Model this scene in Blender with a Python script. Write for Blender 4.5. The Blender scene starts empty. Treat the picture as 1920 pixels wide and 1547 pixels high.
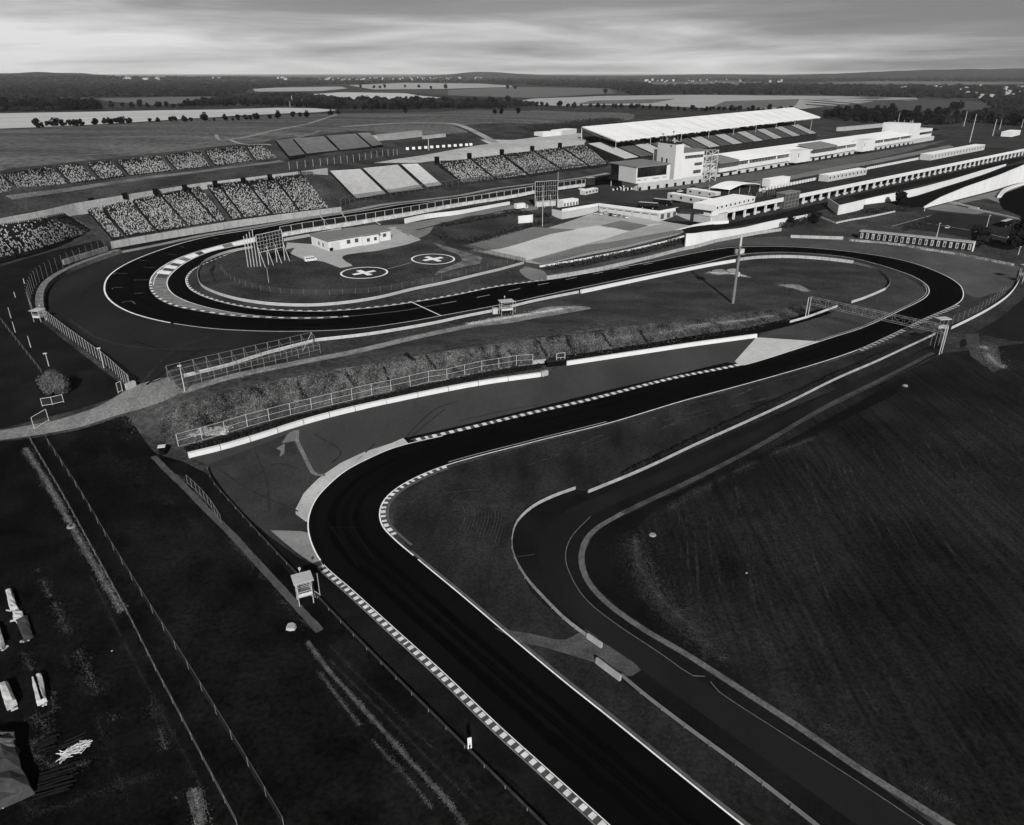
import bpy, math, random
import numpy as np
from mathutils import Vector, Matrix, geometry
from mathutils.bvhtree import BVHTree
from mathutils import noise as mnoise
random.seed(7)
C = bpy.context.scene.collection
SC = bpy.context.scene
R_ = math.radians

# ------------------------------------------------------------------ camera, sky, sun, exposure
F = 1370.0; PIT = R_(24.9); H = 72.0; IW, IH = 1920.0, 1547.0
cam = bpy.data.cameras.new('camera'); camo = bpy.data.objects.new('camera', cam); C.objects.link(camo)
cam.sensor_fit = 'HORIZONTAL'; cam.sensor_width = 36.0; cam.lens = F / IW * 36.0
cam.clip_start = 1.0; cam.clip_end = 120000.0
camo.location = (0, 0, H); camo.rotation_euler = (math.pi / 2 - PIT, 0, 0)
SC.camera = camo
SUN_EL = R_(28); SUN_AZ = math.atan2(0.11, -0.99)          # direction towards the sun: (sin az, cos az)
world = bpy.data.worlds.new('World'); SC.world = world; world.use_nodes = True
nt = world.node_tree; N = nt.nodes; L = nt.links
for n in list(N): N.remove(n)
out = N.new('ShaderNodeOutputWorld'); bg = N.new('ShaderNodeBackground'); L.new(bg.outputs[0], out.inputs[0])
sky = N.new('ShaderNodeTexSky'); sky.sky_type = 'NISHITA'; sky.sun_disc = False
sky.sun_elevation = SUN_EL; sky.sun_rotation = SUN_AZ
bw = N.new('ShaderNodeRGBToBW'); L.new(sky.outputs[0], bw.inputs[0])
tc = N.new('ShaderNodeTexCoord')
def wmap(scale, loc=(0, 0, 0)):
    m = N.new('ShaderNodeMapping'); m.inputs['Scale'].default_value = scale; m.inputs['Location'].default_value = loc
    L.new(tc.outputs['Generated'], m.inputs['Vector']); return m
def wnoise(scale, loc, detail, rough=.55, dist=0.):
    n = N.new('ShaderNodeTexNoise'); n.inputs['Scale'].default_value = 1; n.inputs['Detail'].default_value = detail
    n.inputs['Roughness'].default_value = rough; n.inputs['Distortion'].default_value = dist
    L.new(wmap(scale, loc).outputs[0], n.inputs['Vector']); return n
def wmath(op, a, b):
    m = N.new('ShaderNodeMath'); m.operation = op
    for i, v in enumerate((a, b)):
        if isinstance(v, (int, float)): m.inputs[i].default_value = v
        else: L.new(v, m.inputs[i])
    return m.outputs[0]
c1 = wnoise((1.7, 1.7, 17), (4.3, 2.2, .75), 5, .5, .4)
c2 = wnoise((3.6, 3.6, 38), (0.4, 5.0, 1.0), 6, .55, .7)
sep = N.new('ShaderNodeSeparateXYZ'); L.new(tc.outputs['Generated'], sep.inputs[0])
cl = wmath('ADD', wmath('MULTIPLY', c1.outputs['Fac'], .62), wmath('MULTIPLY', c2.outputs['Fac'], .38))
el = wmath('MINIMUM', wmath('MULTIPLY', sep.outputs[2], 2.3), .17)                   # clouds get denser and darker upwards
lf = wmath('MULTIPLY', sep.outputs[0], .15)
cl2 = wmath('SUBTRACT', wmath('SUBTRACT', cl, el), lf)
ramp = N.new('ShaderNodeValToRGB'); L.new(cl2, ramp.inputs[0])
e = ramp.color_ramp.elements
e[0].position = .29; e[0].color = (.075, .085, .085, 1)
e[1].position = .60; e[1].color = (.46, .46, .46, 1)
x = e.new(.38); x.color = (.12, .12, .12, 1)
x = e.new(.47); x.color = (.25, .25, .25, 1)
mx = N.new('ShaderNodeMix'); mx.data_type = 'FLOAT'; mx.inputs[0].default_value = .85
L.new(wmath('MULTIPLY', bw.outputs[0], .08), mx.inputs[2]); L.new(ramp.outputs[0], mx.inputs[3])
L.new(mx.outputs[0], bg.inputs['Color']); bg.inputs['Strength'].default_value = 1.0
sun = bpy.data.lights.new('sun', 'SUN'); suno = bpy.data.objects.new('sun', sun); C.objects.link(suno)
sun.energy = 5.0; sun.angle = R_(.5); sun.color = (1, .99, .98)
sd = Vector((math.sin(SUN_AZ) * math.cos(SUN_EL), math.cos(SUN_AZ) * math.cos(SUN_EL), math.sin(SUN_EL)))
suno.rotation_euler = sd.to_track_quat('Z', 'Y').to_euler()
SC.view_settings.view_transform = 'Standard'; SC.view_settings.look = 'None'
SC.view_settings.exposure = 0.66; SC.view_settings.gamma = 1.0

# ------------------------------------------------------------------ helpers: pixels to world
def ray(px, py):
    u = (px - 960) / F; v = (773.5 - py) / F
    return Vector((u, math.cos(PIT) + v * math.sin(PIT), -math.sin(PIT) + v * math.cos(PIT)))
EYE = Vector((0, 0, H))
def at(px, py, z):
    d = ray(px, py); t = (z - H) / d.z
    return Vector((d.x * t, d.y * t, z))
def zat(x, y, py):
    v = (773.5 - py) / F
    return H + (v * y * math.cos(PIT) - y * math.sin(PIT)) / (math.cos(PIT) + v * math.sin(PIT))

# ------------------------------------------------------------------ materials
def lin(t):
    t = t / 255.0
    return t / 12.92 if t <= .04045 else ((t + .055) / 1.055) ** 2.4
MATS = {}
def mat(name, t, c=.15, s=.3, st=(1, 1, 1), rot=0., c2=.1, s2=3., st2=(1, 1, 1), spec=0., rough=.8, alpha=None, rnd=0., coord='w', c3=0., s3=.02, bump=0.):
    if name in MATS: return MATS[name]
    m = bpy.data.materials.new(name); m.use_nodes = True; n = m.node_tree.nodes; l = m.node_tree.links
    for k in list(n): n.remove(k)
    o = n.new('ShaderNodeOutputMaterial'); b = lin(t)
    if coord == 'w': src = n.new('ShaderNodeNewGeometry').outputs['Position']
    else: src = n.new('ShaderNodeTexCoord').outputs['Object']
    val = None
    for (cc, ss, sst, rr, det) in ((c, s, st, rot, 6), (c2, s2, st2, rot, 4), (c3, s3, (1, 1, 1), 0, 3)):
        if cc <= 0: continue
        mp = n.new('ShaderNodeMapping'); mp.inputs['Rotation'].default_value = (0, 0, rr)
        mp.inputs['Scale'].default_value = [ss * q for q in sst]
        l.new(src, mp.inputs[0])
        tx = n.new('ShaderNodeTexNoise'); tx.inputs['Scale'].default_value = 1; tx.inputs['Detail'].default_value = det
        tx.inputs['Roughness'].default_value = .62
        l.new(mp.outputs[0], tx.inputs['Vector'])
        r = n.new('ShaderNodeMapRange'); r.inputs[1].default_value = .36; r.inputs[2].default_value = .64
        r.inputs[3].default_value = 1 - cc; r.inputs[4].default_value = 1 + cc
        l.new(tx.outputs['Fac'], r.inputs[0])
        if val is None: val = r.outputs[0]
        else:
            q = n.new('ShaderNodeMath'); q.operation = 'MULTIPLY'; l.new(val, q.inputs[0]); l.new(r.outputs[0], q.inputs[1]); val = q.outputs[0]
    if rnd > 0:
        oi = n.new('ShaderNodeObjectInfo'); r = n.new('ShaderNodeMapRange')
        r.inputs[3].default_value = 1 - rnd; r.inputs[4].default_value = 1 + rnd; l.new(oi.outputs['Random'], r.inputs[0])
        if val is None: val = r.outputs[0]
        else:
            q = n.new('ShaderNodeMath'); q.operation = 'MULTIPLY'; l.new(val, q.inputs[0]); l.new(r.outputs[0], q.inputs[1]); val = q.outputs[0]
    cb = n.new('ShaderNodeCombineColor')
    q = n.new('ShaderNodeMath'); q.operation = 'MULTIPLY'; q.inputs[1].default_value = b
    if val is None: q.inputs[0].default_value = 1
    else: l.new(val, q.inputs[0])
    for i in range(3): l.new(q.outputs[0], cb.inputs[i])
    if spec > 0:
        p = n.new('ShaderNodeBsdfPrincipled'); p.inputs['Specular IOR Level'].default_value = spec; p.inputs['Roughness'].default_value = rough
        l.new(cb.outputs[0], p.inputs['Base Color'])
    else:
        p = n.new('ShaderNodeBsdfDiffuse'); l.new(cb.outputs[0], p.inputs['Color'])
    if bump > 0 and val is not None:
        bp = n.new('ShaderNodeBump'); bp.inputs['Strength'].default_value = bump; bp.inputs['Distance'].default_value = .5
        l.new(val, bp.inputs['Height']); l.new(bp.outputs[0], p.inputs['Normal'])
    if alpha is not None:
        tr = n.new('ShaderNodeBsdfTransparent'); mxx = n.new('ShaderNodeMixShader'); mxx.inputs[0].default_value = alpha
        l.new(tr.outputs[0], mxx.inputs[1]); l.new(p.outputs[0], mxx.inputs[2]); l.new(mxx.outputs[0], o.inputs[0])
    else: l.new(p.outputs[0], o.inputs[0])
    MATS[name] = m
    return m
M_ground = mat('rough_grass', 47, c=.36, s=.05, c2=.34, s2=.8, c3=.2, s3=.006)
M_grass = mat('infield_grass', 45, c=.4, s=.06, c2=.28, s2=1.2, st=(1, .3, 1), rot=.3, c3=.2, s3=.02)
M_grass2 = mat('near_infield_grass', 33, c=.42, s=.1, c2=.38, s2=2.2, st=(1, .4, 1), rot=-.7, c3=.2, s3=.03)
M_field = mat('mown_field', 25, c=.34, s=.22, st=(5, .16, 1), rot=-.05, c2=.42, s2=1.8, c3=.34, s3=.035)
M_dark = mat('vignetted_dark_scrub', 16, c=.34, s=.14, c2=.42, s2=1.6, c3=.35, s3=.03)  # dark scrub, with the foreground's vignette darkening put into its tone
M_hill = mat('dry_hillside', 72, c=.3, s=.02, st=(.35, 2.2, 1), c2=.3, s2=.25, c3=.1, s3=.006)
M_bank = mat('bank_scrub', 52, c=.62, s=.22, st=(1.6, .4, 1), c2=.8, s2=2.6, c3=.4, s3=.06)
M_track = mat('race_asphalt', 10, c=.18, s=.05, st=(1, .3, 1), rot=.8, c2=.12, s2=4, c3=.2, s3=.02)
M_runoff = mat('runoff_asphalt', 31, c=.2, s=.05, st=(1, .4, 1), c2=.1, s2=3, c3=.18, s3=.02)
M_runoff2 = mat('lower_runoff_asphalt', 54, c=.16, s=.05, st=(1, .3, 1), rot=.9, c2=.12, s2=2, c3=.1, s3=.02)
M_service = mat('service_asphalt', 25, c=.2, s=.06, st=(1, .3, 1), rot=.6, c2=.1, s2=3)
M_verge = mat('concrete_verge', 108, c=.14, s=.1, c2=.15, s2=1.5)
M_gravel = mat('pale_gravel', 100, c=.3, s=.2, c2=.4, s2=1.6)
M_conc = mat('pale_concrete', 158, c=.08, s=.05, c2=.06, s2=.8)
M_conc2 = mat('grey_concrete', 128, c=.1, s=.05, c2=.08, s2=.8)
M_conc3 = mat('dull_concrete', 96, c=.14, s=.06, c2=.1, s2=.8)
M_line = mat('white_line_paint', 190, c=.12, s=.5, c2=.1, s2=4)
M_kerbw = mat('kerb_white', 175, c=.12, s=.6, c2=.1, s2=5)
M_kerbd = mat('kerb_grey', 62, c=.15, s=.6, c2=.1, s2=5)
M_dirt = mat('dirt_road', 92, c=.2, s=.15, c2=.25, s2=1.5, st=(1, .4, 1))
M_white = mat('white_render', 166, c=.05, s=.2, c2=.05, s2=1.5, st=(1, 1, .3))
M_whitew = mat('weathered_white_concrete', 168, c=.06, s=.15, c2=.08, s2=.9, st=(1, 1, .3))
M_pale = mat('pale_concrete_wall', 126, c=.12, s=.15, c2=.12, s2=.9)
M_lightg = mat('light_grey_paint', 142, c=.08, s=.3, c2=.05, s2=3)
M_steel = mat('galvanised_steel', 150, c=.1, s=.5, c2=.1, s2=3, spec=.3, rough=.6)
M_steeld = mat('dull_steel', 92, c=.12, s=.5, c2=.1, s2=3, spec=.2, rough=.6)
M_mesh = mat('chain_link', 80, c=0, c2=0, alpha=.12)
M_meshd = mat('debris_fence', 36, c=0, c2=0, alpha=.5)
M_roofg = mat('grey_roof_felt', 98, c=.06, s=.2, c2=.06, s2=2)
M_roofw = mat('white_roof_sheet', 190, c=.06, s=.03, c2=.04, s2=.3)
M_glass = mat('dark_window_glass', 20, c=0, c2=0, spec=.5, rough=.12)
M_glass2 = mat('grey_window_glass', 60, c=.2, s=.5, c2=0, spec=.5, rough=.2)
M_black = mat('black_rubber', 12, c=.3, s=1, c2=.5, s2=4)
M_tyre = mat('tyre_rubber', 22, c=.3, s=1, c2=.5, s2=4, rnd=.3)
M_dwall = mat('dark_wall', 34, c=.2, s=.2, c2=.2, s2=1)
M_shut = mat('grey_shutter', 150, c=.05, s=.5, c2=.04, s2=3)
M_seatL = mat('pale_seat', 136, c=.15, s=1.2, c2=0)
M_seatM = mat('grey_seat', 74, c=.15, s=1.2, c2=0)
M_seatD = mat('black_seat', 24, c=.15, s=1.2, c2=0)
M_seatC = mat('silver_seat', 156, c=.08, s=.3, c2=.1, s2=2)
M_seatE = mat('faded_seat', 98, c=.12, s=.15, c2=.15, s2=2)
M_seatS = mat('light_stripe_seat', 142, c=.08, s=.3, c2=.08, s2=2)
M_seatT = mat('dark_stripe_seat', 70, c=.1, s=.3, c2=.1, s2=2)
M_terr = mat('terrace_concrete', 26, c=.2, s=.3, c2=.2, s2=1.5)
M_terrL = mat('pale_terrace', 80, c=.12, s=.3, c2=.1, s2=1.5)
M_leaf = mat('tree_foliage', 20, c=.25, s=.2, c2=.3, s2=1.0, rnd=.3, coord='o')
M_leafn = mat('round_tree_foliage', 72, c=.3, s=.6, c2=.35, s2=3, coord='o')
M_bark = mat('bark', 36, c=.2, s=2, c2=.2, s2=6, coord='o')
M_bush = mat('hedge_foliage', 38, c=.4, s=.5, c2=.4, s2=2.5)
M_wood = mat('far_woodland', 24, c=.25, s=.01, c2=.35, s2=.05)
M_tarp = mat('pale_tarpaulin', 150, c=.15, s=.8, c2=.1, s2=4)
M_tarpd = mat('grey_tarpaulin', 52, c=.2, s=.6, c2=.15, s2=3)
M_plank = mat('dark_timber', 18, c=.4, s=3, st=(.3, 4, 1), rot=.35, c2=.2, s2=8)
M_fp = mat('pale_field', 150, c=.1, s=.004, st=(.3, 4, 1), c2=.06, s2=.03)
M_fp2 = mat('stubble_field', 128, c=.1, s=.004, st=(.3, 5, 1), c2=.06, s2=.03)
M_fg = mat('grey_crop_field', 82, c=.1, s=.004, st=(.3, 5, 1), c2=.08, s2=.03)
M_fd = mat('dull_crop_field', 62, c=.1, s=.004, st=(.3, 5, 1), c2=.08, s2=.03)

# ------------------------------------------------------------------ helpers: meshes and objects
class MB:
    def __init__(s): s.v = []; s.f = []; s.m = []
    def poly(s, pts, m=0):
        b = len(s.v); s.v += [tuple(p) for p in pts]; s.f.append(tuple(range(b, b + len(pts)))); s.m.append(m)
    def add(s, vs, fs, m=0):
        b = len(s.v); s.v += [tuple(p) for p in vs]
        for f in fs: s.f.append(tuple(b + i for i in f)); s.m.append(m)
    def box(s, c, d, rz=0., m=0, tilt=None):
        c = Vector(c); hx, hy, hz = d[0] / 2, d[1] / 2, d[2] / 2; co, si = math.cos(rz), math.sin(rz)
        vs = []
        for z in (-hz, hz):
            for (x, y) in ((-hx, -hy), (hx, -hy), (hx, hy), (-hx, hy)):
                vs.append((c.x + x * co - y * si, c.y + x * si + y * co, c.z + z))
        s.add(vs, ((3, 2, 1, 0), (4, 5, 6, 7), (0, 1, 5, 4), (1, 2, 6, 5), (2, 3, 7, 6), (3, 0, 4, 7)), m)
    def bar(s, p, q, r=.05, n=4, m=0, r2=None):
        p, q = Vector(p), Vector(q); a = (q - p)
        if a.length < 1e-6: return
        a.normalize(); u = a.orthogonal().normalized(); w = a.cross(u); vs = []
        r2 = r if r2 is None else r2
        for (o, rr) in ((p, r), (q, r2)):
            for i in range(n):
                t = 2 * math.pi * (i + .5) / n; vs.append(o + u * math.cos(t) * rr + w * math.sin(t) * rr)
        fs = [tuple(range(n - 1, -1, -1)), tuple(range(n, 2 * n))]
        for i in range(n): fs.append((i, (i + 1) % n, n + (i + 1) % n, n + i))
        s.add(vs, fs, m)
    def prism(s, pts, z0, z1, m=0, mt=None):
        n = len(pts); b = [Vector((p[0], p[1], z0 if not callable(z0) else z0(p))) for p in pts]
        t = [Vector((p[0], p[1], z1 if not callable(z1) else z1(p))) for p in pts]
        area = sum(pts[i][0] * pts[(i + 1) % n][1] - pts[(i + 1) % n][0] * pts[i][1] for i in range(n))
        if area < 0: b.reverse(); t.reverse()
        s.poly(b[::-1], m); s.poly(t, m if mt is None else mt)
        for i in range(n):
            j = (i + 1) % n; s.poly([b[i], b[j], t[j], t[i]], m)
    def obj(s, name, mats, parent=None, smooth=False):
        me = bpy.data.meshes.new(name); me.from_pydata(s.v, [], s.f)
        mats = mats if isinstance(mats, (list, tuple)) else [mats]
        for q in mats: me.materials.append(q)
        if len(mats) > 1: me.polygons.foreach_set('material_index', s.m)
        if smooth: me.polygons.foreach_set('use_smooth', [True] * len(me.polygons))
        me.update()
        o = bpy.data.objects.new(name, me); C.objects.link(o)
        if parent is not None:
            o.parent = parent; o.matrix_parent_inverse = Matrix.Translation(-parent.location)
        return o
def tag(o, label=None, cat=None, group=None, kind=None):
    if label: o['label'] = label
    if cat: o['category'] = cat
    if group: o['group'] = group
    if kind: o['kind'] = kind
    return o
def thing(name, loc, label, cat, group=None):
    o = bpy.data.objects.new(name, None); C.objects.link(o); o.location = Vector(loc); o.empty_display_size = 1
    return tag(o, label, cat, group)
def copy_tree(src, loc=None, rz=0., sc=1., label=None, group=None):
    r = src.copy(); C.objects.link(r)
    if loc is not None: r.location = loc
    r.rotation_euler = (0, 0, rz); r.scale = (sc, sc, sc) if not isinstance(sc, tuple) else sc
    if label: r['label'] = label
    if group: r['group'] = group
    for ch in list(src.children):
        c = ch.copy(); C.objects.link(c); c.parent = r
        for g in ch.children:
            d = g.copy(); C.objects.link(d); d.parent = c
    return r
ORD = 'first second third fourth fifth sixth seventh eighth ninth tenth eleventh twelfth thirteenth fourteenth fifteenth sixteenth seventeenth eighteenth nineteenth twentieth'.split()

# ------------------------------------------------------------------ terrain: heights at surveyed points, one polar sheet to the horizon
CP = []
def cp(*pts):
    for (x, y, z) in pts: CP.append(at(x, y, z))
# foreground valley floor
cp((-200, 1500, -8), (500, 1600, -8), (1200, 1650, -8), (1900, 1600, -8), (2100, 1200, -8), (2100, 900, -7.5), (1600, 1100, -8), (1200, 1000, -8), (700, 1100, -8),
   (400, 1100, -8), (100, 1200, -8), (-100, 1000, -7), (0, 900, -6), (150, 950, -7), (300, 900, -7.6), (900, 820, -8), (1200, 760, -7.6), (600, 830, -8), (1100, 850, -8), (1400, 760, -7.4), (1500, 900, -8))
# foot of the bank
cp((345, 852, -7.8), (440, 805, -7.8), (600, 762, -7.8), (770, 728, -7.8), (900, 704, -7.8), (1000, 687, -7.8), (1100, 673, -7.7), (1200, 658, -7.5), (1300, 643, -7.2), (1400, 622, -6.9), (1470, 608, -6.6), (1560, 580, -6.4))
# top of the bank
cp((340, 752, -.6), (440, 726, -.6), (600, 694, -1.0), (770, 668, -1.5), (900, 645, -2.0), (1000, 632, -2.6), (1100, 620, -3.0), (1200, 606, -3.6), (1300, 597, -4.2), (1400, 583, -5.0), (1500, 566, -5.8))
cp((0, 815, -4.0), (120, 790, -3.2), (220, 765, -1.6), (300, 735, -.6), (0, 760, -3.0), (100, 735, -1.6), (190, 725, -1.2), (0, 680, -1.5), (60, 830, -5.0), (250, 820, -5.5), (320, 800, -5.4))
# first corner and helicopter pads
cp((250, 722, 0), (80, 600, 0), (60, 560, 0), (120, 513, 0), (210, 475, 0), (310, 710, -.2), (200, 600, 0), (450, 660, -.2), (440, 620, 0), (580, 622, -.3), (700, 616, -.8), (827, 593, -1.7), (940, 572, -2.3), (1080, 542, -3.0), (1240, 509, -3.8), (1381, 479, -4.6), (1480, 474, -5.0),
   (540, 583, 0), (707, 577, -.8), (850, 555, -1.8), (940, 537, -2.3), (1080, 517, -3.0), (1240, 488, -3.8), (1382, 464, -4.6), (1513, 465, -5.2), (1613, 475, -5.6), (1763, 513, -6), (1806, 550, -6.2), (1742, 547, -6), (1700, 515, -5.8), (1640, 495, -5.5), (1730, 600, -6.4), (1647, 640, -6.7),
   (1547, 678, -7), (1547, 638, -6.9), (1300, 560, -4.2), (1350, 500, -4.4), (1500, 500, -5.0), (1600, 530, -5.6), (1450, 540, -5.2), (1100, 590, -2.9),
   (400, 500, 0), (600, 560, 0), (700, 540, 0), (850, 515, -.8), (973, 495, -2.6), (880, 490, -.6), (800, 470, 0), (840, 455, 0), (860, 462, -.3), (560, 470, 0), (700, 440, .2), (780, 445, .2))
cp((1900, 500, -6), (1910, 560, -6.5), (1850, 600, -6.8), (1780, 650, -7.2), (1900, 700, -7.5), (2100, 560, -6.5), (2100, 450, -5.5), (1600, 435, -5.5), (1830, 475, -5.8), (1920, 490, -6), (1515, 440, -5.4), (1400, 445, -5.3), (1290, 462, -5.0), (1200, 480, -4.0), (1030, 512, -3.2))
# forecourt and lower paddock road, then the slope up to the deck level
cp((1015, 500, -3.1), (1100, 482, -3.0), (1270, 443, -3.0), (1000, 478, -2.9), (905, 463, -2.6), (960, 447, -3.0), (1090, 425, -3.0), (1200, 415, -3.0), (1250, 411, -3.0), (1110, 404, -3.0), (1060, 406, -3.0), (1030, 413, -3), (1460, 413, -3.0), (1345, 425, -3), (1500, 403, -3.0), (1620, 372, -3.0), (1882, 312, -3.0), (1910, 303, -3), (1332, 421, -3), (1620, 359, -3), (1917, 292, -3))
_b0, _b1 = at(1332, 421, -3), at(1917, 292, -3); _d = (_b1 - _b0).normalized(); _n = Vector((-_d.y, _d.x, 0))
for _k in range(13):
    for _o, _z in ((-9, -3.05), (0, -3.05), (14, -3.05), (17, -3.0), (31, 1.0)):
        _q = _b0.lerp(_b1, _k / 12) + _n * _o; CP.append(Vector((_q.x, _q.y, _z)))
cp((820, 432, .2), (830, 412, .5), (900, 405, .6), (1000, 398, .7), (1030, 392, .8), (1100, 375, 1.2), (1245, 372, 1.5), (1360, 358, 1.5), (1460, 343, 1.5), (1600, 317, 1.5), (1900, 258, 1.5), (980, 388, .8),
   (905, 436, -1.4), (1000, 425, -2.6))
# slope between the paddock road and the second corner
cp((1530, 425, -5.2), (1600, 395, -4.6), (1640, 420, -5.2), (1700, 395, -4.6), (1740, 400, -5), (1850, 400, -5), (1900, 360, -4.6), (2000, 380, -5), (1780, 450, -5.6), (1910, 440, -5.6), (1735, 390, -4.8), (1800, 374, -4.6), (1877, 352, -4.6), (1930, 340, -4.6), (2100, 300, -3))
# main straight
cp((213, 466, .2), (440, 424, .4), (640, 397, .6), (856, 366, .8), (1100, 330, 1), (1140, 345, 1), (856, 388, .8), (678, 419, .6), (527, 446, .3), (1190, 358, 1.5), (1340, 330, 1.5), (1560, 296, 1.5), (1740, 266, 1.5), (1850, 240, 1.5), (1920, 235, 1.5), (2050, 230, 1.5))
cp((1160, 322, 1.5), (1300, 300, 1.5), (1500, 272, 2), (1640, 250, 2))
# left hillside: stand feet and tops
cp((-100, 520, 2), (0, 492, 2), (100, 462, 2), (185, 442, 2), (-100, 400, 12), (0, 422, 10.5), (80, 405, 12), (140, 393, 13.5), (207, 447, 2.0), (440, 411, 2), (625, 390, 2), (152, 382, 14), (260, 366, 14.8), (380, 350, 15.6), (565, 328, 16.8), (640, 384, 2), (665, 372, 2.2), (828, 350, 2.6), (615, 322, 16), (700, 312, 15.5), (780, 305, 15), (868, 347, 2.8), (1140, 306, 6), (820, 305, 14.5), (1100, 270, 17.5), (595, 333, 15.5), (640, 380, 3))
cp((-100, 380, 18), (0, 366, 18.5), (127, 347, 19), (240, 331, 19), (327, 321, 19), (400, 312.5, 19.2), (517, 298, 19.5), (0, 329, 26), (100, 314, 26), (213, 303, 26.3), (300, 294, 26.6), (380, 284, 27), (487, 273, 27.5), (-100, 345, 26), (543, 296, 20), (720, 274, 20), (517, 262, 28), (690, 249, 28), (600, 312, 17.5), (750, 300, 16), (760, 285, 16.5))
cp((850, 290, 16), (1000, 275, 17), (930, 268, 18), (1090, 258, 18), (1060, 252, 20), (770, 275, 18), (860, 262, 19), (900, 250, 22), (700, 240, 29), (820, 237, 27))
cp((0, 300, 29), (200, 270, 30), (400, 250, 31), (-200, 300, 29), (560, 245, 31), (0, 243, 30), (240, 233, 30.5), (400, 223, 31), (620, 214, 31), (800, 212, 31), (1000, 208, 29), (1180, 212, 25), (900, 225, 30), (1050, 225, 27), (1180, 235, 20), (-300, 255, 29))
# behind the crest, the valley and the plain
cp((0, 233, 22), (0, 214, 8), (-300, 235, 18), (300, 218, 20), (300, 207, 8), (600, 205, 9), (800, 204, 6), (1000, 200, 3), (1200, 205, 4), (1250, 225, 6), (1400, 215, 5), (1550, 235, 4), (1600, 222, 3), (1800, 230, 2.5), (1900, 222, 2), (2200, 230, 2), (1700, 215, 2), (2300, 260, 0))
for az in range(-180, 180, 15):
    for rr, zz in ((30000, 0), (70000, 0), (3600, 0)):
        CP.append(Vector((math.sin(R_(az)) * rr, math.cos(R_(az)) * rr, zz)))
for az in list(range(60, 301, 20)):
    CP.append(Vector((math.sin(R_(az)) * 200, math.cos(R_(az)) * 200, -8)))
for az in list(range(70, 291, 20)):
    CP.append(Vector((math.sin(R_(az)) * 900, math.cos(R_(az)) * 900, -4)))
for az in (-75, -60): CP.append(Vector((math.sin(R_(az)) * 900, math.cos(R_(az)) * 900, 22)))
CP.append(Vector((0, 1, -8)))
co, ed, fa, *_ = geometry.delaunay_2d_cdt([Vector((p.x, p.y)) for p in CP], [], [], 0, 1e-4)
zz = {}
for p in CP: zz[(round(p.x, 2), round(p.y, 2))] = p.z
tinv = [Vector((p[0], p[1], zz.get((round(p[0], 2), round(p[1], 2)), 0))) for p in co]
TIN = BVHTree.FromPolygons(tinv, [list(f) for f in fa], epsilon=0.)
def tinz(x, y):
    h = TIN.ray_cast(Vector((x, y, 500)), Vector((0, 0, -1)))
    return h[0].z if h[0] is not None else 0.
rad = [3.0]
while rad[-1] < 75000:
    r = rad[-1]
    rad.append(r + (2.5 if r < 36 else .9 if r < 90 else r * .0095 if r < 900 else r * .016 if r < 3000 else r * .035))
az = []
a = -180.
while a < 180 - 1e-6:
    az.append(a); a += .5 if -46 <= a < 46 else (2 if abs(a) < 70 else 10)
NR, NA = len(rad), len(az)
Z = np.zeros((NR, NA)); X = np.zeros((NR, NA)); Y = np.zeros((NR, NA))
for i, r in enumerate(rad):
    for j, a in enumerate(az):
        X[i, j] = r * math.sin(R_(a)); Y[i, j] = r * math.cos(R_(a)); Z[i, j] = tinz(X[i, j], Y[i, j])
for _ in range(3):
    Zn = Z.copy(); Zn[1:-1] = (Z[:-2] + Z[2:] + 2 * Z[1:-1]) / 4; Z = (np.roll(Zn, 1, 1) + np.roll(Zn, -1, 1) + 2 * Zn) / 4
BK = [at(*q) for q in ((345, 852, -7.8), (600, 762, -7.8), (900, 704, -7.8), (1200, 658, -7.5), (1470, 608, -6.6), (1400, 583, -5.0), (1100, 620, -3.0), (900, 645, -2.0), (600, 694, -1.0), (340, 752, -.6))]
def in_bank(x, y):
    c_ = False; j = len(BK) - 1
    for i in range(len(BK)):
        if (BK[i].y > y) != (BK[j].y > y) and x < (BK[j].x - BK[i].x) * (y - BK[i].y) / (BK[j].y - BK[i].y) + BK[i].x: c_ = not c_
        j = i
    return c_
# slope roughness on the bank, hills on the skyline
HILLS = [(-36, 8, 9000, 1500, 52), (-29.5, 4.5, 9600, 1500, 60), (-19, 7, 10500, 1500, 40), (-2.2, 3.6, 14000, 2500, 80), (3, 9, 12500, 1600, 40), (29, 11, 12000, 2500, 112), (42, 9, 11000, 2500, 112), (-48, 10, 10500, 1500, 70), (14, 6, 14000, 2000, 50)]
for i, r in enumerate(rad):
    for j, a in enumerate(az):
        if 60 < r < 420 and abs(a) < 46:
            g = abs(Z[min(i + 1, NR - 1), j] - Z[i - 1, j]) / (rad[min(i + 1, NR - 1)] - rad[i - 1])
            k = min(1., max(0., (g - .22) / .25))
            if k > 0 and Z[i, j] < .5 and in_bank(X[i, j], Y[i, j]): Z[i, j] += k * .75 * mnoise.noise(Vector((X[i, j] * .35, Y[i, j] * .35, 0))) + k * .5 * mnoise.noise(Vector((X[i, j] * .9, Y[i, j] * .9, 3)))
        if r > 5000:
            for (ha, hw, hr, hd, hh) in HILLS:
                d = ((a - ha) / hw) ** 2 + ((r - hr) / hd) ** 2
                if d < 4: Z[i, j] += hh * math.exp(-d * 1.2) * (1 + .12 * mnoise.noise(Vector((a * .8, r * .0006, 1))))
gv = [(float(X[i, j]), float(Y[i, j]), float(Z[i, j])) for i in range(NR) for j in range(NA)]
gv.append((0, 0, -8.)); gf = []
for i in range(NR - 1):
    for j in range(NA):
        k = (j + 1) % NA
        p, q, s_, t_ = i * NA + j, i * NA + k, (i + 1) * NA + k, (i + 1) * NA + j
        gf.append((p, s_, q)); gf.append((p, t_, s_))
for j in range(NA): gf.append((len(gv) - 1, j, (j + 1) % NA))
GB = BVHTree.FromPolygons([Vector(v) for v in gv], gf, epsilon=0.)
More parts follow.
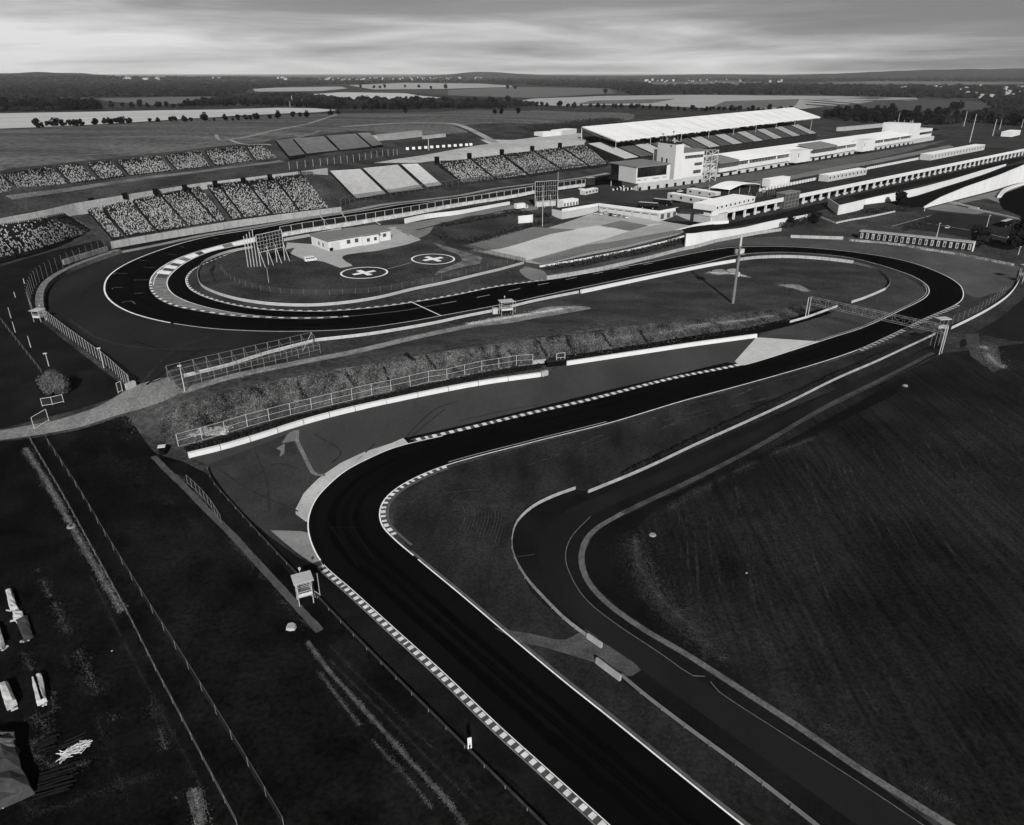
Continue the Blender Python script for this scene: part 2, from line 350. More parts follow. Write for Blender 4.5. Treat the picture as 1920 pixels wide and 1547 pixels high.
g = MB(); g.v = gv; g.f = gf; g.m = [0] * len(gf)
ground = tag(g.obj('ground', M_ground, smooth=True), kind='structure')
def gz(x, y):
    h = GB.ray_cast(Vector((x, y, 900)), Vector((0, 0, -1)))
    return h[0].z if h[0] is not None else 0.
def W(px, py, up=0.):
    d = ray(px, py).normalized(); h = GB.ray_cast(EYE, d)
    p = h[0] if h[0] is not None else at(px, py, 0)
    return Vector((p.x, p.y, p.z + up))
def catmull(pts, n=6, closed=False):
    P = [Vector(p) for p in pts]; o = []; m = len(P)
    rng = m if closed else m - 1
    for i in range(rng):
        p0 = P[(i - 1) % m] if closed or i > 0 else P[0]; p1 = P[i]; p2 = P[(i + 1) % m]
        p3 = P[(i + 2) % m] if closed or i + 2 < m else P[-1]
        d1 = max((p1 - p0).length, 1e-6) ** .5; d2 = max((p2 - p1).length, 1e-6) ** .5; d3 = max((p3 - p2).length, 1e-6) ** .5
        for k in range(n):
            t = k / n
            # centripetal tangents
            m1 = (p2 - p1) + d2 * (((p1 - p0) / d1 - (p2 - p0) / (d1 + d2)) if d1 > 1e-2 else Vector((0, 0, 0)))
            m2 = (p2 - p1) + d2 * (((p3 - p2) / d3 - (p3 - p1) / (d2 + d3)) if d3 > 1e-2 else Vector((0, 0, 0)))
            o.append((2 * t**3 - 3 * t**2 + 1) * p1 + (t**3 - 2 * t**2 + t) * m1 + (-2 * t**3 + 3 * t**2) * p2 + (t**3 - t**2) * m2)
    if not closed: o.append(P[-1])
    return o
def resample(P, step):
    o = [P[0].copy()]; acc = 0.
    for a_, b_ in zip(P[:-1], P[1:]):
        l_ = (b_ - a_).length
        while acc + l_ >= step:
            t = (step - acc) / l_; a_ = a_.lerp(b_, t); l_ = (b_ - a_).length; o.append(a_.copy()); acc = 0.
        acc += l_
    if (o[-1] - P[-1]).length > step * .3: o.append(P[-1].copy())
    return o
def resample_n(P, n):
    ls = [0.]
    for a_, b_ in zip(P[:-1], P[1:]): ls.append(ls[-1] + (b_ - a_).length)
    o = []; j = 0
    for k in range(n):
        s_ = ls[-1] * k / (n - 1)
        while j < len(P) - 2 and ls[j + 1] < s_: j += 1
        t = (s_ - ls[j]) / max(ls[j + 1] - ls[j], 1e-9); o.append(P[j].lerp(P[j + 1], min(max(t, 0), 1)))
    return o
def line(px, smooth=True, step=2.):
    P = [W(*q) if len(q) == 2 else Vector(q) for q in px]
    for p in P: p.z = 0
    if smooth: P = catmull(P, 8)
    P = resample(P, step)
    for p in P: p.z = gz(p.x, p.y)
    return P
def off(P, d):
    o = []
    for i, p in enumerate(P):
        t = P[min(i + 1, len(P) - 1)] - P[max(i - 1, 0)]; t.z = 0; t.normalize()
        o.append(Vector((p.x - t.y * d, p.y + t.x * d, p.z)))
    return o
LAY = .035
def strip(name, A, B, m, lay=1, cross=6, n=None, lift=0.):
    """a sheet laid on the ground between two edges"""
    n = n or max(len(A), len(B)); A = resample_n(A, n); B = resample_n(B, n); mb = MB()
    for i in range(n):
        for j in range(cross + 1):
            p = A[i].lerp(B[i], j / cross); mb.v.append((p.x, p.y, gz(p.x, p.y) + lay * LAY + lift))
    for i in range(n - 1):
        for j in range(cross):
            a_ = i * (cross + 1) + j; mb.f.append((a_, a_ + 1, a_ + cross + 2, a_ + cross + 1)); mb.m.append(0)
    o = mb.obj(name, m, smooth=True); fixup(o); return tag(o, kind='structure')
def fixup(o):
    me = o.data
    if sum(p.normal.z for p in me.polygons) < 0: me.flip_normals()
def ribbon(name, P, w, m, lay=3, cross=1, lift=0., rag=0.):
    if rag:
        P = resample(P, .5); rr = random.Random(11); f = lambda sd: [w / 2 * (1 + rag * (mnoise.noise(Vector((p.x * .8, p.y * .8, sd))) * 1.4 + rr.uniform(-.5, .5))) for p in P]
        a_, b_ = f(1), f(9); A_ = [off(P[max(0, i - 1):i + 2], a_[i])[min(1, i)] for i in range(len(P))]; B_ = [off(P[max(0, i - 1):i + 2], -b_[i])[min(1, i)] for i in range(len(P))]
        return strip(name, A_, B_, m, lay, max(cross, 2), len(P), lift)
    return strip(name, off(P, w / 2), off(P, -w / 2), m, lay, cross, len(P), lift)
def patch(name, px, m, lay=1, cell=4., smooth=False, kind='structure'):
    P = [W(*q) if len(q) == 2 else Vector(q) for q in px]
    for p in P: p.z = 0
    if smooth: P = catmull(P + [P[0]], 6)[:-1] if smooth != 'c' else catmull(P, 6, True)
    P = resample(P + [P[0]], cell)
    if (P[0] - P[-1]).length < cell * .5: P.pop()
    n = len(P); xs = [p.x for p in P]; ys = [p.y for p in P]
    def inside(x, y):
        c_ = False; j = n - 1
        for i in range(n):
            if (ys[i] > y) != (ys[j] > y) and x < (xs[j] - xs[i]) * (y - ys[i]) / (ys[j] - ys[i]) + xs[i]: c_ = not c_
            j = i
        return c_
    pts = [Vector((p.x, p.y)) for p in P]
    yy = min(ys) + cell / 2
    while yy < max(ys):
        xx = min(xs) + cell / 2
        while xx < max(xs):
            if inside(xx, yy): pts.append(Vector((xx, yy)))
            xx += cell
        yy += cell
    edges = [(i, (i + 1) % n) for i in range(n)]
    v, e_, f, *_ = geometry.delaunay_2d_cdt(pts, edges, [], 0, 1e-4)
    f = [q for q in f if inside(sum(v[i][0] for i in q) / len(q), sum(v[i][1] for i in q) / len(q))]
    mb = MB(); mb.v = [(p[0], p[1], gz(p[0], p[1]) + lay * LAY) for p in v]; mb.f = [tuple(q) for q in f]; mb.m = [0] * len(f)
    o = mb.obj(name, m, smooth=True); fixup(o)
    return tag(o, kind=kind)

# ------------------------------------------------------------------ the ground surfaces
# main track between its two edges: main straight, first corner, second corner, third corner
straightO = [(1140, 329), (1000, 350), (856, 372.5), (678, 396.5), (580, 411), (492, 428)]
E1 = [(388, 445), (305, 468), (242, 493), (207, 516), (196, 539), (203, 560), (226, 578), (263, 593), (326, 607.5), (409, 618), (492, 622), (573, 622), (673, 617), (773, 603), (827, 593), (940, 572), (1080, 542), (1240, 509), (1318, 493.7), (1381, 479), (1440, 474), (1480, 474), (1580, 481.7), (1647, 497), (1707, 517), (1735, 533), (1742, 547), (1733, 560), (1680, 587), (1613, 617), (1547, 638), (1480, 660), (1390, 687), (1267, 712), (1100, 755), (1000, 778), (833, 818), (767, 833), (733, 843), (700, 857), (650, 883), (617, 910), (593, 937), (580, 967), (578, 993), (587, 1027), (607, 1060), (660, 1107), (740, 1180), (833, 1264), (933, 1360), (1033, 1450), (1133, 1540), (1235, 1635)]
straightI = [(1140, 345), (1000, 366), (856, 388), (678, 419), (580, 436), (527, 446), (472, 462)]
E2 = [(420, 480), (367, 503), (351, 518), (349, 530), (357, 543), (384, 557.5), (430, 571), (492, 581), (580, 585), (640, 583), (707, 577), (773, 568), (850, 555), (940, 537), (1080, 517), (1240, 488), (1279, 480), (1311, 473.6), (1343, 468), (1382, 464), (1440, 462.7), (1513, 465), (1613, 475), (1697, 490), (1763, 513), (1797, 533), (1806, 550), (1803, 563), (1790, 573), (1730, 600), (1647, 640), (1613, 655), (1547, 678), (1413, 717), (1280, 753), (1140, 795), (1000, 830), (833, 875), (773, 900), (740, 920), (720, 940), (712, 963), (717, 987), (737, 1010), (780, 1047), (867, 1119), (967, 1204), (1067, 1287), (1140, 1345), (1390, 1547), (1500, 1630)]
sdir = (at(1000, 358, 1) - at(678, 408, 1)).normalized()
far1 = W(1140, 329) + sdir * 350; far2 = W(1140, 329) + sdir * 750
far3 = W(1140, 345) + sdir * 350; far4 = W(1140, 345) + sdir * 750
A = line([tuple(far2), tuple(far1)] + straightO + E1, step=1.5)
B = line([tuple(far4), tuple(far3)] + straightI + E2, step=1.5)
# pair the edges at matching stations so the sheet does not shear
def idx(P, q):
    w = W(*q) if len(q) == 2 else Vector(q); return min(range(len(P)), key=lambda i: (P[i].xy - w.xy).length)
stA = [(856, 372.5), (492, 428), (305, 468), (196, 539), (326, 607.5), (580, 622), (827, 593), (1080, 542), (1381, 479), (1580, 481.7), (1707, 517), (1742, 547), (1680, 587), (1547, 638), (1267, 712), (833, 818), (700, 857), (617, 910), (578, 993), (607, 1060), (740, 1180), (1033, 1450)]
stB = [(856, 388), (527, 446), (420, 480), (349, 530), (430, 571), (580, 585), (850, 555), (1080, 517), (1382, 464), (1613, 475), (1763, 513), (1806, 550), (1730, 600), (1613, 655), (1280, 753), (910, 855), (790, 892), (740, 920), (715, 980), (745, 1018), (930, 1172), (1240, 1426)]
ia = [0] + [idx(A, q) for q in stA] + [len(A) - 1]; ib = [0] + [idx(B, q) for q in stB] + [len(B) - 1]
PA, PB = [], []
for k in range(len(ia) - 1):
    a_, b_ = A[ia[k]:ia[k + 1] + 1], B[ib[k]:ib[k + 1] + 1]; n = max(len(a_), len(b_))
    PA += resample_n(a_, n)[(1 if k else 0):]; PB += resample_n(b_, n)[(1 if k else 0):]
n = len(PA); mb = MB(); CR = 10
for i in range(n):
    for j in range(CR + 1):
        p = PA[i].lerp(PB[i], j / CR); mb.v.append((p.x, p.y, gz(p.x, p.y) + 4 * LAY))
for i in range(n - 1):
    for j in range(CR):
        a_ = i * (CR + 1) + j; mb.f.append((a_, a_ + 1, a_ + CR + 2, a_ + CR + 1)); mb.m.append(0)
o = mb.obj('race_track', M_track, smooth=True); fixup(o); tag(o, kind='structure')
def edge_line(P, i0, i1, name='track_edge_line', w=.3, m=None, lay=6, o_=0.):
    seg = P[i0:i1]
    if o_: seg = off(seg, o_)
    return ribbon(name, seg, w, m or M_line, lay)
iA = lambda q: idx(A, q)
iB = lambda q: idx(B, q)
edge_line(A, iA((1000, 350)), iA((326, 607.5)), w=.55)
edge_line(A, iA((326, 607.5)), iA((1390, 687)), w=.24)
edge_line(A, iA((833, 818)), iA((607, 1060)), w=.26)
edge_line(A, iA((607, 1060)), len(A), w=.14)
edge_line(B, iB((472, 462)), iB((780, 1047)), w=.28)
edge_line(B, iB((780, 1047)), len(B), w=.24)
edge_line(A, iA((1735, 533)), iA((1480, 660)), 'track_edge_line', .25, M_conc2, 6, -.9)
edge_line(B, iB((1140, 795)), iB((833, 875)), 'track_edge_line', .25, M_conc2, 6, -1.0)
def kerb(P, i0, i1, o0, o1, L1=1.6, m0=None, m1=None, lift=.06, name='kerb', L2=None):
    seg = P[i0:i1]; a_, b_ = off(seg, o0), off(seg, o1); mb = MB(); d = 0.; k = 0
    L2 = L2 or L1
    fine_a, fine_b = [], []
    for i in range(len(seg) - 1):
        for t in (0, .25, .5, .75):
            fine_a.append(a_[i].lerp(a_[i + 1], t)); fine_b.append(b_[i].lerp(b_[i + 1], t))
    zf = lambda p: gz(p.x, p.y) + 7 * LAY + lift
    for i in range(len(fine_a) - 1):
        l_ = ((fine_a[i + 1] - fine_a[i]).length + (fine_b[i + 1] - fine_b[i]).length) / 2
        cyc = d % (L1 + L2)
        q = [fine_a[i], fine_a[i + 1], fine_b[i + 1], fine_b[i]]
        mb.poly([(p.x, p.y, zf(p)) for p in q], 0 if cyc < L1 else 1); d += l_
    o = mb.obj(name, [m0 or M_kerbw, m1 or M_kerbd]); fixup(o); return tag(o, kind='structure')
# left positive offset = to the left of travel (A runs T1 -> T3 anticlockwise)
kerb(A, iA((1390, 687)), iA((767, 833)), -.1, -1.5, 1.1)
edge_line(A, iA((1390, 687)), iA((767, 833)), 'kerb_edge', .2, M_conc3, 6, -1.65)
kerb(A, iA((607, 1060)), len(A), -.22, -1.12, .72)
edge_line(A, iA((607, 1060)), len(A), 'kerb_edge', .2, M_conc3, 6, -1.26)
kerb(B, iB((833, 875)), iB((745, 1018)), .2, 1.15, .85)
edge_line(B, iB((833, 875)), iB((767, 1037)), 'kerb_edge', .55, mat('kerb_apron', 70, c=.2, s=.5), 6, 1.5)
edge_line(B, iB((767, 1037)), len(B), 'kerb_edge', .5, MATS['kerb_apron'], 6, .45)
kerb(B, iB((1790, 573)), iB((1600, 661)), .1, 1.6, 1.3, m0=mat('worn_kerb_white', 122, c=.2, s=.6), m1=mat('worn_kerb_grey', 52, c=.2, s=.6))
kerb(B, iB((420, 480)), iB((1030, 527)), .1, .8, 1.5, L2=1.7)
# painted island and chevrons inside the first corner
isO = line([(500, 440), (474, 446), (388, 467), (336, 484), (305, 500), (286, 517), (280, 534), (284, 549), (301, 564), (330, 576), (367, 583.5), (430, 593), (492, 597), (576, 599), (655, 595.5)], step=1.5)
isI = line([(500, 448), (474, 456), (399, 472), (357, 489), (330, 507.5), (316, 524), (315, 537), (324, 551), (347, 564), (388, 577), (451, 589), (513, 595), (576, 596), (655, 593.5)], step=1.5)
strip('island_verge', isO, isI, mat('island_grey_paint', 98, c=.25, s=.4, c2=.2, s2=3), 5, 4)
nI = 220; a_, b_ = resample_n(isO, nI), resample_n(isI, nI)
def iband(f0, f1, r0, r1, m, lay, name='painted_panel'):
    i0, i1 = int(f0 * nI), int(f1 * nI)
    P = [a_[i].lerp(b_[i], r0) for i in range(i0, i1 + 1)]; Q = [a_[i].lerp(b_[i], r1) for i in range(i0, i1 + 1)]
    return strip(name, P, Q, m, lay, 1, len(P))
Mip = mat('island_white_paint', 190, c=.12, s=.5, c2=.1, s2=4)
for (f0, f1) in ((.04, .11), (.14, .2), (.225, .262), (.285, .313), (.333, .358), (.38, .405)):
    iband(f0, f1, .12, .88, Mip, 6)
for (f0, f1) in ((.2, .22), (.315, .33), (.36, .378), (.407, .44)): iband(f0, f1, .3, .85, M_kerbd, 6)
iband(.0, .5, .0, .06, M_line, 7, 'island_edge_line'); iband(.0, .97, .95, 1., M_line, 7, 'island_edge_line'); iband(.26, .5, .22, .26, M_line, 7, 'island_edge_line')
kerb(isO, int(len(isO) * .48), len(isO), .1, 1.0, 2.0, L2=2.2)
def mark(px, w=.25, m=None, name='track_marking', lay=6): return ribbon(name, line(px, smooth=False, step=1.5), w, m or M_line, lay)
Mfaint = mat('worn_line_paint', 105, c=.3, s=.8, c2=.2, s2=4)
for q in ([(214, 516), (215, 513), (240, 513.6)], [(211, 543), (211, 540.5), (231, 539.5)], [(229, 569), (232, 567), (247, 565), (254, 571)], [(262, 488.5), (277, 490)], [(337, 463), (346, 464.6)], [(401, 447), (410, 448.4)], [(250, 526), (286, 525.5)], [(269, 501.6), (291, 502.6)], [(251, 551.5), (270, 550)], [(315, 477.6), (333, 478.8)]):
    mark(q, .22, Mfaint)
mark([(773, 568), (827, 593)], .4)
mark([(655, 594), (700, 590), (760, 583), (829, 570.5)], .25, Mfaint)
dash = line([(829, 570.5), (900, 557.5), (1000, 537), (1100, 517), (1240, 491)], step=1.)
for k in range(0, len(dash) - 8, 15): ribbon('track_marking', dash[k:k + 7], .28, mat('dash_paint', 150, c=.1), 6)
mark([(713, 990), (617, 991)], .15, mat('seam', 26, c=.1)); mark([(623, 949), (722, 949)], .12, MATS['seam']); mark([(616, 982), (673, 1065)], .12, MATS['seam']); mark([(662, 991), (703, 1052)], .12, MATS['seam'])
# asphalt, grass and concrete areas
patch('first_corner_runoff', [(224, 472), (170, 493), (120, 514), (91, 535), (79, 560), (81, 592), (95, 606), (250, 725), (270, 720), (311, 707), (310, 690), (450, 664), (590, 640), (700, 627), (800, 611), (940, 584), (1085, 548), (1240, 514), (1381, 485), (1440, 480), (1381, 476), (1080, 540), (827, 592), (673, 615), (573, 620), (409, 616), (326, 606), (226, 576), (204, 558), (198, 539), (208, 516), (243, 494), (306, 469), (388, 446), (492, 429), (492, 424), (388, 438), (300, 456)], M_runoff, 2, 5)
ribbon('outer_runoff_edge', line([(224, 474), (300, 459), (388, 440.5), (492, 423.5), (580, 408), (678, 392), (856, 367.5), (1000, 345), (1140, 325)]), 4.2, M_verge, 4, 2)
patch('track_service_verge', [(213, 465), (440, 424), (640, 396), (856, 365), (1100, 329), (1100, 333), (856, 369), (640, 400), (440, 431), (224, 474)], mat('dark_verge', 24, c=.2), 2, 5)
patch('lower_runoff', [(355, 858), (480, 826), (550, 803), (723, 757), (850, 730), (1020, 704), (1050, 694), (1060, 686), (1200, 664), (1418, 633), (1384, 680), (1240, 710), (1000, 772), (767, 826), (733, 833), (683, 849), (640, 869), (600, 896), (560, 850), (545, 812), (390, 872)], M_runoff2, 2, 4)
patch('left_runoff', [(390, 872), (545, 812), (560, 850), (600, 896), (570, 927), (552, 963), (578, 983), (577, 997), (507, 995), (560, 1045), (500, 1010), (440, 950), (400, 895)], mat('dull_runoff', 44, c=.25, s=.08, c2=.2, s2=2), 2.5, 2.5)
patch('black_apron', [(758, 822), (768, 836), (1100, 757), (1392, 690), (1370, 678), (1240, 709), (1140, 732), (1000, 766), (850, 802)], mat('fresh_asphalt', 12, c=.2), 3, 4)
patch('concrete_runoff', [(1418, 633), (1541, 641), (1480, 662), (1390, 688), (1375, 681)], M_conc, 3, 4)
patch('concrete_apron', [(756, 822), (733, 832), (683, 848), (640, 868), (600, 895), (570, 925), (551, 962), (579, 983), (581, 962), (595, 935), (617, 912), (650, 885), (700, 859), (733, 845), (770, 836)], mat('apron_concrete', 146, c=.14, s=.15, c2=.1, s2=1.5), 3, 2)
patch('concrete_apron', [(507, 995), (578, 997), (582, 1012), (590, 1035), (609, 1062), (601, 1066), (562, 1041), (530, 1015)], mat('apron_concrete_dull', 106, c=.14, s=.15, c2=.1, s2=1.5), 3, 2)
patch('painted_patch', [(528, 832), (541, 812), (562, 805), (556, 828), (542, 829)], M_conc3, 3, 1.5)
ribbon('worn_edge', line([(558, 812), (557, 826), (568, 850), (580, 875), (592, 892), (610, 892)]), .9, mat('worn_edge_concrete', 92, c=.3, s=.8), 4)
patch('painted_patch', [(534, 832), (524, 838), (517, 841), (527, 846), (524, 857), (533, 852)], M_conc3, 3, 1.)
# skid marks on the lower runoff
Msk = mat('skid_rubber', 30, c=.2)
for q in ([(760, 822), (785, 795), (820, 766), (860, 752)], [(766, 824), (800, 795), (835, 767)], [(665, 868), (690, 845), (705, 830)], [(860, 790), (960, 768), (1010, 760)]): ribbon('skid_mark', line(q), .28, Msk, 3)
patch('near_infield', [(1770, 612), (1547, 682), (1413, 720), (1280, 756), (1140, 798), (1000, 833), (833, 880), (790, 897), (750, 930), (735, 965), (745, 1005), (780, 1040), (967, 1200), (1140, 1340), (1390, 1545), (1480, 1620), (1640, 1620), (1530, 1550), (1280, 1362), (1117, 1240), (1100, 1190), (1000, 1120), (962, 1040), (960, 990), (990, 945), (1080, 912), (1105, 926), (1400, 800), (1640, 700), (1760, 640)], M_grass2, 1, 4)
patch('service_road_verge', [(1760, 640), (1640, 700), (1400, 800), (1105, 926), (1080, 912), (990, 945), (960, 990), (962, 1040), (1000, 1120), (1100, 1190), (1117, 1240), (1280, 1362), (1530, 1550), (1640, 1620), (1850, 1620), (1497, 1364), (1290, 1230), (1133, 1127), (1098, 1080), (1095, 1017), (1120, 985), (1300, 900), (1560, 760), (1770, 660)], mat('verge_grass', 20, c=.25, s=.1, c2=.25, s2=2), 1, 4)
patch('mown_field', [(1770, 662), (1560, 762), (1300, 905), (1167, 966), (1120, 993), (1100, 1020), (1093, 1050), (1103, 1087), (1136, 1127), (1200, 1175), (1290, 1228), (1497, 1360), (1780, 1545), (1900, 1640), (2500, 1640), (2900, 900), (2300, 640), (1950, 640)], M_field, 1, 5)
patch('field_margin', [(1700, 705), (1500, 815), (1330, 895), (1200, 955), (1130, 985), (1104, 1015), (1098, 1050), (1108, 1085), (1140, 1125), (1205, 1172), (1300, 1228), (1400, 1290), (1350, 1240), (1240, 1160), (1190, 1110), (1175, 1050), (1185, 1005), (1215, 965), (1330, 900), (1500, 830), (1680, 740)], mat('dark_margin_grass', 16, c=.25, s=.1, c2=.25, s2=2), 2, 4)
sl = line([(1740, 655), (1600, 715), (1400, 815), (1240, 885), (1100, 940), (1050, 965), (1018, 1000), (1010, 1030), (1016, 1070), (1036, 1120), (1068, 1155), (1125, 1200), (1220, 1270), (1400, 1400), (1610, 1550)])
sr = line([(1770, 655), (1620, 728), (1450, 808), (1280, 890), (1170, 938), (1107, 970), (1070, 1010), (1060, 1047), (1073, 1087), (1100, 1127), (1153, 1170), (1233, 1223), (1310, 1274), (1440, 1360), (1597, 1460), (1740, 1555)])
strip('service_road', sl, sr, M_service, 3, 4, 160)
ribbon('service_road_edge', line([(1107, 970), (1070, 1010), (1060, 1047), (1073, 1087), (1100, 1127), (1153, 1170), (1233, 1223), (1310, 1274), (1322, 1270)]), .14, mat('edge_kerbstone', 85, c=.2, s=1), 5)
ribbon('service_road_edge', line([(1332, 1280), (1340, 1292), (1463, 1374), (1597, 1460), (1740, 1555)]), .12, MATS['edge_kerbstone'], 5)
gs = [(1750, 662), (1640, 718), (1560, 757), (1420, 838), (1293, 903), (1167, 963), (1117, 993), (1097, 1017), (1090, 1050), (1100, 1087), (1133, 1127), (1200, 1177), (1290, 1230), (1383, 1290), (1497, 1364), (1613, 1444), (1790, 1555)]
ribbon('gravel_drain', line(gs[:6]), 1.3, mat('drain_gravel_dull', 54, c=.3, s=.3, c2=.3, s2=2.5), 4)
ribbon('gravel_drain', line(gs[5:]), 1.1, mat('drain_gravel', 76, c=.25, s=.3, c2=.3, s2=2.5), 4)
patch('crossing_path', [(925, 1178), (1000, 1190), (1055, 1204), (1100, 1180), (1130, 1205), (1205, 1255), (1178, 1274), (1115, 1243), (1010, 1212), (980, 1208)], mat('worn_crossing', 62, c=.25, s=.25, c2=.2, s2=2), 4, 2)
ribbon('drain_channel', line([(970, 1045), (1003, 1041)]), .15, M_kerbd, 5)
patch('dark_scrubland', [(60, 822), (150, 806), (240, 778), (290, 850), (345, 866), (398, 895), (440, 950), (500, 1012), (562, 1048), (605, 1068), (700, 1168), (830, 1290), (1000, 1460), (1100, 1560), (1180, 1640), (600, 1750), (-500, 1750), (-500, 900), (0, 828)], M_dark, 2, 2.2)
patch('dark_verge', [(562, 1048), (605, 1068), (660, 1110), (740, 1183), (833, 1267), (933, 1363), (1033, 1453), (1133, 1543), (1200, 1610), (1100, 1620), (1000, 1500), (880, 1390), (640, 1165), (540, 1075), (390, 900), (395, 885), (440, 948), (505, 1006)], mat('trackside_grass', 20, c=.35, s=.15, c2=.3, s2=2), 3, 2.2)
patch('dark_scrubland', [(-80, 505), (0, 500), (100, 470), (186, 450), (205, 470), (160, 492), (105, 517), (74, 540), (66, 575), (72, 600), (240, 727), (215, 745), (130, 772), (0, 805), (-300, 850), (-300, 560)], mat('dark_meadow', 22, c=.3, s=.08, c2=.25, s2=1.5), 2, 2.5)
patch('dirt_road', [(-60, 815), (0, 808), (100, 790), (180, 765), (222, 742), (252, 724), (313, 706), (346, 735), (318, 750), (300, 755), (240, 774), (150, 802), (60, 818), (0, 826), (-60, 836)], M_dirt, 3, 2.5)
ribbon('concrete_path', line([(288, 856), (338, 906), (386, 955), (435, 1003), (483, 1056), (540, 1118), (600, 1184)]), 1.35, mat('old_path_concrete', 62, c=.2, s=.4, c2=.15, s2=2), 3, 2, rag=.12)
ribbon('stone_strip', line([(48, 842), (85, 900), (130, 978)]), 1.1, mat('stone_strip_gravel', 50, c=.5, s=1.5, c2=.75, s2=5), 3, 2, rag=.4)
ribbon('stone_strip', line([(136, 992), (180, 1065), (230, 1148)]), 1.2, MATS['stone_strip_gravel'], 3, 2, rag=.4)
patch('gravel_spot', [(348, 1485), (380, 1483), (388, 1547), (365, 1547)], MATS['stone_strip_gravel'], 3, 1)
for q in ([(582, 1205), (620, 1265), (650, 1300), (690, 1350), (740, 1400), (790, 1450), (830, 1500), (870, 1547)], [(620, 1215), (700, 1300), (790, 1380), (850, 1440), (920, 1520)]):
    P = line(q); r0 = random.Random(5); n_ = len(P)
    pass
ribbon('terrace_track', line([(340, 735), (440, 705), (540, 684), (673, 658), (773, 634), (873, 613), (925, 603)]), 3.4, mat('terrace_gravel', 96, c=.3, s=.25, c2=.35, s2=2, st=(1, .5, 1)), 2, 2)
patch('terrace_gravel_area', [(880, 612), (925, 596), (990, 588), (1020, 577), (1080, 574), (1110, 578), (1060, 588), (1000, 598), (950, 607)], MATS['terrace_gravel'], 3, 2, 'c')
patch('bank_face', [(350, 850), (440, 805), (600, 762), (770, 728), (900, 704), (1000, 687), (1100, 673), (1200, 658), (1300, 643), (1400, 622), (1475, 606), (1545, 582), (1505, 572), (1400, 588), (1300, 600), (1200, 609), (1100, 622), (1000, 635), (900, 648), (770, 671), (600, 697), (440, 728), (350, 752), (300, 780), (300, 830)], M_bank, 2, 1.6)
patch('upper_terrace', [(1090, 551), (1240, 517), (1381, 489), (1450, 484), (1560, 490), (1640, 508), (1664, 528), (1655, 545), (1600, 566), (1510, 585), (1500, 570), (1400, 583), (1300, 595), (1100, 618), (900, 643), (770, 665), (600, 691), (600, 660), (800, 620), (950, 590)], mat('terrace_grass', 46, c=.35, s=.05, st=(1, 2, 1), c2=.25, s2=1.2), 1, 4)
patch('bare_ground', [(1335, 508), (1352, 505), (1366, 512), (1345, 516)], M_verge, 3, 1.5, 'c'); patch('bare_ground', [(1363, 506), (1378, 504), (1384, 511), (1368, 511)], M_conc2, 3, 1.5, 'c')
patch('bare_ground', [(1468, 536), (1490, 533), (1515, 543), (1508, 548), (1490, 542)], MATS['terrace_gravel'], 3, 1.5, 'c')
# second corner surroundings
patch('second_corner_runoff', [(1381, 461), (1440, 460), (1513, 463), (1613, 473), (1697, 488), (1763, 511), (1797, 532), (1808, 550), (1830, 560), (1900, 540), (1915, 500), (1830, 485), (1700, 462), (1600, 452), (1480, 443), (1400, 446), (1200, 478), (1025, 517), (1040, 520), (1240, 485), (1311, 471), (1343, 466)], mat('second_runoff', 62, c=.25, s=.05, c2=.12, s2=1.5), 2, 5)
patch('pale_verge', [(985, 500), (1015, 506), (1025, 513), (1025, 524), (1003, 529), (985, 520), (972, 508)], M_conc3, 3, 3)
patch('second_corner_infield', [(1440, 478), (1580, 485), (1650, 502), (1700, 520), (1728, 538), (1735, 548), (1725, 561), (1675, 588), (1600, 620), (1541, 640), (1418, 633), (1430, 625), (1520, 600), (1610, 568), (1668, 542), (1668, 520), (1640, 500), (1560, 486)], mat('t2_infield', 52, c=.25, s=.06, c2=.2, s2=1.2), 1, 4)
patch('tyre_barrier_base', [(1000, 690), (1060, 676), (1200, 655), (1418, 626), (1480, 612), (1560, 588), (1540, 578), (1480, 598), (1400, 615), (1200, 647), (1100, 662), (1000, 676)], mat('dark_ground_band', 13, c=.3), 3, 1.8)  # dark mottled band along the barrier foot
patch('access_road', [(1800, 640), (1870, 600), (1920, 560), (1990, 540), (1990, 640), (1900, 640), (1840, 628), (1800, 655)], M_service, 2, 3)
patch('bare_ground', [(1808, 628), (1835, 625), (1838, 665), (1850, 690), (1820, 668)], M_conc3 if 0 else mat('dull_ground', 52, c=.2), 3, 2)
patch('scrub_ground', [(1840, 640), (1870, 645), (1880, 690), (1860, 700), (1845, 680)], MATS['stone_strip_gravel'], 3, 2)
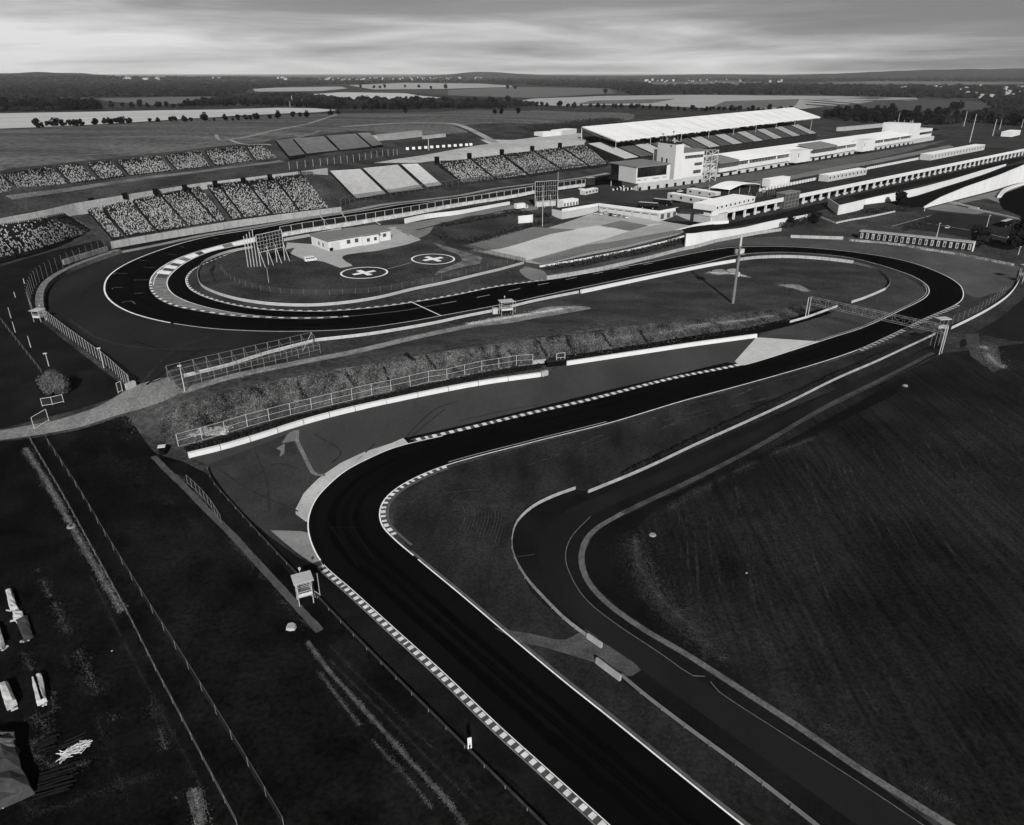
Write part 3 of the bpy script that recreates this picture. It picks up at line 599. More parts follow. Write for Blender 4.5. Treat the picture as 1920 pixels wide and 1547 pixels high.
# helicopter area
M_pad = mat('helipad_tarmac', 134, c=.1, s=.1, c2=.06, s2=1)
patch('helipad_tarmac', [(538, 455), (585, 458), (660, 440), (740, 425), (790, 450), (762, 459), (706, 471), (675, 474), (654, 477), (643, 480), (641, 484), (648.5, 490.6), (663, 498.4), (639, 503), (606, 490.6), (570, 487), (545, 476), (536, 468)], M_pad, 2, 3)
for (cx, cy) in ((683, 512), (812, 486.3)):
    c_ = W(cx, cy); r1 = 9.4; rr = []
    ring = MB(); n_ = 72; zf = lambda x, y, l_: gz(x, y) + l_ * LAY
    for i in range(n_):
        t0, t1 = 2 * math.pi * i / n_, 2 * math.pi * (i + 1) / n_
        ring.poly([(c_.x + r * math.cos(t), c_.y + r * math.sin(t), zf(c_.x + r * math.cos(t), c_.y + r * math.sin(t), 5)) for (r, t) in ((r1, t0), (r1, t1), (r1 - .75, t1), (r1 - .75, t0))])
    o = ring.obj('helipad_ring', M_line); fixup(o); tag(o, kind='structure')
    rot = math.atan2(*(lambda d: (d.y, d.x))(W(cx + 40, cy - 7) - c_)); cr = MB()
    for (hx, hy) in ((4.9, 1.15), (1.15, 4.9)):
        if hx > hy: rects = [(-hx, -hy, hx, hy)]
        else: rects = [(-hx, 1.15, hx, hy), (-hx, -hy, hx, -1.15)]
        for (x0, y0, x1, y1) in rects:
            q = []
            for (x, y) in ((x0, y0), (x1, y0), (x1, y1), (x0, y1)):
                X_, Y_ = c_.x + x * math.cos(rot) - y * math.sin(rot), c_.y + x * math.sin(rot) + y * math.cos(rot); q.append((X_, Y_, zf(X_, Y_, 5)))
            cr.poly(q)
    o = cr.obj('helipad_cross', M_line); fixup(o); tag(o, kind='structure')
mark([(727, 505), (771, 493)], .35, mat('pad_line', 140, c=.1), 'helipad_link_line', 4)
patch('gravel_spill', [(812, 455), (850, 466), (905, 483), (900, 495), (850, 505), (815, 517), (820, 508), (868, 490), (860, 478), (830, 468)], mat('loose_gravel', 84, c=.4, s=.2, c2=.5, s2=2), 2, 2)
# forecourt of the lower paddock
patch('forecourt', [(880, 470), (960, 445), (1020, 430), (1098, 404), (1115, 398), (1245, 415), (1340, 418), (1280, 436), (1270, 441), (1020, 497), (1000, 494), (985, 492), (925, 480)], M_conc2, 2, 2.5)
patch('forecourt_slab', [(895, 472), (1005, 442), (1120, 423), (1140, 428), (1245, 419), (1180, 434), (1000, 486), (978, 490)], M_conc, 4, 2.5)
patch('forecourt_slab', [(868, 461), (930, 443), (1000, 426), (1080, 431), (1030, 440), (905, 472)], mat('darker_slab', 92, c=.1, s=.05, c2=.1, s2=.8), 6, 2.5)
patch('forecourt_slab', [(1127, 423), (1165, 414), (1217, 424), (1180, 434)], MATS['darker_slab'], 6, 3)
patch('forecourt_slab', [(995, 488), (1100, 460), (1275, 431), (1280, 436), (1100, 474), (1020, 497)], MATS['darker_slab'], 5, 2.5)
patch('ramp_road', [(1245, 415), (1320, 416), (1345, 423), (1460, 400), (1620, 361), (1917, 294), (1930, 298), (1882, 311), (1620, 372), (1510, 402), (1460, 412), (1290, 438), (1275, 432), (1300, 424)], mat('lower_road_asphalt', 22, c=.2, s=.06), 4, 4)
# truck park and paddock deck ground
patch('truck_road', [(640, 428), (700, 424), (762, 420), (860, 402), (960, 384), (1000, 386), (1010, 394), (960, 398), (880, 405), (815, 422), (805, 438), (780, 450), (740, 428), (690, 436)], M_conc3, 2, 4)
mark([(780, 432), (840, 418), (900, 405), (960, 393)], 1.3, M_service, 'tarmac_seam', 4)
patch('paddock_ground', [(1050, 372), (1085, 352), (1120, 350), (1180, 360), (1345, 330), (1745, 265), (1850, 245), (2000, 240), (2000, 262), (1917, 275), (1560, 345), (1345, 392), (1245, 400), (1130, 378)], mat('paddock_tarmac', 46, c=.2, s=.03, st=(1, 1, 1), c2=.15, s2=.4), 2, 8)
patch('paddock_lane', [(1160, 357), (1345, 334), (1560, 299), (1745, 268), (1780, 262), (1700, 285), (1560, 315), (1345, 350), (1250, 356)], mat('paddock_lane_tarmac', 74, c=.15, s=.04, c2=.1, s2=.4), 3, 8)
patch('paddock_lane', [(1300, 358), (1450, 335), (1640, 300), (1780, 272), (1790, 276), (1640, 307), (1450, 343)], MATS['dull_concrete'], 4, 8)
# hillside surfaces
patch('dry_hillside', [(-400, 360), (0, 322), (100, 308), (220, 296), (380, 278), (490, 268), (512, 262), (600, 252), (700, 246), (800, 240), (900, 232), (1000, 232), (1130, 236), (1190, 222), (1180, 212), (1000, 207), (800, 211), (620, 213), (400, 222), (240, 232), (0, 241), (-400, 255)], M_hill, 3, 6)
Mtr = mat('hill_track_soil', 112, c=.2, s=.1, c2=.2, s2=1)
Mtr2 = mat('hill_track_faint', 84, c=.2, s=.1, c2=.2, s2=1)
for q, w, m_ in (([(640, 215), (600, 224), (530, 243), (470, 254), (430, 262), (400, 266), (330, 277), (250, 285), (120, 293), (0, 302)], 3., Mtr2), ([(640, 214), (610, 222), (560, 236), (500, 248), (430, 262)], 3.5, Mtr), ([(430, 262), (460, 271), (510, 272)], 3., Mtr), ([(405, 253), (415, 263), (430, 262)], 2.5, Mtr), ([(370, 256), (385, 261), (410, 261)], 2.5, Mtr2),
               ([(640, 238), (700, 234), (760, 231), (830, 231), (870, 238), (900, 252), (930, 268)], 7., Mtr), ([(520, 268), (560, 258), (640, 240)], 3., Mtr2)):
    ribbon('hill_track', line(q), w, m_, 5, 2)
patch('pale_yard', [(700, 306), (800, 290), (900, 272), (1000, 262), (1085, 252), (1100, 262), (1095, 272), (1020, 281), (960, 287), (870, 299), (790, 305)], mat('yard_gravel', 138, c=.15, s=.04, c2=.15, s2=.4), 3, 5)
patch('pale_yard', [(900, 262), (960, 263), (1090, 250), (1095, 262), (1000, 275), (930, 276)], MATS['yard_gravel'], 4, 5)
patch('sports_ground', [(735, 268), (830, 258), (880, 262), (868, 275), (780, 284)], mat('sports_ground_dark', 40, c=.2, s=.05), 3, 5)
patch('bare_mound', [(690, 240), (760, 233), (840, 234), (880, 248), (800, 252), (710, 256)], mat('mound_soil', 78, c=.2, s=.04, c2=.2, s2=.4), 3, 5)
for q in ([(0, 363), (127, 347), (240, 331), (327, 321), (400, 312.5), (517, 298)],): ribbon('stand_foot_strip', off(line(q), -7), 6, mat('pale_foot_strip', 82, c=.35, s=.08, c2=.3, s2=1), 3, 2)
# far fields on the plain
for px, m_ in (
    ([(-300, 262), (0, 242), (70, 240), (240, 231), (400, 221), (520, 214), (600, 211), (632, 207), (600, 203.5), (520, 202.5), (400, 206), (200, 209.5), (0, 213), (-300, 217)], M_fp),
    ([(180, 185), (330, 182), (500, 182), (525, 186), (420, 192), (350, 194), (290, 198), (200, 190)], M_fg),
    ([(473, 167), (520, 164.5), (640, 162.5), (652, 166), (600, 171), (480, 172)], M_fp2),
    ([(583, 177), (640, 173), (760, 175), (790, 180), (835, 184), (740, 187), (650, 186)], M_fp),
    ([(653, 160), (760, 155.5), (900, 157), (960, 161), (960, 163), (830, 167), (700, 168)], M_fp2),
    ([(840, 169), (960, 163), (1140, 166), (1155, 175), (1000, 184), (840, 179)], M_fg),
    ([(640, 171), (840, 169), (840, 179), (780, 175)], M_fd),
    ([(957, 192), (1000, 185), (1140, 180), (1300, 178), (1540, 180), (1720, 184), (1720, 188), (1650, 190), (1500, 205), (1320, 203), (1260, 200), (1130, 197), (1060, 199), (980, 196)], M_fp2),
    ([(1500, 186), (1620, 182), (1780, 187), (1860, 192), (1870, 206), (1760, 208), (1600, 207), (1510, 200)], M_fd),
    ([(1215, 155), (1360, 152), (1440, 156), (1360, 161), (1230, 161)], M_fg),
    ([(1500, 156), (1640, 152), (1920, 154), (1920, 157), (1700, 161), (1540, 160)], M_fg),
    ([(1180, 158), (1500, 163), (1400, 166), (1200, 164)], M_fd),
    ([(40, 182), (180, 184), (150, 190), (60, 188)], M_fd)):
    patch('field', px, m_, 14, 60 if min(q[1] for q in px) < 200 else 25)
for px in ([(1080, 196), (1110, 189), (1270, 185.5), (1220, 194)], [(1330, 203), (1360, 190), (1500, 186), (1490, 200), (1420, 204)]): patch('field', px, M_fg, 20, 60)

# ------------------------------------------------------------------ builders for walls, fences, rails
def kid(name, mesh, parent, loc, rz=0., sc=(1, 1, 1)):
    o = bpy.data.objects.new(name, mesh); C.objects.link(o); o.parent = parent
    o.matrix_parent_inverse = Matrix.Translation(-parent.location); o.location = loc; o.rotation_euler = (0, 0, rz); o.scale = sc
    return o
_mesh = {}
def post_mesh(r, h, m, n=5, lean=0., arm=0.):
    k = (r, h, m.name, lean, arm)
    if k not in _mesh:
        mb = MB(); top = Vector((0, lean, h)); mb.bar((0, 0, -.3), top, r, n)
        if arm: mb.bar(top, top + Vector((0, arm, abs(arm) * .9)), r * .8, n)
        me = bpy.data.meshes.new('post'); me.from_pydata(mb.v, [], mb.f); me.materials.append(m); me.update(); _mesh[k] = me
    return _mesh[k]
def heads(P, i):
    t = P[min(i + 1, len(P) - 1)] - P[max(i - 1, 0)]; return math.atan2(t.y, t.x)
def wall(name, label, cat, px, h, th, m, cap=None, smooth=True, group=None, base=-.6, step=3., gaps=None, lift=0.):
    """a wall along a ground line, its foot on the ground; h a number or a list of top pixel rows at the given points"""
    P = line(px, smooth=smooth, step=step) if not isinstance(px[0], Vector) else px
    if isinstance(h, (list, tuple)):
        ctl = [W(*q) for q in px]; hs = []
        tops = [zat(c.x, c.y, t) - c.z for c, t in zip(ctl, h)]; ls = [0.]
        for a_, b_ in zip(ctl[:-1], ctl[1:]): ls.append(ls[-1] + (b_.xy - a_.xy).length)
        tot = 0.; d_ = [0.]
        for a_, b_ in zip(P[:-1], P[1:]): tot += (b_.xy - a_.xy).length; d_.append(tot)
        for dd in d_: hs.append(float(np.interp(dd / tot * ls[-1], ls, tops)))
    else: hs = [h] * len(P)
    A_, B_ = off(P, th / 2), off(P, -th / 2); root = thing(name, P[0], label, cat, group); mb = MB(); n_ = len(P)
    for i in range(n_):
        for q, z in ((A_[i], P[i].z + base), (B_[i], P[i].z + base), (B_[i], P[i].z + hs[i]), (A_[i], P[i].z + hs[i])): mb.v.append((q.x, q.y, z + lift))
    for i in range(n_ - 1):
        a_ = i * 4
        for j in range(4): mb.f.append((a_ + j, a_ + (j + 1) % 4, a_ + 4 + (j + 1) % 4, a_ + 4 + j)); mb.m.append(0)
    mb.f += [(3, 2, 1, 0), tuple(4 * (n_ - 1) + j for j in range(4))]; mb.m += [0, 0]
    o = mb.obj('wall_face', m, root); bpy_norm(o)
    if cap is not None:
        cb = MB(); A2, B2 = off(P, th / 2 + .06), off(P, -th / 2 - .06)
        for i in range(n_):
            for q, z in ((A2[i], hs[i] + .003), (B2[i], hs[i] + .003), (B2[i], hs[i] + .13), (A2[i], hs[i] + .13)): cb.v.append((q.x, q.y, P[i].z + z + lift))
        cb.f = list(mb.f); cb.m = list(mb.m); o = cb.obj('coping', cap, root); bpy_norm(o)
    if gaps:
        gm = MB(); k = gaps; acc = 0.
        S = resample(P, gaps)
        for i, q in enumerate(S[1:-1]):
            hh = hs[min(range(n_), key=lambda t: (P[t] - q).length_squared)]
            gm.box((q.x, q.y, q.z + hh / 2 + .02 + lift), (.14, th + .05, hh), heads(S, i + 1), 0)
        gm.obj('joint', mat('wall_joint', 70, c=0, c2=0), root)
    return root
def bpy_norm(o):
    import bmesh
    b = bmesh.new(); b.from_mesh(o.data); bmesh.ops.recalc_face_normals(b, faces=b.faces); b.to_mesh(o.data); b.free()
def fence(name, label, cat, px, h, sp, pr=.05, mm=None, pm=None, rails=(1.,), rr=.035, smooth=True, lean=0., arm=0., group=None, base=0., z0=0., brace=False, mesh=True, cuts=None, mh=None):
    pm = pm or M_steel
    P = line(px, smooth=smooth, step=1.5) if not isinstance(px[0], Vector) else px
    S = resample(P, sp); root = thing(name, P[0], label, cat, group)
    for q in S: q.z = gz(q.x, q.y) + base
    me = post_mesh(pr, h, pm, lean=lean, arm=arm)
    for i, q in enumerate(S[:100]): kid('post', me, root, q, heads(S, i))
    if brace:
        bm_ = post_mesh(pr * .8, h * 1.02, pm, lean=h * .45)
        for i, q in enumerate(S[::3][:60]): kid('brace', bm_, root, off(S, -h * .45)[i * 3], heads(S, i * 3))
    nrm = lambda i: Vector((-math.sin(heads(S, i)), math.cos(heads(S, i)), 0))
    for f_ in rails:
        rb = MB()
        for i in range(len(S) - 1):
            a_ = S[i] + nrm(i) * lean * f_ + Vector((0, 0, h * f_)); b_ = S[i + 1] + nrm(i + 1) * lean * f_ + Vector((0, 0, h * f_))
            rb.bar(a_, b_, rr, 4)
        if rb.v: rb.obj('rail', pm, root)
    if mesh and mm is not None:
        fb = MB(); hh = mh or h
        for i, q in enumerate(S):
            t = q + nrm(i) * lean * hh / h; fb.v += [(q.x, q.y, q.z + .05 + z0), (t.x, t.y, q.z + hh - .02)]
        for i in range(len(S) - 1): fb.f.append((2 * i, 2 * i + 2, 2 * i + 3, 2 * i + 1)); fb.m.append(0)
        fb.obj('wire_mesh', mm, root)
    return root
def guardrail(name, label, px, h=1.0, sp=4., m=None, beams=3, group=None, smooth=True):
    P = line(px, smooth=smooth, step=2.); root = thing(name, P[0], label, 'guardrail', group); m = m or M_steel
    S = resample(P, sp); me = post_mesh(.06, h - .1, M_steeld, 4)
    for i, q in enumerate(S[:100]): kid('post', me, root, off(S, -.12)[i] if i < len(S) else q, heads(S, i))
    bh = h / beams
    for k in range(beams):
        bb = MB(); A_ = off(P, .03)
        prof = ((0, .04), (.07, .2), (0, .5), (.07, .8), (0, .96))
        rows = [off(P, .03 + d_) for d_, _ in prof]
        for i in range(len(P)):
            for (d_, f_), rw in zip(prof, rows): bb.v.append((rw[i].x, rw[i].y, P[i].z + .06 + (k + f_ * .9) * bh))
            bb.v.append((P[i].x, P[i].y, P[i].z + .06 + (k + .86) * bh)); bb.v.append((P[i].x, P[i].y, P[i].z + .06 + (k + .04) * bh))
        for i in range(len(P) - 1):
            for j in range(7): bb.f.append((i * 7 + j, i * 7 + (j + 1) % 7, i * 7 + 7 + (j + 1) % 7, i * 7 + 7 + j)); bb.m.append(0)
        o = bb.obj('rail_beam', m, root); bpy_norm(o)
    return root
def tyre_wall(label, px, w=1.1, h=1.0, step=1.15, rows=2, group=None, name='tyre_barrier'):
    P = line(px, step=1.); root = thing(name, P[0], label, 'tyre barrier', group)
    mb = MB(); n8 = 8
    for k in range(3):
        z0 = k * h / 3
        rings = ((.38, z0 + .02), (.5, z0 + .09), (.5, z0 + .24), (.38, z0 + .31))
        b = len(mb.v)
        for (r, z) in rings:
            for i in range(n8): mb.v.append((r * math.cos(i * math.pi / 4), r * math.sin(i * math.pi / 4), z))
        for q in range(3):
            for i in range(n8): mb.f.append((b + q * n8 + i, b + q * n8 + (i + 1) % n8, b + (q + 1) * n8 + (i + 1) % n8, b + (q + 1) * n8 + i)); mb.m.append(0)
        mb.f.append(tuple(b + 3 * n8 + i for i in range(n8))); mb.m.append(0)
    me = bpy.data.meshes.new('tyre_stack'); me.from_pydata(mb.v, [], mb.f); me.materials.append(M_tyre); me.update()
    S = resample(P, step); cnt = 0; allp = []
    for r in range(rows):
        O = off(S, (r - (rows - 1) / 2) * 1.0)
        for i, q in enumerate(O): allp.append((Vector((q.x, q.y, gz(q.x, q.y))), r))
    allp.sort(key=lambda t: t[0].y)
    rest = MB()
    for i, (q, r) in enumerate(allp):
        q = q + Vector((random.uniform(-.12, .12), random.uniform(-.12, .12), 0)); s_ = random.uniform(.85, 1.1)
        if i < 100: kid('tyre_stack', me, root, q, random.uniform(0, 3), (1, 1, s_))
        else: rest.add([(v[0] + q.x, v[1] + q.y, v[2] * s_ + q.z) for v in mb.v], mb.f)
    if rest.v: o = rest.obj('tyre_stack', M_tyre, root); o['kind'] = 'stuff'
    return root

# ---- lower straight: bank foot fence, white wall, tyres
FL = [(335, 838), (400, 820), (490, 793), (600, 765), (723, 735), (850, 709), (940, 691), (999, 684)]
fence('chain_link_fence', 'long chain-link fence with light posts at the foot of the scrubby bank, behind the tyres', 'fence', FL, 3.3, 5.6, .07, M_mesh, M_steel, (1., .5, .02), .04)
tyre_wall('double row of black tyres behind the curved white wall below the bank', [(352, 845), (420, 827), (500, 803), (600, 777), (720, 747), (850, 718), (950, 699), (1012, 689)], rows=2, step=1.05)
wall('trackside_wall', 'long curved bright white concrete wall below the scrubby bank', 'wall', [(354, 858), (420, 842), (500, 818), (560, 798), (640, 776), (723, 757)], 1.25, .9, M_white, gaps=7.)
wall('trackside_wall', 'right half of the bright white wall, from the joint to the gap by the small gate frame', 'wall', [(724, 757), (800, 741), (900, 722), (1013, 706)], 1.25, .9, M_white, gaps=9.)
wall('trackside_wall', 'short square white wall end piece standing beside the tyre row end', 'wall', [(1015, 706), (1026, 703)], 1.5, 1.0, M_pale)
wall('trackside_wall', 'short pale wall piece left of the black gap under the gate frame', 'wall', [(999, 683), (1023, 680)], 1.2, .6, M_pale)
wall('trackside_wall', 'straight bright white wall right of the black gap, below the upper terrace', 'wall', [(1062, 685), (1200, 664), (1300, 649), (1418, 633)], 1.3, .7, M_white)
tyre_wall('ragged row of black tyres behind the straight white wall below the terrace', [(1045, 683), (1100, 675), (1200, 660), (1300, 646), (1360, 637)], rows=2, step=1.4)
# gate frame over the black gap
def frame_gate(label, px, py, w, h, rz, name='gate_frame'):
    p = W(px, py); r = thing(name, p, label, 'gate frame'); co_, si = math.cos(rz), math.sin(rz)
    e = lambda x, z: p + Vector((x * co_, x * si, z))
    for x in (-w / 2, w / 2):
        mb = MB(); mb.bar(e(x, -.2), e(x, h), .11); mb.obj('post', M_lightg, r)
    for z in (h, h * .6):
        mb = MB(); mb.bar(e(-w / 2, z), e(w / 2, z), .08); mb.obj('crossbar', M_lightg, r)
    mb = MB(); mb.bar(e(-w * .4, h * .3), e(w * .3, .2), .07); mb.bar(e(0, h * .6), e(-.1, h * .25), .06); mb.obj('brace', M_steel, r)
    return r
frame_gate('small light gate frame standing over the black gap in the lower wall', 1051, 683, 2.7, 3.6, .35)
blk = thing('barrier_block', W(1042, 684), 'black covered barrier block in the gap of the white wall', 'barrier'); mb = MB(); q = W(1042, 684)
mb.box((q.x, q.y, q.z + .6), (6.4, 2.2, 1.3), .3); mb.obj('cover', M_black, blk); mb = MB(); mb.box((q.x, q.y + .3, q.z + 1.4), (5.8, 1.4, .3), .3); mb.obj('top_sheet', M_dwall, blk)
# left end kiosk box at the wall, container in scrub
def small_box(name, label, cat, px, py, d, rz, mb_, mt_):
    p = W(px, py); r = thing(name, p, label, cat); a = MB(); a.box((p.x, p.y, p.z + d[2] / 2), d, rz); a.obj('body', mb_, r)
    a = MB(); a.box((p.x, p.y, p.z + d[2] + .06), (d[0] + .2, d[1] + .2, .12), rz); a.obj('lid', mt_, r); return r
small_box('equipment_cabinet', 'black cabinet with a white top beside the left end of the tyres', 'cabinet', 306, 851, (1.4, 1.2, 1.9), .3, M_black, M_white)
bale = thing('stone_heap', W(388, 812), 'pale heap of stones behind the left end of the bank fence', 'heap'); hb = MB(); q = W(388, 812); rr = random.Random(3)
for i in range(170):
    u, v = rr.uniform(-1, 1), rr.uniform(-1, 1)
    hb.box((q.x + u * 5, q.y + u * 1.6 + v * 1.6, q.z + max(0, 1.5 - abs(u) * .8 - abs(v) * .5) * rr.random()), (rr.uniform(.3, .8), rr.uniform(.3, .7), rr.uniform(.2, .5)), rr.uniform(0, 3))
hb.prism([(q.x - 5, q.y - 2.8), (q.x + 4.6, q.y + .2), (q.x + 5, q.y + 2.9), (q.x - 4.4, q.y + .3)], q.z - .5, q.z + .6)
hb.obj('stone_pile', mat('pale_stones', 120, c=.3, s=1, c2=.3, s2=4), bale)
# ---- guardrails and walls round the second corner
guardrail('guardrail', 'light steel guardrail between the upper straight and the terrace, left of the white wall', [(590, 641), (700, 628), (800, 611), (870, 596), (935, 583), (1000, 567), (1085, 550)], 1.0, 4.)
guardrail('guardrail', 'light guardrail continuing past the long cage frame towards the dirt road', [(345, 708), (420, 690), (500, 665), (588, 642)], 1.0, 4.)
wall('trackside_wall', 'long bright white wall beside the upper straight, left of the tall pole', 'wall', [(1089, 550), (1160, 535), (1240, 518), (1320, 501.5), (1380, 491)], 1.3, .8, M_white)
wall('trackside_wall', 'pale segmented wall curving round the top of the infield near the second corner', 'wall', [(1382, 489.5), (1420, 485), (1480, 483.5), (1540, 487), (1600, 494)], 1.3, .6, M_pale, gaps=3.5)
guardrail('guardrail', 'dull guardrail curving down the right end of the terrace infield', [(1602, 495), (1640, 506), (1662, 520), (1668, 533), (1661, 543)], 1.0, 4., M_steeld)
guardrail('guardrail', 'pale guardrail from the infield curve down to the truss gantry', [(1660, 544), (1640, 553), (1615, 563), (1596, 569)], 1.1, 4., M_lightg)
guardrail('guardrail', 'low guardrail left of the gantry leg, ending in the bank', [(1570, 576), (1540, 587), (1512, 597), (1480, 606)], .9, 4., M_steel)
wall('trackside_wall', 'long low weathered wall behind the outside of the upper straight', 'wall', [(1025, 524), (1100, 512), (1200, 490), (1280, 470), (1340, 455), (1400, 443), (1464, 433)], 1.5, .7, M_pale, gaps=5.)
wall('trackside_wall', 'low pale wall outside the second corner, left of the stall row', 'wall', [(1482, 446), (1540, 448), (1580, 449)], 1.5, .8, M_pale, gaps=5.)
wall('trackside_wall', 'broken old concrete wall in front of the stall row', 'wall', [(1592, 452), (1680, 460), (1740, 470), (1800, 479), (1850, 489), (1900, 499)], 1.1, .7, mat('patchy_concrete', 108, c=.4, s=.3, c2=.45, s2=1.2), gaps=4.)
guardrail('guardrail', 'long curving guardrail on the right edge below the second corner', [(1915, 508), (1908, 532), (1890, 556), (1860, 578), (1820, 600), (1783, 618)], 1.1, 4.)
guardrail('guardrail', 'long straight guardrail under the right gantry leg along the service road', [(1753, 628), (1700, 653), (1640, 681), (1560, 716), (1480, 756), (1400, 793), (1300, 838), (1200, 885), (1103, 925)], .85, 3.9, mat('rail_grey', 118, c=.2, s=.5, c2=.15, s2=3))
guardrail('guardrail', 'curved guardrail round the inside of the service road bend', [(1079, 918), (1040, 932), (1000, 952), (970, 980), (960, 1010), (962, 1040), (985, 1085), (1020, 1125), (1060, 1165), (1100, 1196)], .8, 3., MATS['rail_grey'])
guardrail('guardrail', 'guardrail along the service road in the bottom right, below the crossing', [(1165, 1270), (1200, 1300), (1280, 1362), (1400, 1450), (1530, 1552), (1620, 1625)], .8, 3.9, M_steeld)
wall('trackside_wall', 'short pale block wall at the end of the curved guardrail by the crossing', 'wall', [(1101, 1197), (1128, 1216)], 1.0, .4, M_pale)
wall('trackside_wall', 'short pale block wall below the crossing where the guardrail starts again', 'wall', [(1118, 1243), (1163, 1277)], 1.0, .4, M_pale, gaps=4.)
tyre_wall('long row of dark tyres along the straight guardrail by the service road', [(1172, 890), (1300, 828), (1400, 780), (1500, 735), (1600, 690), (1690, 650)], rows=1, step=1.05)
guardrail('guardrail', 'low dark guardrail on the left side of the near straight', [(390, 880), (400, 905), (440, 952), (500, 1018), (560, 1082), (640, 1168), (740, 1270), (850, 1380), (960, 1490), (1060, 1590)], .7, 4., mat('dark_rail', 44, c=.25, s=1), beams=2)
guardrail('guardrail', 'pale double guardrail ring inside the first corner around the helicopter area', [(474, 465.5), (430, 474), (388, 490), (373, 507), (372, 524), (380, 539), (409, 553), (451, 564.5), (513, 573), (580, 575), (640, 571), (707, 561), (773, 545), (840, 531), (923, 511), (982, 495)], 1.1, 5., M_lightg)
# ---- first corner outer tyre wall and fences
wall('tyre_wall', 'thick pale banded barrier curving round the outside of the first corner', 'barrier', [(223, 475), (180, 490), (130, 510), (95, 531), (80, 550), (76, 570), (78, 587)], 1.7, 2.4, mat('banded_barrier', 92, c=.35, s=.5, c2=.3, s2=2), step=2.)
wall('trackside_wall', 'short pale concrete wall behind the first corner fence', 'wall', [(120, 497), (160, 484), (202, 471)], 2.2, .6, mat('streaked_wall', 110, c=.5, s=.6, st=(1, 1, .1), c2=.3, s2=2))
fence('debris_fence', 'tall leaning-post fence behind the outside of the first corner', 'fence', [(210, 468), (160, 487), (110, 508), (75, 530), (60, 553), (57, 575), (66, 597)], 5.2, 4.4, .05, M_mesh, M_steeld, (), arm=-.4)
fence('debris_fence', 'dense tall post fence from the marshal hut down to the road gate', 'fence', [(92, 604), (130, 634), (170, 664), (210, 695), (245, 728)], 3.6, 2.6, .05, M_mesh, M_steel, (1.,), .03)
tyre_wall('dark tyre row running down behind the dense post fence to the road', [(100, 602), (140, 631), (180, 661), (220, 692), (250, 716)], rows=2, step=1.2)
wall('trackside_wall', 'small white block at the lower end of the post fence by the road', 'wall', [(238, 731), (254, 724)], 1.5, 1.2, M_pale)
cg = thing('cage_frame', W(312, 712), 'long open steel cage frame beside the first corner runoff', 'frame'); b0, b1 = W(318, 722), W(588, 655); t0 = [W(345, 738), W(590, 664)]
dv = (b1 - b0); nv = Vector((dv.y, -dv.x, 0)).normalized() * 4.0; Nn = 13
for i in range(Nn):
    p = b0 + dv * i / (Nn - 1); p.z = gz(p.x, p.y); q = p + nv; q.z = gz(q.x, q.y)
    mb = MB(); mb.bar(p - Vector((0, 0, .3)), p + Vector((0, 0, 5.2)), .05); mb.bar(q - Vector((0, 0, .3)), q + Vector((0, 0, 2.6)), .05); mb.bar(p + Vector((0, 0, 5.2)), q + Vector((0, 0, 2.6)), .03); mb.bar(p + Vector((0, 0, 2.6)), q + Vector((0, 0, 2.6)), .03)
    mb.obj('frame_leg', mat('grey_frame_tube', 112, c=.1), cg)
for (o_, z) in ((0, 5.2), (0, 3.6), (0, 1.9), (1, 2.6), (1, 1.2)):
    mb = MB()
    for i in range(Nn - 1):
        p = b0 + dv * i / (Nn - 1) + nv * o_; q = b0 + dv * (i + 1) / (Nn - 1) + nv * o_; p.z = gz(p.x, p.y) + z; q.z = gz(q.x, q.y) + z; mb.bar(p, q, .035)
    mb.obj('rail', MATS['grey_frame_tube'], cg)
mb = MB(); p = b1.copy(); q = b0 + dv * (Nn - 2) / (Nn - 1); q.z = gz(q.x, q.y); mb.bar(q + Vector((0, 0, .3)), p + Vector((0, 0, 5.2)), .06); mb.obj('brace', M_steel, cg)
mb = MB(); a_ = b0 + nv * .5; c_ = b1 + nv * .5; mb.poly([a_ + Vector((0, 0, .2)), c_ + Vector((0, 0, .2)), c_ + Vector((0, 0, 2.2)), a_ + Vector((0, 0, 2.2))]); mb.obj('wire_mesh', M_mesh, cg)
# ---- helicopter area fences, posts
fence('chain_link_fence', 'thin post fence round the near side of the helicopter pads', 'fence', [(415, 505), (430, 522), (470, 540), (520, 549), (580, 553), (640, 552), (700, 548), (760, 538), (820, 527), (880, 512), (940, 497), (975, 488)], 2.0, 4.6, .045, M_mesh, M_steeld, (), )
fence('chain_link_fence', 'dark fence between the helicopter pads and the pale forecourt', 'fence', [(835, 458), (880, 470), (930, 483), (985, 495)], 2.6, 3., .06, M_meshd, M_dwall, (1.,))
fence('chain_link_fence', 'fence along the near edge of the pale forecourt', 'fence', [(1000, 493), (1060, 485), (1140, 470), (1220, 455), (1275, 441)], 2.2, 5, .045, M_mesh, M_steeld, (1.,))
wall('low_wall', 'thin white kerb wall along the near edge of the forecourt above the hedge', 'wall', [(1012, 501), (1100, 486), (1180, 470), (1240, 456), (1282, 444)], .7, .5, M_whitew)
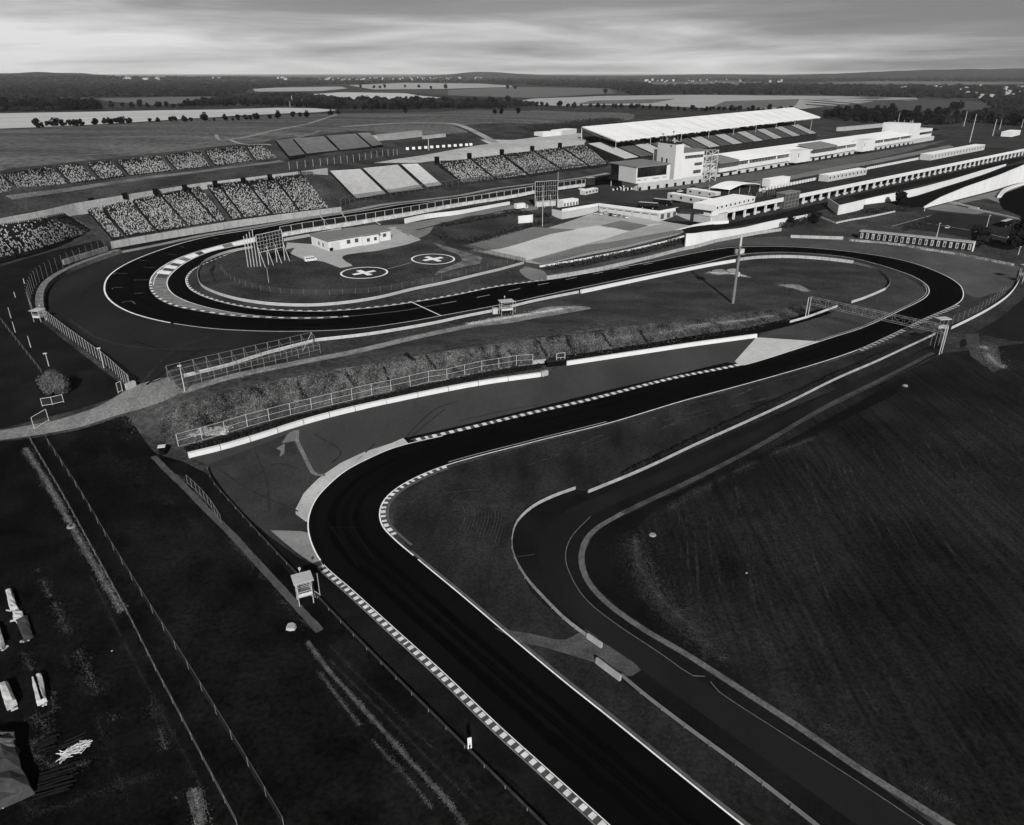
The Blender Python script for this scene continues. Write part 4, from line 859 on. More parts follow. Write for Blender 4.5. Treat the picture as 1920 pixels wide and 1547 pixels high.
# ---- left scrubland: two long mesh fences
fence('chain_link_fence', 'left one of two long dark mesh fences crossing the scrubland', 'fence', [(52, 818), (120, 935), (180, 1045), (240, 1155), (290, 1255), (340, 1350), (395, 1455), (450, 1560)], 1.7, 4., .035, M_mesh, M_steeld, (1., .5), .022)
fence('chain_link_fence', 'right one of two long dark mesh fences crossing the scrubland', 'fence', [(80, 815), (150, 925), (215, 1035), (280, 1140), (350, 1250), (415, 1355), (470, 1445), (535, 1555)], 1.9, 5.5, .04, M_mesh, M_steeld, (1.,), .018)
fence('chain_link_fence', 'short tilted wire fence beside the old concrete path', 'fence', [(352, 907), (375, 928), (398, 955), (417, 985)], 2.2, 2.2, .05, M_mesh, M_steeld, (1., .1), .035)
for lab, a_, b_ in (('dark fence line on the left meadow, running down to the dirt road', (0, 600), (78, 700)),): fence('chain_link_fence', lab, 'fence', [a_, b_], 1.5, 5, .04, M_mesh, M_steeld, (1.,), .03)
def goal(label, pts, h, px=None):
    P = [W(*q) for q in pts]; r = thing('barrier_gate', P[0], label, 'gate')
    for i, p in enumerate(P):
        mb = MB(); mb.bar(p - Vector((0, 0, .2)), p + Vector((0, 0, h)), .07); mb.obj('post', M_steel, r)
    for z in (h, .35):
        mb = MB()
        for a_, b_ in zip(P[:-1], P[1:]): mb.bar(a_ + Vector((0, 0, z)), b_ + Vector((0, 0, z)), .06)
        mb.obj('crossbar', M_steel, r)
    mb = MB(); mb.poly([P[0] + Vector((0, 0, .4)), P[-1] + Vector((0, 0, .4)), P[-1] + Vector((0, 0, h - .1)), P[0] + Vector((0, 0, h - .1))]); mb.obj('wire_mesh', M_mesh, r)
    return r
goal('open gate frame at the far side of the dirt road, below the round tree', [(80, 763), (99, 760), (120, 755)], 2.2)
goal('open gate frame at the near side of the dirt road, left of the two fences', [(65, 806), (92, 790)], 3.2)
goal('small dark gate at the lower end of the post fence by the runoff', [(222, 738), (230, 734)], 2.8)
# ---- lower embankment dark posts
fence('post_row', 'row of thin dark posts standing half way up the scrubby bank', 'posts', [(395, 800), (500, 765), (600, 742), (700, 722), (800, 702)], 2.2, 6., .05, None, M_dwall, (), mesh=False)
fence('post_row', 'row of thin tall posts behind the guardrail right of the gantry', 'posts', [(1775, 612), (1820, 592), (1858, 570), (1885, 550)], 3.2, 4.2, .05, M_mesh, M_steeld, ())

# ------------------------------------------------------------------ grandstand seating blocks
def block(label, bl, br, tr, tl, rows, pitch=.8, style='mix', group=None, thick=1.2, cat='seating block'):
    bl, br, tr, tl = (Vector(v) for v in (bl, br, tr, tl)); root = thing('seating_block', (bl + br) / 2, label, cat, group)
    P = lambda s, t: (bl * (1 - s) + br * s) * (1 - t) + (tl * (1 - s) + tr * s) * t
    mb = MB(); seat = MB(); dr = Vector((0, 0, thick))
    for k in range(rows):
        a0, a1 = P(0, k / rows), P(1, k / rows); b0, b1 = P(0, (k + 1) / rows), P(1, (k + 1) / rows)
        za, zb = Vector((a0.x, a0.y, b0.z)), Vector((a1.x, a1.y, b1.z))
        mb.poly([a0, a1, zb, za]); mb.poly([za, zb, b1, b0])
        mb.poly([a0, za, b0, b0 - dr, a0 - dr]); mb.poly([a1, a1 - dr, b1 - dr, b1, zb])
        wv = (a1 - a0); w = wv.length; n_ = max(2, int(w / pitch)); ux = wv.normalized(); bk = (b0 - za); bk.z = 0; dp = bk.length; bk.normalize()
        tt = (k + .5) / rows
        if style == 'rows':
            for (s0, s1) in ((.01, .99),):
                p, q = a0.lerp(a1, s0), a0.lerp(a1, s1); p.z = za.z; q.z = zb.z
                p = p + bk * dp * .45; q = q + bk * dp * .45
                seat.poly([p + Vector((0, 0, .12)), q + Vector((0, 0, .12)), q + bk * .1 + Vector((0, 0, .42)), p + bk * .1 + Vector((0, 0, .42))], 0)
                seat.poly([p + Vector((0, 0, .12)) - bk * .3, q + Vector((0, 0, .12)) - bk * .3, q + Vector((0, 0, .12)), p + Vector((0, 0, .12))], 0)
            continue
        for i in range(n_):
            c_ = a0 + wv * ((i + .5) / n_); c_.z = za.z + (zb.z - za.z) * (i + .5) / n_; c_ = c_ + bk * dp * .4
            r = random.random(); pl = .66 - .5 * max(0, tt - .55) / .45 - (.12 if mnoise.noise(Vector((c_.x * .12, c_.y * .12, 2))) > .12 else 0)
            m_ = 0 if r < pl * .68 else (1 if r < pl * 1.05 else 2)
            if style == 'dark': m_ = 2 if r > pl * .8 else m_
            hw = pitch * .3 * ux
            lo, hi = c_ + Vector((0, 0, .12)), c_ + bk * .12 + Vector((0, 0, .6))
            seat.poly([lo - hw, lo + hw, hi + hw, hi - hw], m_)
            seat.poly([lo - hw - bk * .42, lo + hw - bk * .42, lo + hw, lo - hw], m_)
    a0, a1, b0, b1 = P(0, 0), P(1, 0), P(0, 1), P(1, 1)
    mb.poly([a0 - dr, a1 - dr, a1, a0]); mb.poly([b0, b1, b1 - dr, b0 - dr])
    mb.obj('terrace_steps', M_terr, root)
    mats = {'rows': [group_mat(style, label)], }.get(style, [M_seatL, M_seatM, M_seatD])
    o = seat.obj('seats', mats, root); o['kind'] = 'stuff'
    return root
def group_mat(style, label):
    return M_seatE if 'faded' in label else M_seatS if 'light stripe' in label else M_seatT if 'dark stripe' in label else M_seatC
def ipl(x, xs, ys): return float(np.interp(x, xs, ys))
UP = .5
fy = lambda x: ipl(x, (210, 440, 625), (447, 411, 389.5)); ty = lambda x: ipl(x, (152, 380, 565), (382, 349, 327)); tz = lambda x: ipl(x, (152, 380, 565), (14, 15.6, 16.8))
for i, (t0_, t1_, f0_, f1_) in enumerate(((460, 530, 632, 692), (547, 708, 715, 872), (727, 880, 887, 1047), (897, 1042, 1062, 1215), (1058, 1120, 1228, 1272), (1165, 1215, 1310, 1362), (1232, 1370, 1378, 1522), (1387, 1530, 1537, 1682), (1547, 1698, 1692, 1850))):
    t0_, t1_, f0_, f1_ = (v / 3 for v in (t0_, t1_, f0_, f1_))
    block('%s block from the left in the lower bank of speckled seats beside the main straight' % ORD[i], at(f0_, fy(f0_), 2 + UP), at(f1_, fy(f1_), 2 + UP), at(t1_, ty(t1_), tz(t1_) + UP), at(t0_, ty(t0_), tz(t0_) + UP), 44, .52, group='lower bank of speckled seats')
by = lambda x: ipl(x, (-60, 0, 127, 240, 327, 400, 517), (371, 363, 345, 330, 320, 312, 297)); Bz = lambda x: ipl(x, (0, 127, 400, 517), (18.5, 19, 19.2, 19.5))
uy = lambda x: ipl(x, (-80, 3, 100, 213, 300, 380, 487), (337, 327, 313, 302, 293, 283, 272)); Uz = lambda x: ipl(x, (0, 100, 213, 300, 380, 487), (26, 26, 26.3, 26.6, 27, 27.5))
for i, (t0_, t1_, f0_, f1_) in enumerate(((-150, 0, -60, 82), (15, 285, 110, 385), (312, 445, 402, 545), (492, 615, 567, 705), (657, 895, 732, 970), (922, 1125, 1002, 1185), (1152, 1370, 1212, 1420), (1387, 1470, 1442, 1560))):
    t0_, t1_, f0_, f1_ = (v / 3 for v in (t0_, t1_, f0_, f1_))
    block('%s block from the left in the upper row of speckled seats on the hill' % ORD[i], at(f0_, by(f0_), Bz(f0_) + UP), at(f1_, by(f1_), Bz(f1_) + UP), at(t1_, uy(t1_), Uz(t1_) + UP), at(t0_, uy(t0_), Uz(t0_) + UP), 24, .62, group='upper row of speckled seats')
for i, (tl, tr, br, bl, z0_, z1_) in enumerate((((-60, 430), (-16, 425), (30, 479), (-10, 490), 11, 10.6), ((-14, 424), (33, 418), (84, 464), (34, 478), 10.8, 11.3), ((35, 418), (80, 409), (133, 448), (87, 463), 11.3, 12), ((82, 408), (120, 401), (177, 434), (135, 446.5), 12, 12.6))):
    block('%s block from the left in the dark speckled bank outside the first corner' % ORD[i], at(*bl, 3.2 + UP), at(*br, 3.2 + UP), at(*tr, z1_ + 1.3 + UP), at(*tl, z0_ + 1.3 + UP), 26, .75, 'dark', group='dark speckled bank')
for lab, i, (tl, tr, br, bl), z0_, z1_ in (('left block of the smooth silver seats beside the empty grass gap', 0, ((618, 321.7), (676, 318), (725, 365), (668, 373.3)), 2.3, 15.8), ('wide middle block of smooth silver seats', 1, ((680, 316.7), (746, 310), (795, 355), (730, 363.3)), 2.5, 15.4), ('narrow right block of smooth silver seats', 2, ((752, 309), (783, 308), (830, 348), (800, 352)), 2.6, 15.1)):
    block(lab, at(*bl, z0_ + UP), at(*br, z0_ + UP), at(*tr, z1_ + UP), at(*tl, z1_ + UP), 30, style='rows', group='silver seats')
for i, (tl, tr, br, bl) in enumerate((((822, 305), (880, 299), (927, 337), (868, 344)), ((883, 297.5), (940, 292), (987, 329), (932, 336)), ((945, 291), (997, 283.5), (1050, 319), (993, 327.5)), ((1000, 283), (1050, 277), (1103, 312), (1055, 318)), ((1055, 276), (1097, 272), (1140, 307), (1107, 312)))):
    zf_ = lambda x: ipl(x, (868, 1140), (2.8, 6)); zt_ = lambda x: ipl(x, (820, 1100), (14.5, 17.5))
    block('%s block from the left in the dark seats joining the main stand' % ORD[i], at(*bl, zf_(bl[0]) + UP), at(*br, zf_(br[0]) + UP), at(*tr, zt_(tr[0]) + UP), at(*tl, zt_(tl[0]) + UP), 36, .66, 'mix', group='seats left of the main stand', thick=1.6)
for i, (tl, tr, br, bl) in enumerate((((517, 264), (547, 260.7), (572, 290), (542, 294.3)), ((550, 260.7), (607, 256.7), (635, 282.7), (575, 289.3)), ((612, 255.7), (667, 251.7), (695, 276), (638, 282.7)), ((670, 250.7), (693, 250), (718, 271.7), (698, 275)))):
    block('%s block from the left in the faded grey bank on top of the hill' % ORD[i], at(*bl, 21.6), at(*br, 21.6), at(*tr, 29.2), at(*tl, 29.2), 20, style='rows', group='faded grey bank')
# pale walls along the stands
wall('retaining_wall', 'long pale trackside wall under the lower bank of speckled seats', 'wall', [(211, 466), (300, 450), (440, 427), (540, 412), (640, 397)], [453, 437.5, 414, 400, 388], .8, M_pale, gaps=8.)
def zwall(name, label, pts, h, th, m, gaps=None, cap=None):
    P = [at(*q) for q in pts]; P = resample(P, 4.)
    return wall(name, label, 'wall', P, h, th, m, gaps=gaps, cap=cap, base=-4)
zwall('retaining_wall', 'pale wall along the top of the lower bank of speckled seats', [(0, 417, 13), (80, 402, 13.6), (140, 388, 14.4), (260, 367.5, 15.4), (380, 348.5, 16.2), (470, 338, 16.8), (562, 326.5, 17.4)], 1.6, .6, M_pale, gaps=8.)
zwall('retaining_wall', 'pale wall behind the silver seats beside the small steps', [(566, 328, 16.5), (614, 322, 16.5)], 2.2, .6, M_pale)
fence('chain_link_fence', 'post fence running along the top of the lower speckled bank', 'fence', resample([at(*q) + Vector((0, 0, 0)) for q in [(0, 411, 14), (80, 396, 14.6), (140, 383, 15.4), (260, 362, 16.4), (380, 343, 17.2), (470, 333, 17.8), (590, 320, 18.3)]], 3), 2.2, 4.6, .09, M_meshd, M_lightg, (), group=None, base=0)
fence('chain_link_fence', 'tall post fence at the foot of the silver and dark speckled seats', 'fence', [(640, 388), (670, 377), (740, 366.5), (830, 353), (900, 342.5), (1000, 329), (1060, 321), (1140, 311)], 4.2, 5.2, .07, M_meshd, M_steeld, (1.,), .05)
fence('chain_link_fence', 'post fence on the dark slope below the faded grey bank', 'fence', [(543, 318), (600, 311), (680, 300), (745, 291)], 4.5, 6.5, .09, None, M_steel, (), mesh=False)
# pit straight fence and walls on the near side of the main straight
fl_ = [(527, 445), (580, 435.5), (678, 420), (760, 406), (856, 388), (998, 364), (1097, 349.5)]
wall('pit_wall', 'long pale concrete wall below the tall main straight fence', 'wall', [(478, 453)] + fl_, 1.9, .5, mat('pit_wall_concrete', 150, c=.2, s=.3, c2=.2, s2=1.2), gaps=6.)
fence('debris_fence', 'tall framed debris fence along the main straight behind the small white building', 'fence', fl_, 5.0, 6.2, .14, M_meshd, M_steel, (1., .42), .09, z0=1.9)
wall('trackside_wall', 'bright white low wall beside the pale truck road', 'wall', [(760, 419), (800, 410), (860, 402), (910, 392), (955, 383.5)], [410, 401.5, 394.5, 386, 378], 1.0, M_white)
wall('trackside_wall', 'pale low wall left of the small white building by the display scaffold', 'wall', [(533, 452), (600, 440), (640, 432)], 1.3, .5, M_pale)
tyre_wall('tyre row between the pit fence and the white wall by the truck road', [(770, 409), (830, 399), (900, 388), (960, 378)], rows=1, step=1.3)
def pole(name, label, px, py, top, r=.09, head=None, m=None, cat='pole', group=None, lean=0, z=None):
    p = W(px, py) if z is None else at(px, py, z); h = zat(p.x, p.y, top) - p.z; rt = thing(name, p, label, cat, group)
    mb = MB(); q = p + Vector((lean, 0, h)); mb.bar(p - Vector((0, 0, .3)), q, r * 1.2, 8, r2=r * .7); mb.obj('shaft', m or M_steel, rt)
    if head == 'lamp':
        hb = MB(); hb.box((q.x, q.y - .2, q.z + .1), (.9, .5, .25), .4); hb.obj('lamp_head', M_lightg, rt)
    if head == 'cam':
        hb = MB(); hb.box((q.x, q.y, q.z), (.5, .5, .45), .4); hb.obj('camera_head', M_lightg, rt)
    return rt
for k, (x, y, t, x2, y2, t2) in enumerate(((719, 500 - 70, 403, 0, 0, 0),)): pass
for lab, a_, z0_, b_, z1_ in (('left slanting light strut leaning on the main straight fence', (622, 430), .3, (600, 404.5), 8.), ('right slanting dull strut leaning on the main straight fence', (657, 424), .3, (640, 398), 8.), ('short slanting strut behind the right end of the white building', (712, 421), .3, (700, 413), 3.)):
    q = W(*a_); t = at(*b_, q.z); top = Vector((q.x - 6, q.y + 4, 0)); top = Vector((top.x, top.y, zat(top.x, top.y, b_[1]))); v_ = (b_[0] - 960) / F
    fx = top.y * math.cos(PIT) - (top.z - H) * math.sin(PIT); top.x = v_ * fx
    r = thing('fence_strut', q, lab, 'strut'); mb = MB(); mb.bar(q, top, .16, 6); mb.obj('tube', M_lightg, r); mb = MB(); mb.box((q.x, q.y, q.z + .2), (.9, .9, .4)); mb.obj('foot', M_pale, r)

# ------------------------------------------------------------------ facade frame for buildings
class Fr:
    def __init__(s, p, q, z0=None):
        s.p = Vector(p); s.q = Vector(q); s.z = s.p.z if z0 is None else z0; e_ = s.q - s.p; e_.z = 0; s.L = e_.length; s.e = e_ / s.L
        n_ = Vector((s.e.y, -s.e.x, 0)); s.n = n_ if n_.dot(EYE - s.p) > 0 else -n_
    def pt(s, a, d, z): return Vector((s.p.x + s.e.x * a + s.n.x * d, s.p.y + s.e.y * a + s.n.y * d, z))
    def bx(s, mb, a0, a1, d0, d1, z0, z1, m=0):
        q = [s.pt(a0, d0, 0), s.pt(a1, d0, 0), s.pt(a1, d1, 0), s.pt(a0, d1, 0)]; mb.prism([(v.x, v.y) for v in q], z0, z1, m)
    def s_at(s, px, z=2.):
        u = (px - 960) / F; c_ = u * math.cos(PIT); k = -u * (z - H) * math.sin(PIT)
        return (s.p.y * c_ + k - s.p.x) / (s.e.x - s.e.y * c_)
    def z_at(s, a, py, d=0.): q = s.pt(a, d, 0); return zat(q.x, q.y, py)
def strip_windows(fr, root, a0, a1, z0, z1, n_, d=.06, name='window', frame=M_lightg, glass=M_glass, gap=.12, dd=.1):
    w = (a1 - a0) / n_
    for i in range(n_):
        mb = MB(); fr.bx(mb, a0 + i * w + gap / 2, a0 + (i + 1) * w - gap / 2, d, d + dd, z0, z1); o = mb.obj(name, glass, root)
# ---- main grandstand with the white roof
FN, FF = at(1169, 299, 11), at(1532, 250, 11); TN, TF = at(1100, 270.5, 17.8), at(1474, 223, 17.8)
ms = thing('grandstand', FN, 'huge covered main grandstand with a long white roof behind the pit building', 'grandstand'); NB = 17
body = MB(); gl = 0.
pts = [FN, FF, TF, TN]; body.prism([(p.x, p.y) for p in pts], -1, 1.0, 0)
b0 = [Vector((p.x, p.y, 0)) for p in pts]; t0 = [p - Vector((0, 0, .25)) for p in pts]
body.poly([b0[0], b0[1], t0[1], t0[0]]); body.poly([b0[1], b0[2], t0[2], t0[1]]); body.poly([b0[2], b0[3], t0[3], t0[2]]); body.poly([b0[3], b0[0], t0[0], t0[3]]); body.poly(t0)
body.obj('base', M_dwall, ms)
for i in range(NB):
    s0, s1 = i / NB + .004, (i + 1) / NB - .004; kind_ = 'light stripe' if i % 2 == 0 else 'dark stripe'
    bl, br, tl, tr = FN.lerp(FF, s0), FN.lerp(FF, s1), TN.lerp(TF, s0), TN.lerp(TF, s1); mb = MB(); st = MB(); rows = 26
    P = lambda s, t: (bl * (1 - s) + br * s) * (1 - t) + (tl * (1 - s) + tr * s) * t
    for k in range(rows):
        a0, a1, c0, c1 = P(0, k / rows), P(1, k / rows), P(0, (k + 1) / rows), P(1, (k + 1) / rows); za, zb = Vector((a0.x, a0.y, c0.z)), Vector((a1.x, a1.y, c1.z))
        mb.poly([a0, a1, zb, za]); mb.poly([za, zb, c1, c0])
        bk = c0 - za; d_ = bk.length; bk.normalize(); p, q = za + bk * d_ * .3 + Vector((0, 0, .1)), zb + bk * d_ * .3 + Vector((0, 0, .1))
        st.poly([p, q, q + bk * .25 + Vector((0, 0, .42)), p + bk * .25 + Vector((0, 0, .42))]); st.poly([p - bk * .35, q - bk * .35, q, p])
    o = mb.obj('terrace_steps', M_terr, ms); o2 = st.obj('seat_rows', M_seatS if i % 2 == 0 else M_seatT, o); o2.matrix_parent_inverse = Matrix.Identity(4); o2.location = (0, 0, 0)
    o2.matrix_parent_inverse = (Matrix.Translation(-ms.location)).inverted() @ Matrix.Translation(-ms.location)
RFn, RFf = at(1155, 264.6, 21.6), at(1538, 220, 21.6)
RBn, RBf = at(1091, 238.6, 28.3), at(1487, 202, 28.3)
roof = MB(); q = [RFn, RFf, RBf, RBn]; roof.poly([p + Vector((0, 0, .5)) for p in q]); roof.poly([p - Vector((0, 0, .3)) for p in q][::-1])
for i in range(4): roof.poly([q[i] - Vector((0, 0, .3)), q[(i + 1) % 4] - Vector((0, 0, .3)), q[(i + 1) % 4] + Vector((0, 0, .5)), q[i] + Vector((0, 0, .5))])
rf = roof.obj('roof', M_roofw, ms)
nt_ = 17
for i in range(nt_ + 1):
    f, b_ = RFn.lerp(RFf, i / nt_), RBn.lerp(RBf, i / nt_); tb = MB(); m0 = f.lerp(b_, .5)
    tb.bar(f - Vector((0, 0, .6)), m0 - Vector((0, 0, 2.2)), .22); tb.bar(m0 - Vector((0, 0, 2.2)), b_ - Vector((0, 0, 1.2)), .22)
    for k in range(6): tb.bar(f.lerp(b_, k / 6 + .08) - Vector((0, 0, .4)), f.lerp(b_, (k + .5) / 6 + .08) - Vector((0, 0, 1.6)), .12)
    tb.obj('roof_truss', M_steeld, ms)
    cb = MB(); cb.bar((b_.x, b_.y, 8), b_ - Vector((0, 0, .4)), .35, 6); cb.obj('rear_column', M_steel, ms)
    if i % 2 == 0: cb = MB(); ff = FN.lerp(FF, min(1, i / nt_)); cb.bar((f.x, f.y, 6), f - Vector((0, 0, .3)), .2, 6); cb.obj('front_column', M_steel, ms)
fb = MB()
for i in range(60):
    f = RFn.lerp(RFf, (i + .5) / 60)
    if random.random() < .7: fb.box((f.x, f.y, f.z - .75), (random.uniform(2, 7), .4, random.uniform(.5, 1.0)), math.atan2((RFf - RFn).y, (RFf - RFn).x))
fb.obj('roof_edge_boxes', M_lightg, ms)['kind'] = 'stuff'
# ---- control tower building
zg = 1.5
fw = Fr(at(1191, 358.7, zg), at(1263, 349, zg)); Lw = fw.s_at(1257, 14)
zr = fw.z_at(0, 313.8)
tb_ = thing('control_tower', fw.p, 'white control tower building with dark glass wing and antennas on its roof', 'building')
D0 = at(1142, 304.6, zr); dvec = D0 - Vector((fw.p.x, fw.p.y, zr)); dvec.z = 0; DW = dvec.length; dn = dvec.normalized()
fl = Fr(fw.p, fw.p + dn * DW, zg)                         # left side frame: from the front corner backwards
zb = fw.z_at(0, 344.5)                                    # underside of the white band
def quadp(mb, base, e1, l0, l1, e2, w0, w1, z0, z1, m=0):
    q = [base + e1 * l0 + e2 * w0, base + e1 * l1 + e2 * w0, base + e1 * l1 + e2 * w1, base + e1 * l0 + e2 * w1]; mb.prism([(v.x, v.y) for v in q], z0, z1, m)
B0 = Vector((fw.p.x, fw.p.y, 0)); E1_, E2_ = fw.e, dn
mb = MB(); quadp(mb, B0, E1_, 0, Lw, E2_, 0, DW * .62, zb, zr - .35); quadp(mb, B0, E1_, 3, Lw, E2_, 2, DW * .6, zg - 1, zb); mb.obj('wing', M_white, tb_)
mb = MB(); quadp(mb, B0, E1_, -.3, Lw, E2_, -.3, DW, zr - .345, zr + .25); mb.obj('wing_roof', M_roofg, tb_)
zw0, zw1 = fw.z_at(0, 333.5) + .3, fw.z_at(0, 315.5) - .2
mb = MB(); fw.bx(mb, .9, Lw * .88, .02, .14, zw0, zw1); wn = mb.obj('window', M_glass, tb_)
mb = MB()
for k in range(9): a_ = .9 + (Lw * .88 - .9) * k / 8; fw.bx(mb, a_ - .08, a_ + .08, .14, .22, zw0, zw1)
fw.bx(mb, .7, Lw * .9, .14, .3, zw1, zw1 + .25); fw.bx(mb, .7, Lw * .9, .14, .3, zw0 - .25, zw0); o = mb.obj('mullions', M_dwall, tb_)
mb = MB(); quadp(mb, B0, E1_, 2, Lw, E2_, DW * .66, DW - .5, zb + 1, zr - .36); mb.obj('glass_lounge', M_glass, tb_)
mb = MB(); quadp(mb, B0, E1_, .2, Lw, E2_, DW * .62 + .003, DW - .3, zb - .3, zb + .95); mb.obj('lounge_floor', M_dwall, tb_)
for k in range(2):
    mb = MB(); p = B0 + E1_ * (1.5 + k * 8) + E2_ * (DW - 2); mb.bar((p.x, p.y, zg - .5), (p.x, p.y, zb), .3, 6); mb.obj('pillar', M_pale, tb_)
mb = MB(); fw.bx(mb, 2.9, fw.s_at(1318, 3), -.8, .05, zg - 1, zb - .003); mb.obj('garage_band', M_lightg, tb_)
for k in range(8): mb = MB(); a_ = 3 + k * 9.; fw.bx(mb, a_, a_ + 2.2, .06, .5, zg - .3, zg + 2.2); mb.obj('doorway', M_black if k % 2 else M_dwall, tb_)
mb = MB(); rr = random.Random(4)
for (c0, c1) in ((.02, .14), (.22, .31), (.5, .68), (.78, .9)):
    a_ = c0
    while a_ < c1:
        w = rr.uniform(.006, .016)
        fw.bx(mb, Lw * a_, Lw * (a_ + w), .02, .07, fw.z_at(0, 340) + rr.uniform(-.2, .1), fw.z_at(0, 337) + rr.uniform(-.3, .2)); a_ += w * 1.5
mb.obj('lettering', mat('faded_lettering', 120, c=.3), tb_)
# tower block
sT = fw.s_at(1263.5, 15); T0 = Vector((fw.pt(sT, .0, 0).x, fw.pt(sT, .0, 0).y, 0)); zt = zat(T0.x, T0.y, 271.5)
Lt = fw.s_at(1281, 25) - sT; Tl = at(1210.5, 270, zt); TD = (Vector((Tl.x, Tl.y, 0)) - T0).length
zbt = zat(T0.x, T0.y, 338)
mb = MB(); quadp(mb, T0 + fw.n * .6, E1_, 0, Lt, E2_, 0, TD, zbt, zt); mb.obj('tower_block', M_white, tb_)
mb = MB(); quadp(mb, T0 + fw.n * .6, E1_, .3, Lt - .3, E2_, .3, TD - .3, zt, zt + .06); mb.obj('tower_roof', M_roofg, tb_)
for (a_, z_) in ((.2, 298), (.46, 300.5), (.62, 275.)):
    p = T0 + fw.n * .6 + E2_ * TD * (.86 - a_); zc = zat(p.x, p.y, z_ - 3); mb = MB(); quadp(mb, p, E1_, -.12, .0, E2_, 0, 1.5 if z_ > 280 else 1.2, zc - (3.4 if z_ > 280 else 1.2), zc); mb.obj('window', M_glass, tb_)
for k in range(20):
    p = T0 + E1_ * rr.uniform(.5, Lt - .5) + E2_ * rr.uniform(1, TD - 1); h_ = rr.uniform(.8, 3.5) if k % 4 else rr.uniform(5, 8.5)
    mb = MB(); mb.bar((p.x, p.y, zt), (p.x, p.y, zt + h_), .13 if k % 4 else .09, 5)
    if k % 3 == 0: mb.box((p.x, p.y, zt + h_), (.9, .5, 1.2), .7)
    mb.obj('antenna', M_lightg if k % 2 else M_steeld, tb_)
mb = MB(); quadp(mb, T0, E1_, .5, Lt - .5, E2_, 1, TD - 1, zt + .065, zt + 1.2); mb.obj('roof_plant', M_dwall, tb_)
# right wing with strip windows
sR0, sR1 = sT + Lt, fw.s_at(1319, 15); zR = fw.z_at(sR0, 287); zRb = fw.z_at(sR0, 336.5)
mb = MB(); quadp(mb, Vector((fw.pt(sR0, 0, 0).x, fw.pt(sR0, 0, 0).y, 0)), E1_, .003, sR1 - sR0, -fw.n, 0, 26, zRb, zR); mb.obj('right_wing', M_white, tb_)
mb = MB(); quadp(mb, Vector((fw.pt(sR0, .3, 0).x, fw.pt(sR0, .3, 0).y, 0)), E1_, .01, sR1 - sR0 + 9, -fw.n, 0, 27, zR + .003, zR + .4); mb.obj('right_roof', M_roofg, tb_)
for (x0, y0, y1, x1) in ((1284, 292, 297.8, 1318), (1303, 305, 310.5, 1317), (1302, 319, 325.5, 1316)):
    a_, b_ = fw.s_at(x0, 18), fw.s_at(x1, 18); z1_, z0_ = fw.z_at(a_, y0), fw.z_at(a_, y1); mb = MB(); fw.bx(mb, a_, b_, .02, .12, z0_, z1_); mb.obj('window', M_glass, tb_)
    mb = MB(); n_ = int((b_ - a_) / 1.6)
    for k in range(n_): fw.bx(mb, a_ + (k + .4) * 1.6, a_ + (k + .5) * 1.6, .12, .18, z0_, z1_)
    fw.bx(mb, a_, b_, .12, .19, z1_ - .12, z1_)
    mb.obj('mullions', M_lightg, tb_)
# scaffold stair tower
st0, st1 = fw.s_at(1320, 12), fw.s_at(1342, 12); zt2 = zR
sc_ = thing('stair_tower', fw.pt(st0, 0, zg), 'open steel stair tower with crossed braces at the end of the white building', 'stair tower')
for (a_, d_) in ((st0, 1), (st1, 1), (st0, -5), (st1, -5), ((st0 + st1) / 2, 1)):
    mb = MB(); mb.bar(fw.pt(a_, d_, zg - .5), fw.pt(a_, d_, zt2), .35, 4); mb.obj('column', M_lightg, sc_)
for k in range(4):
    z0_, z1_ = zg + (zt2 - zg) * k / 4, zg + (zt2 - zg) * (k + 1) / 4
    mb = MB(); mb.bar(fw.pt(st0, 1, z0_), fw.pt(st1, 1, z1_), .25, 4); mb.bar(fw.pt(st1, 1.3, z0_), fw.pt(st0, 1.3, z1_), .2, 4); mb.obj('brace', M_steel, sc_)
    mb = MB(); fw.bx(mb, st0, st1, -5, 1, z1_ - .25, z1_); mb.obj('landing', M_steeld, sc_)
    mb = MB(); mb.bar(fw.pt(st0 + 1, -1, z0_), fw.pt(st1 - 1, -1, z1_), .5, 4); mb.obj('stair_flight', M_pale, sc_)
# ---- long pit building
pb = Fr(at(1344, 332.5, zg), at(1714, 268.8, zg))
pt_ = thing('pit_building', pb.p, 'long low white pit building with sloping roof and a row of garages', 'building')
zB0, zB1 = pb.z_at(0, 323.5), pb.z_at(0, 315.5); zW1 = pb.z_at(0, 307.5); LP = pb.L; DP = 26.
mb = MB(); pb.bx(mb, 0, LP, -DP, -.4, zg - 1, zB0); mb.obj('garage_wall', M_lightg, pt_)
mb = MB(); pb.bx(mb, 0, LP, -DP + .3, .8, zB0 + .003, zB1); mb.obj('balcony', M_white, pt_)
mb = MB(); pb.bx(mb, 0, LP, -DP, -.6, zB1 + .003, zW1); mb.obj('upper_wall', mat('pale_upper_wall', 170, c=.1), pt_)  # pale, slightly mottled wall behind the window row
zRo = zW1 + .3; rb_ = MB(); bk_ = []; NS = 9
zback = zat(pb.pt(LP * .5, -DP, 0).x, pb.pt(LP * .5, -DP, 0).y, 265.5)
zback = max(zRo + .6, min(zback, zRo + 7))
for k in range(NS):
    a_, b_ = LP * k / NS + (.02 if k else 0), LP * (k + 1) / NS
    q = [pb.pt(a_, .6, zRo), pb.pt(b_, .6, zRo), pb.pt(b_, -DP - 1, zback), pb.pt(a_, -DP - 1, zback)]
    mb = MB(); mb.poly(q); mb.poly([v - Vector((0, 0, .45)) for v in q][::-1])
    for i in range(4): mb.poly([q[i] - Vector((0, 0, .45)), q[(i + 1) % 4] - Vector((0, 0, .45)), q[(i + 1) % 4], q[i]])
    o = mb.obj('roof_panel', M_roofw, pt_); bpy_norm(o)
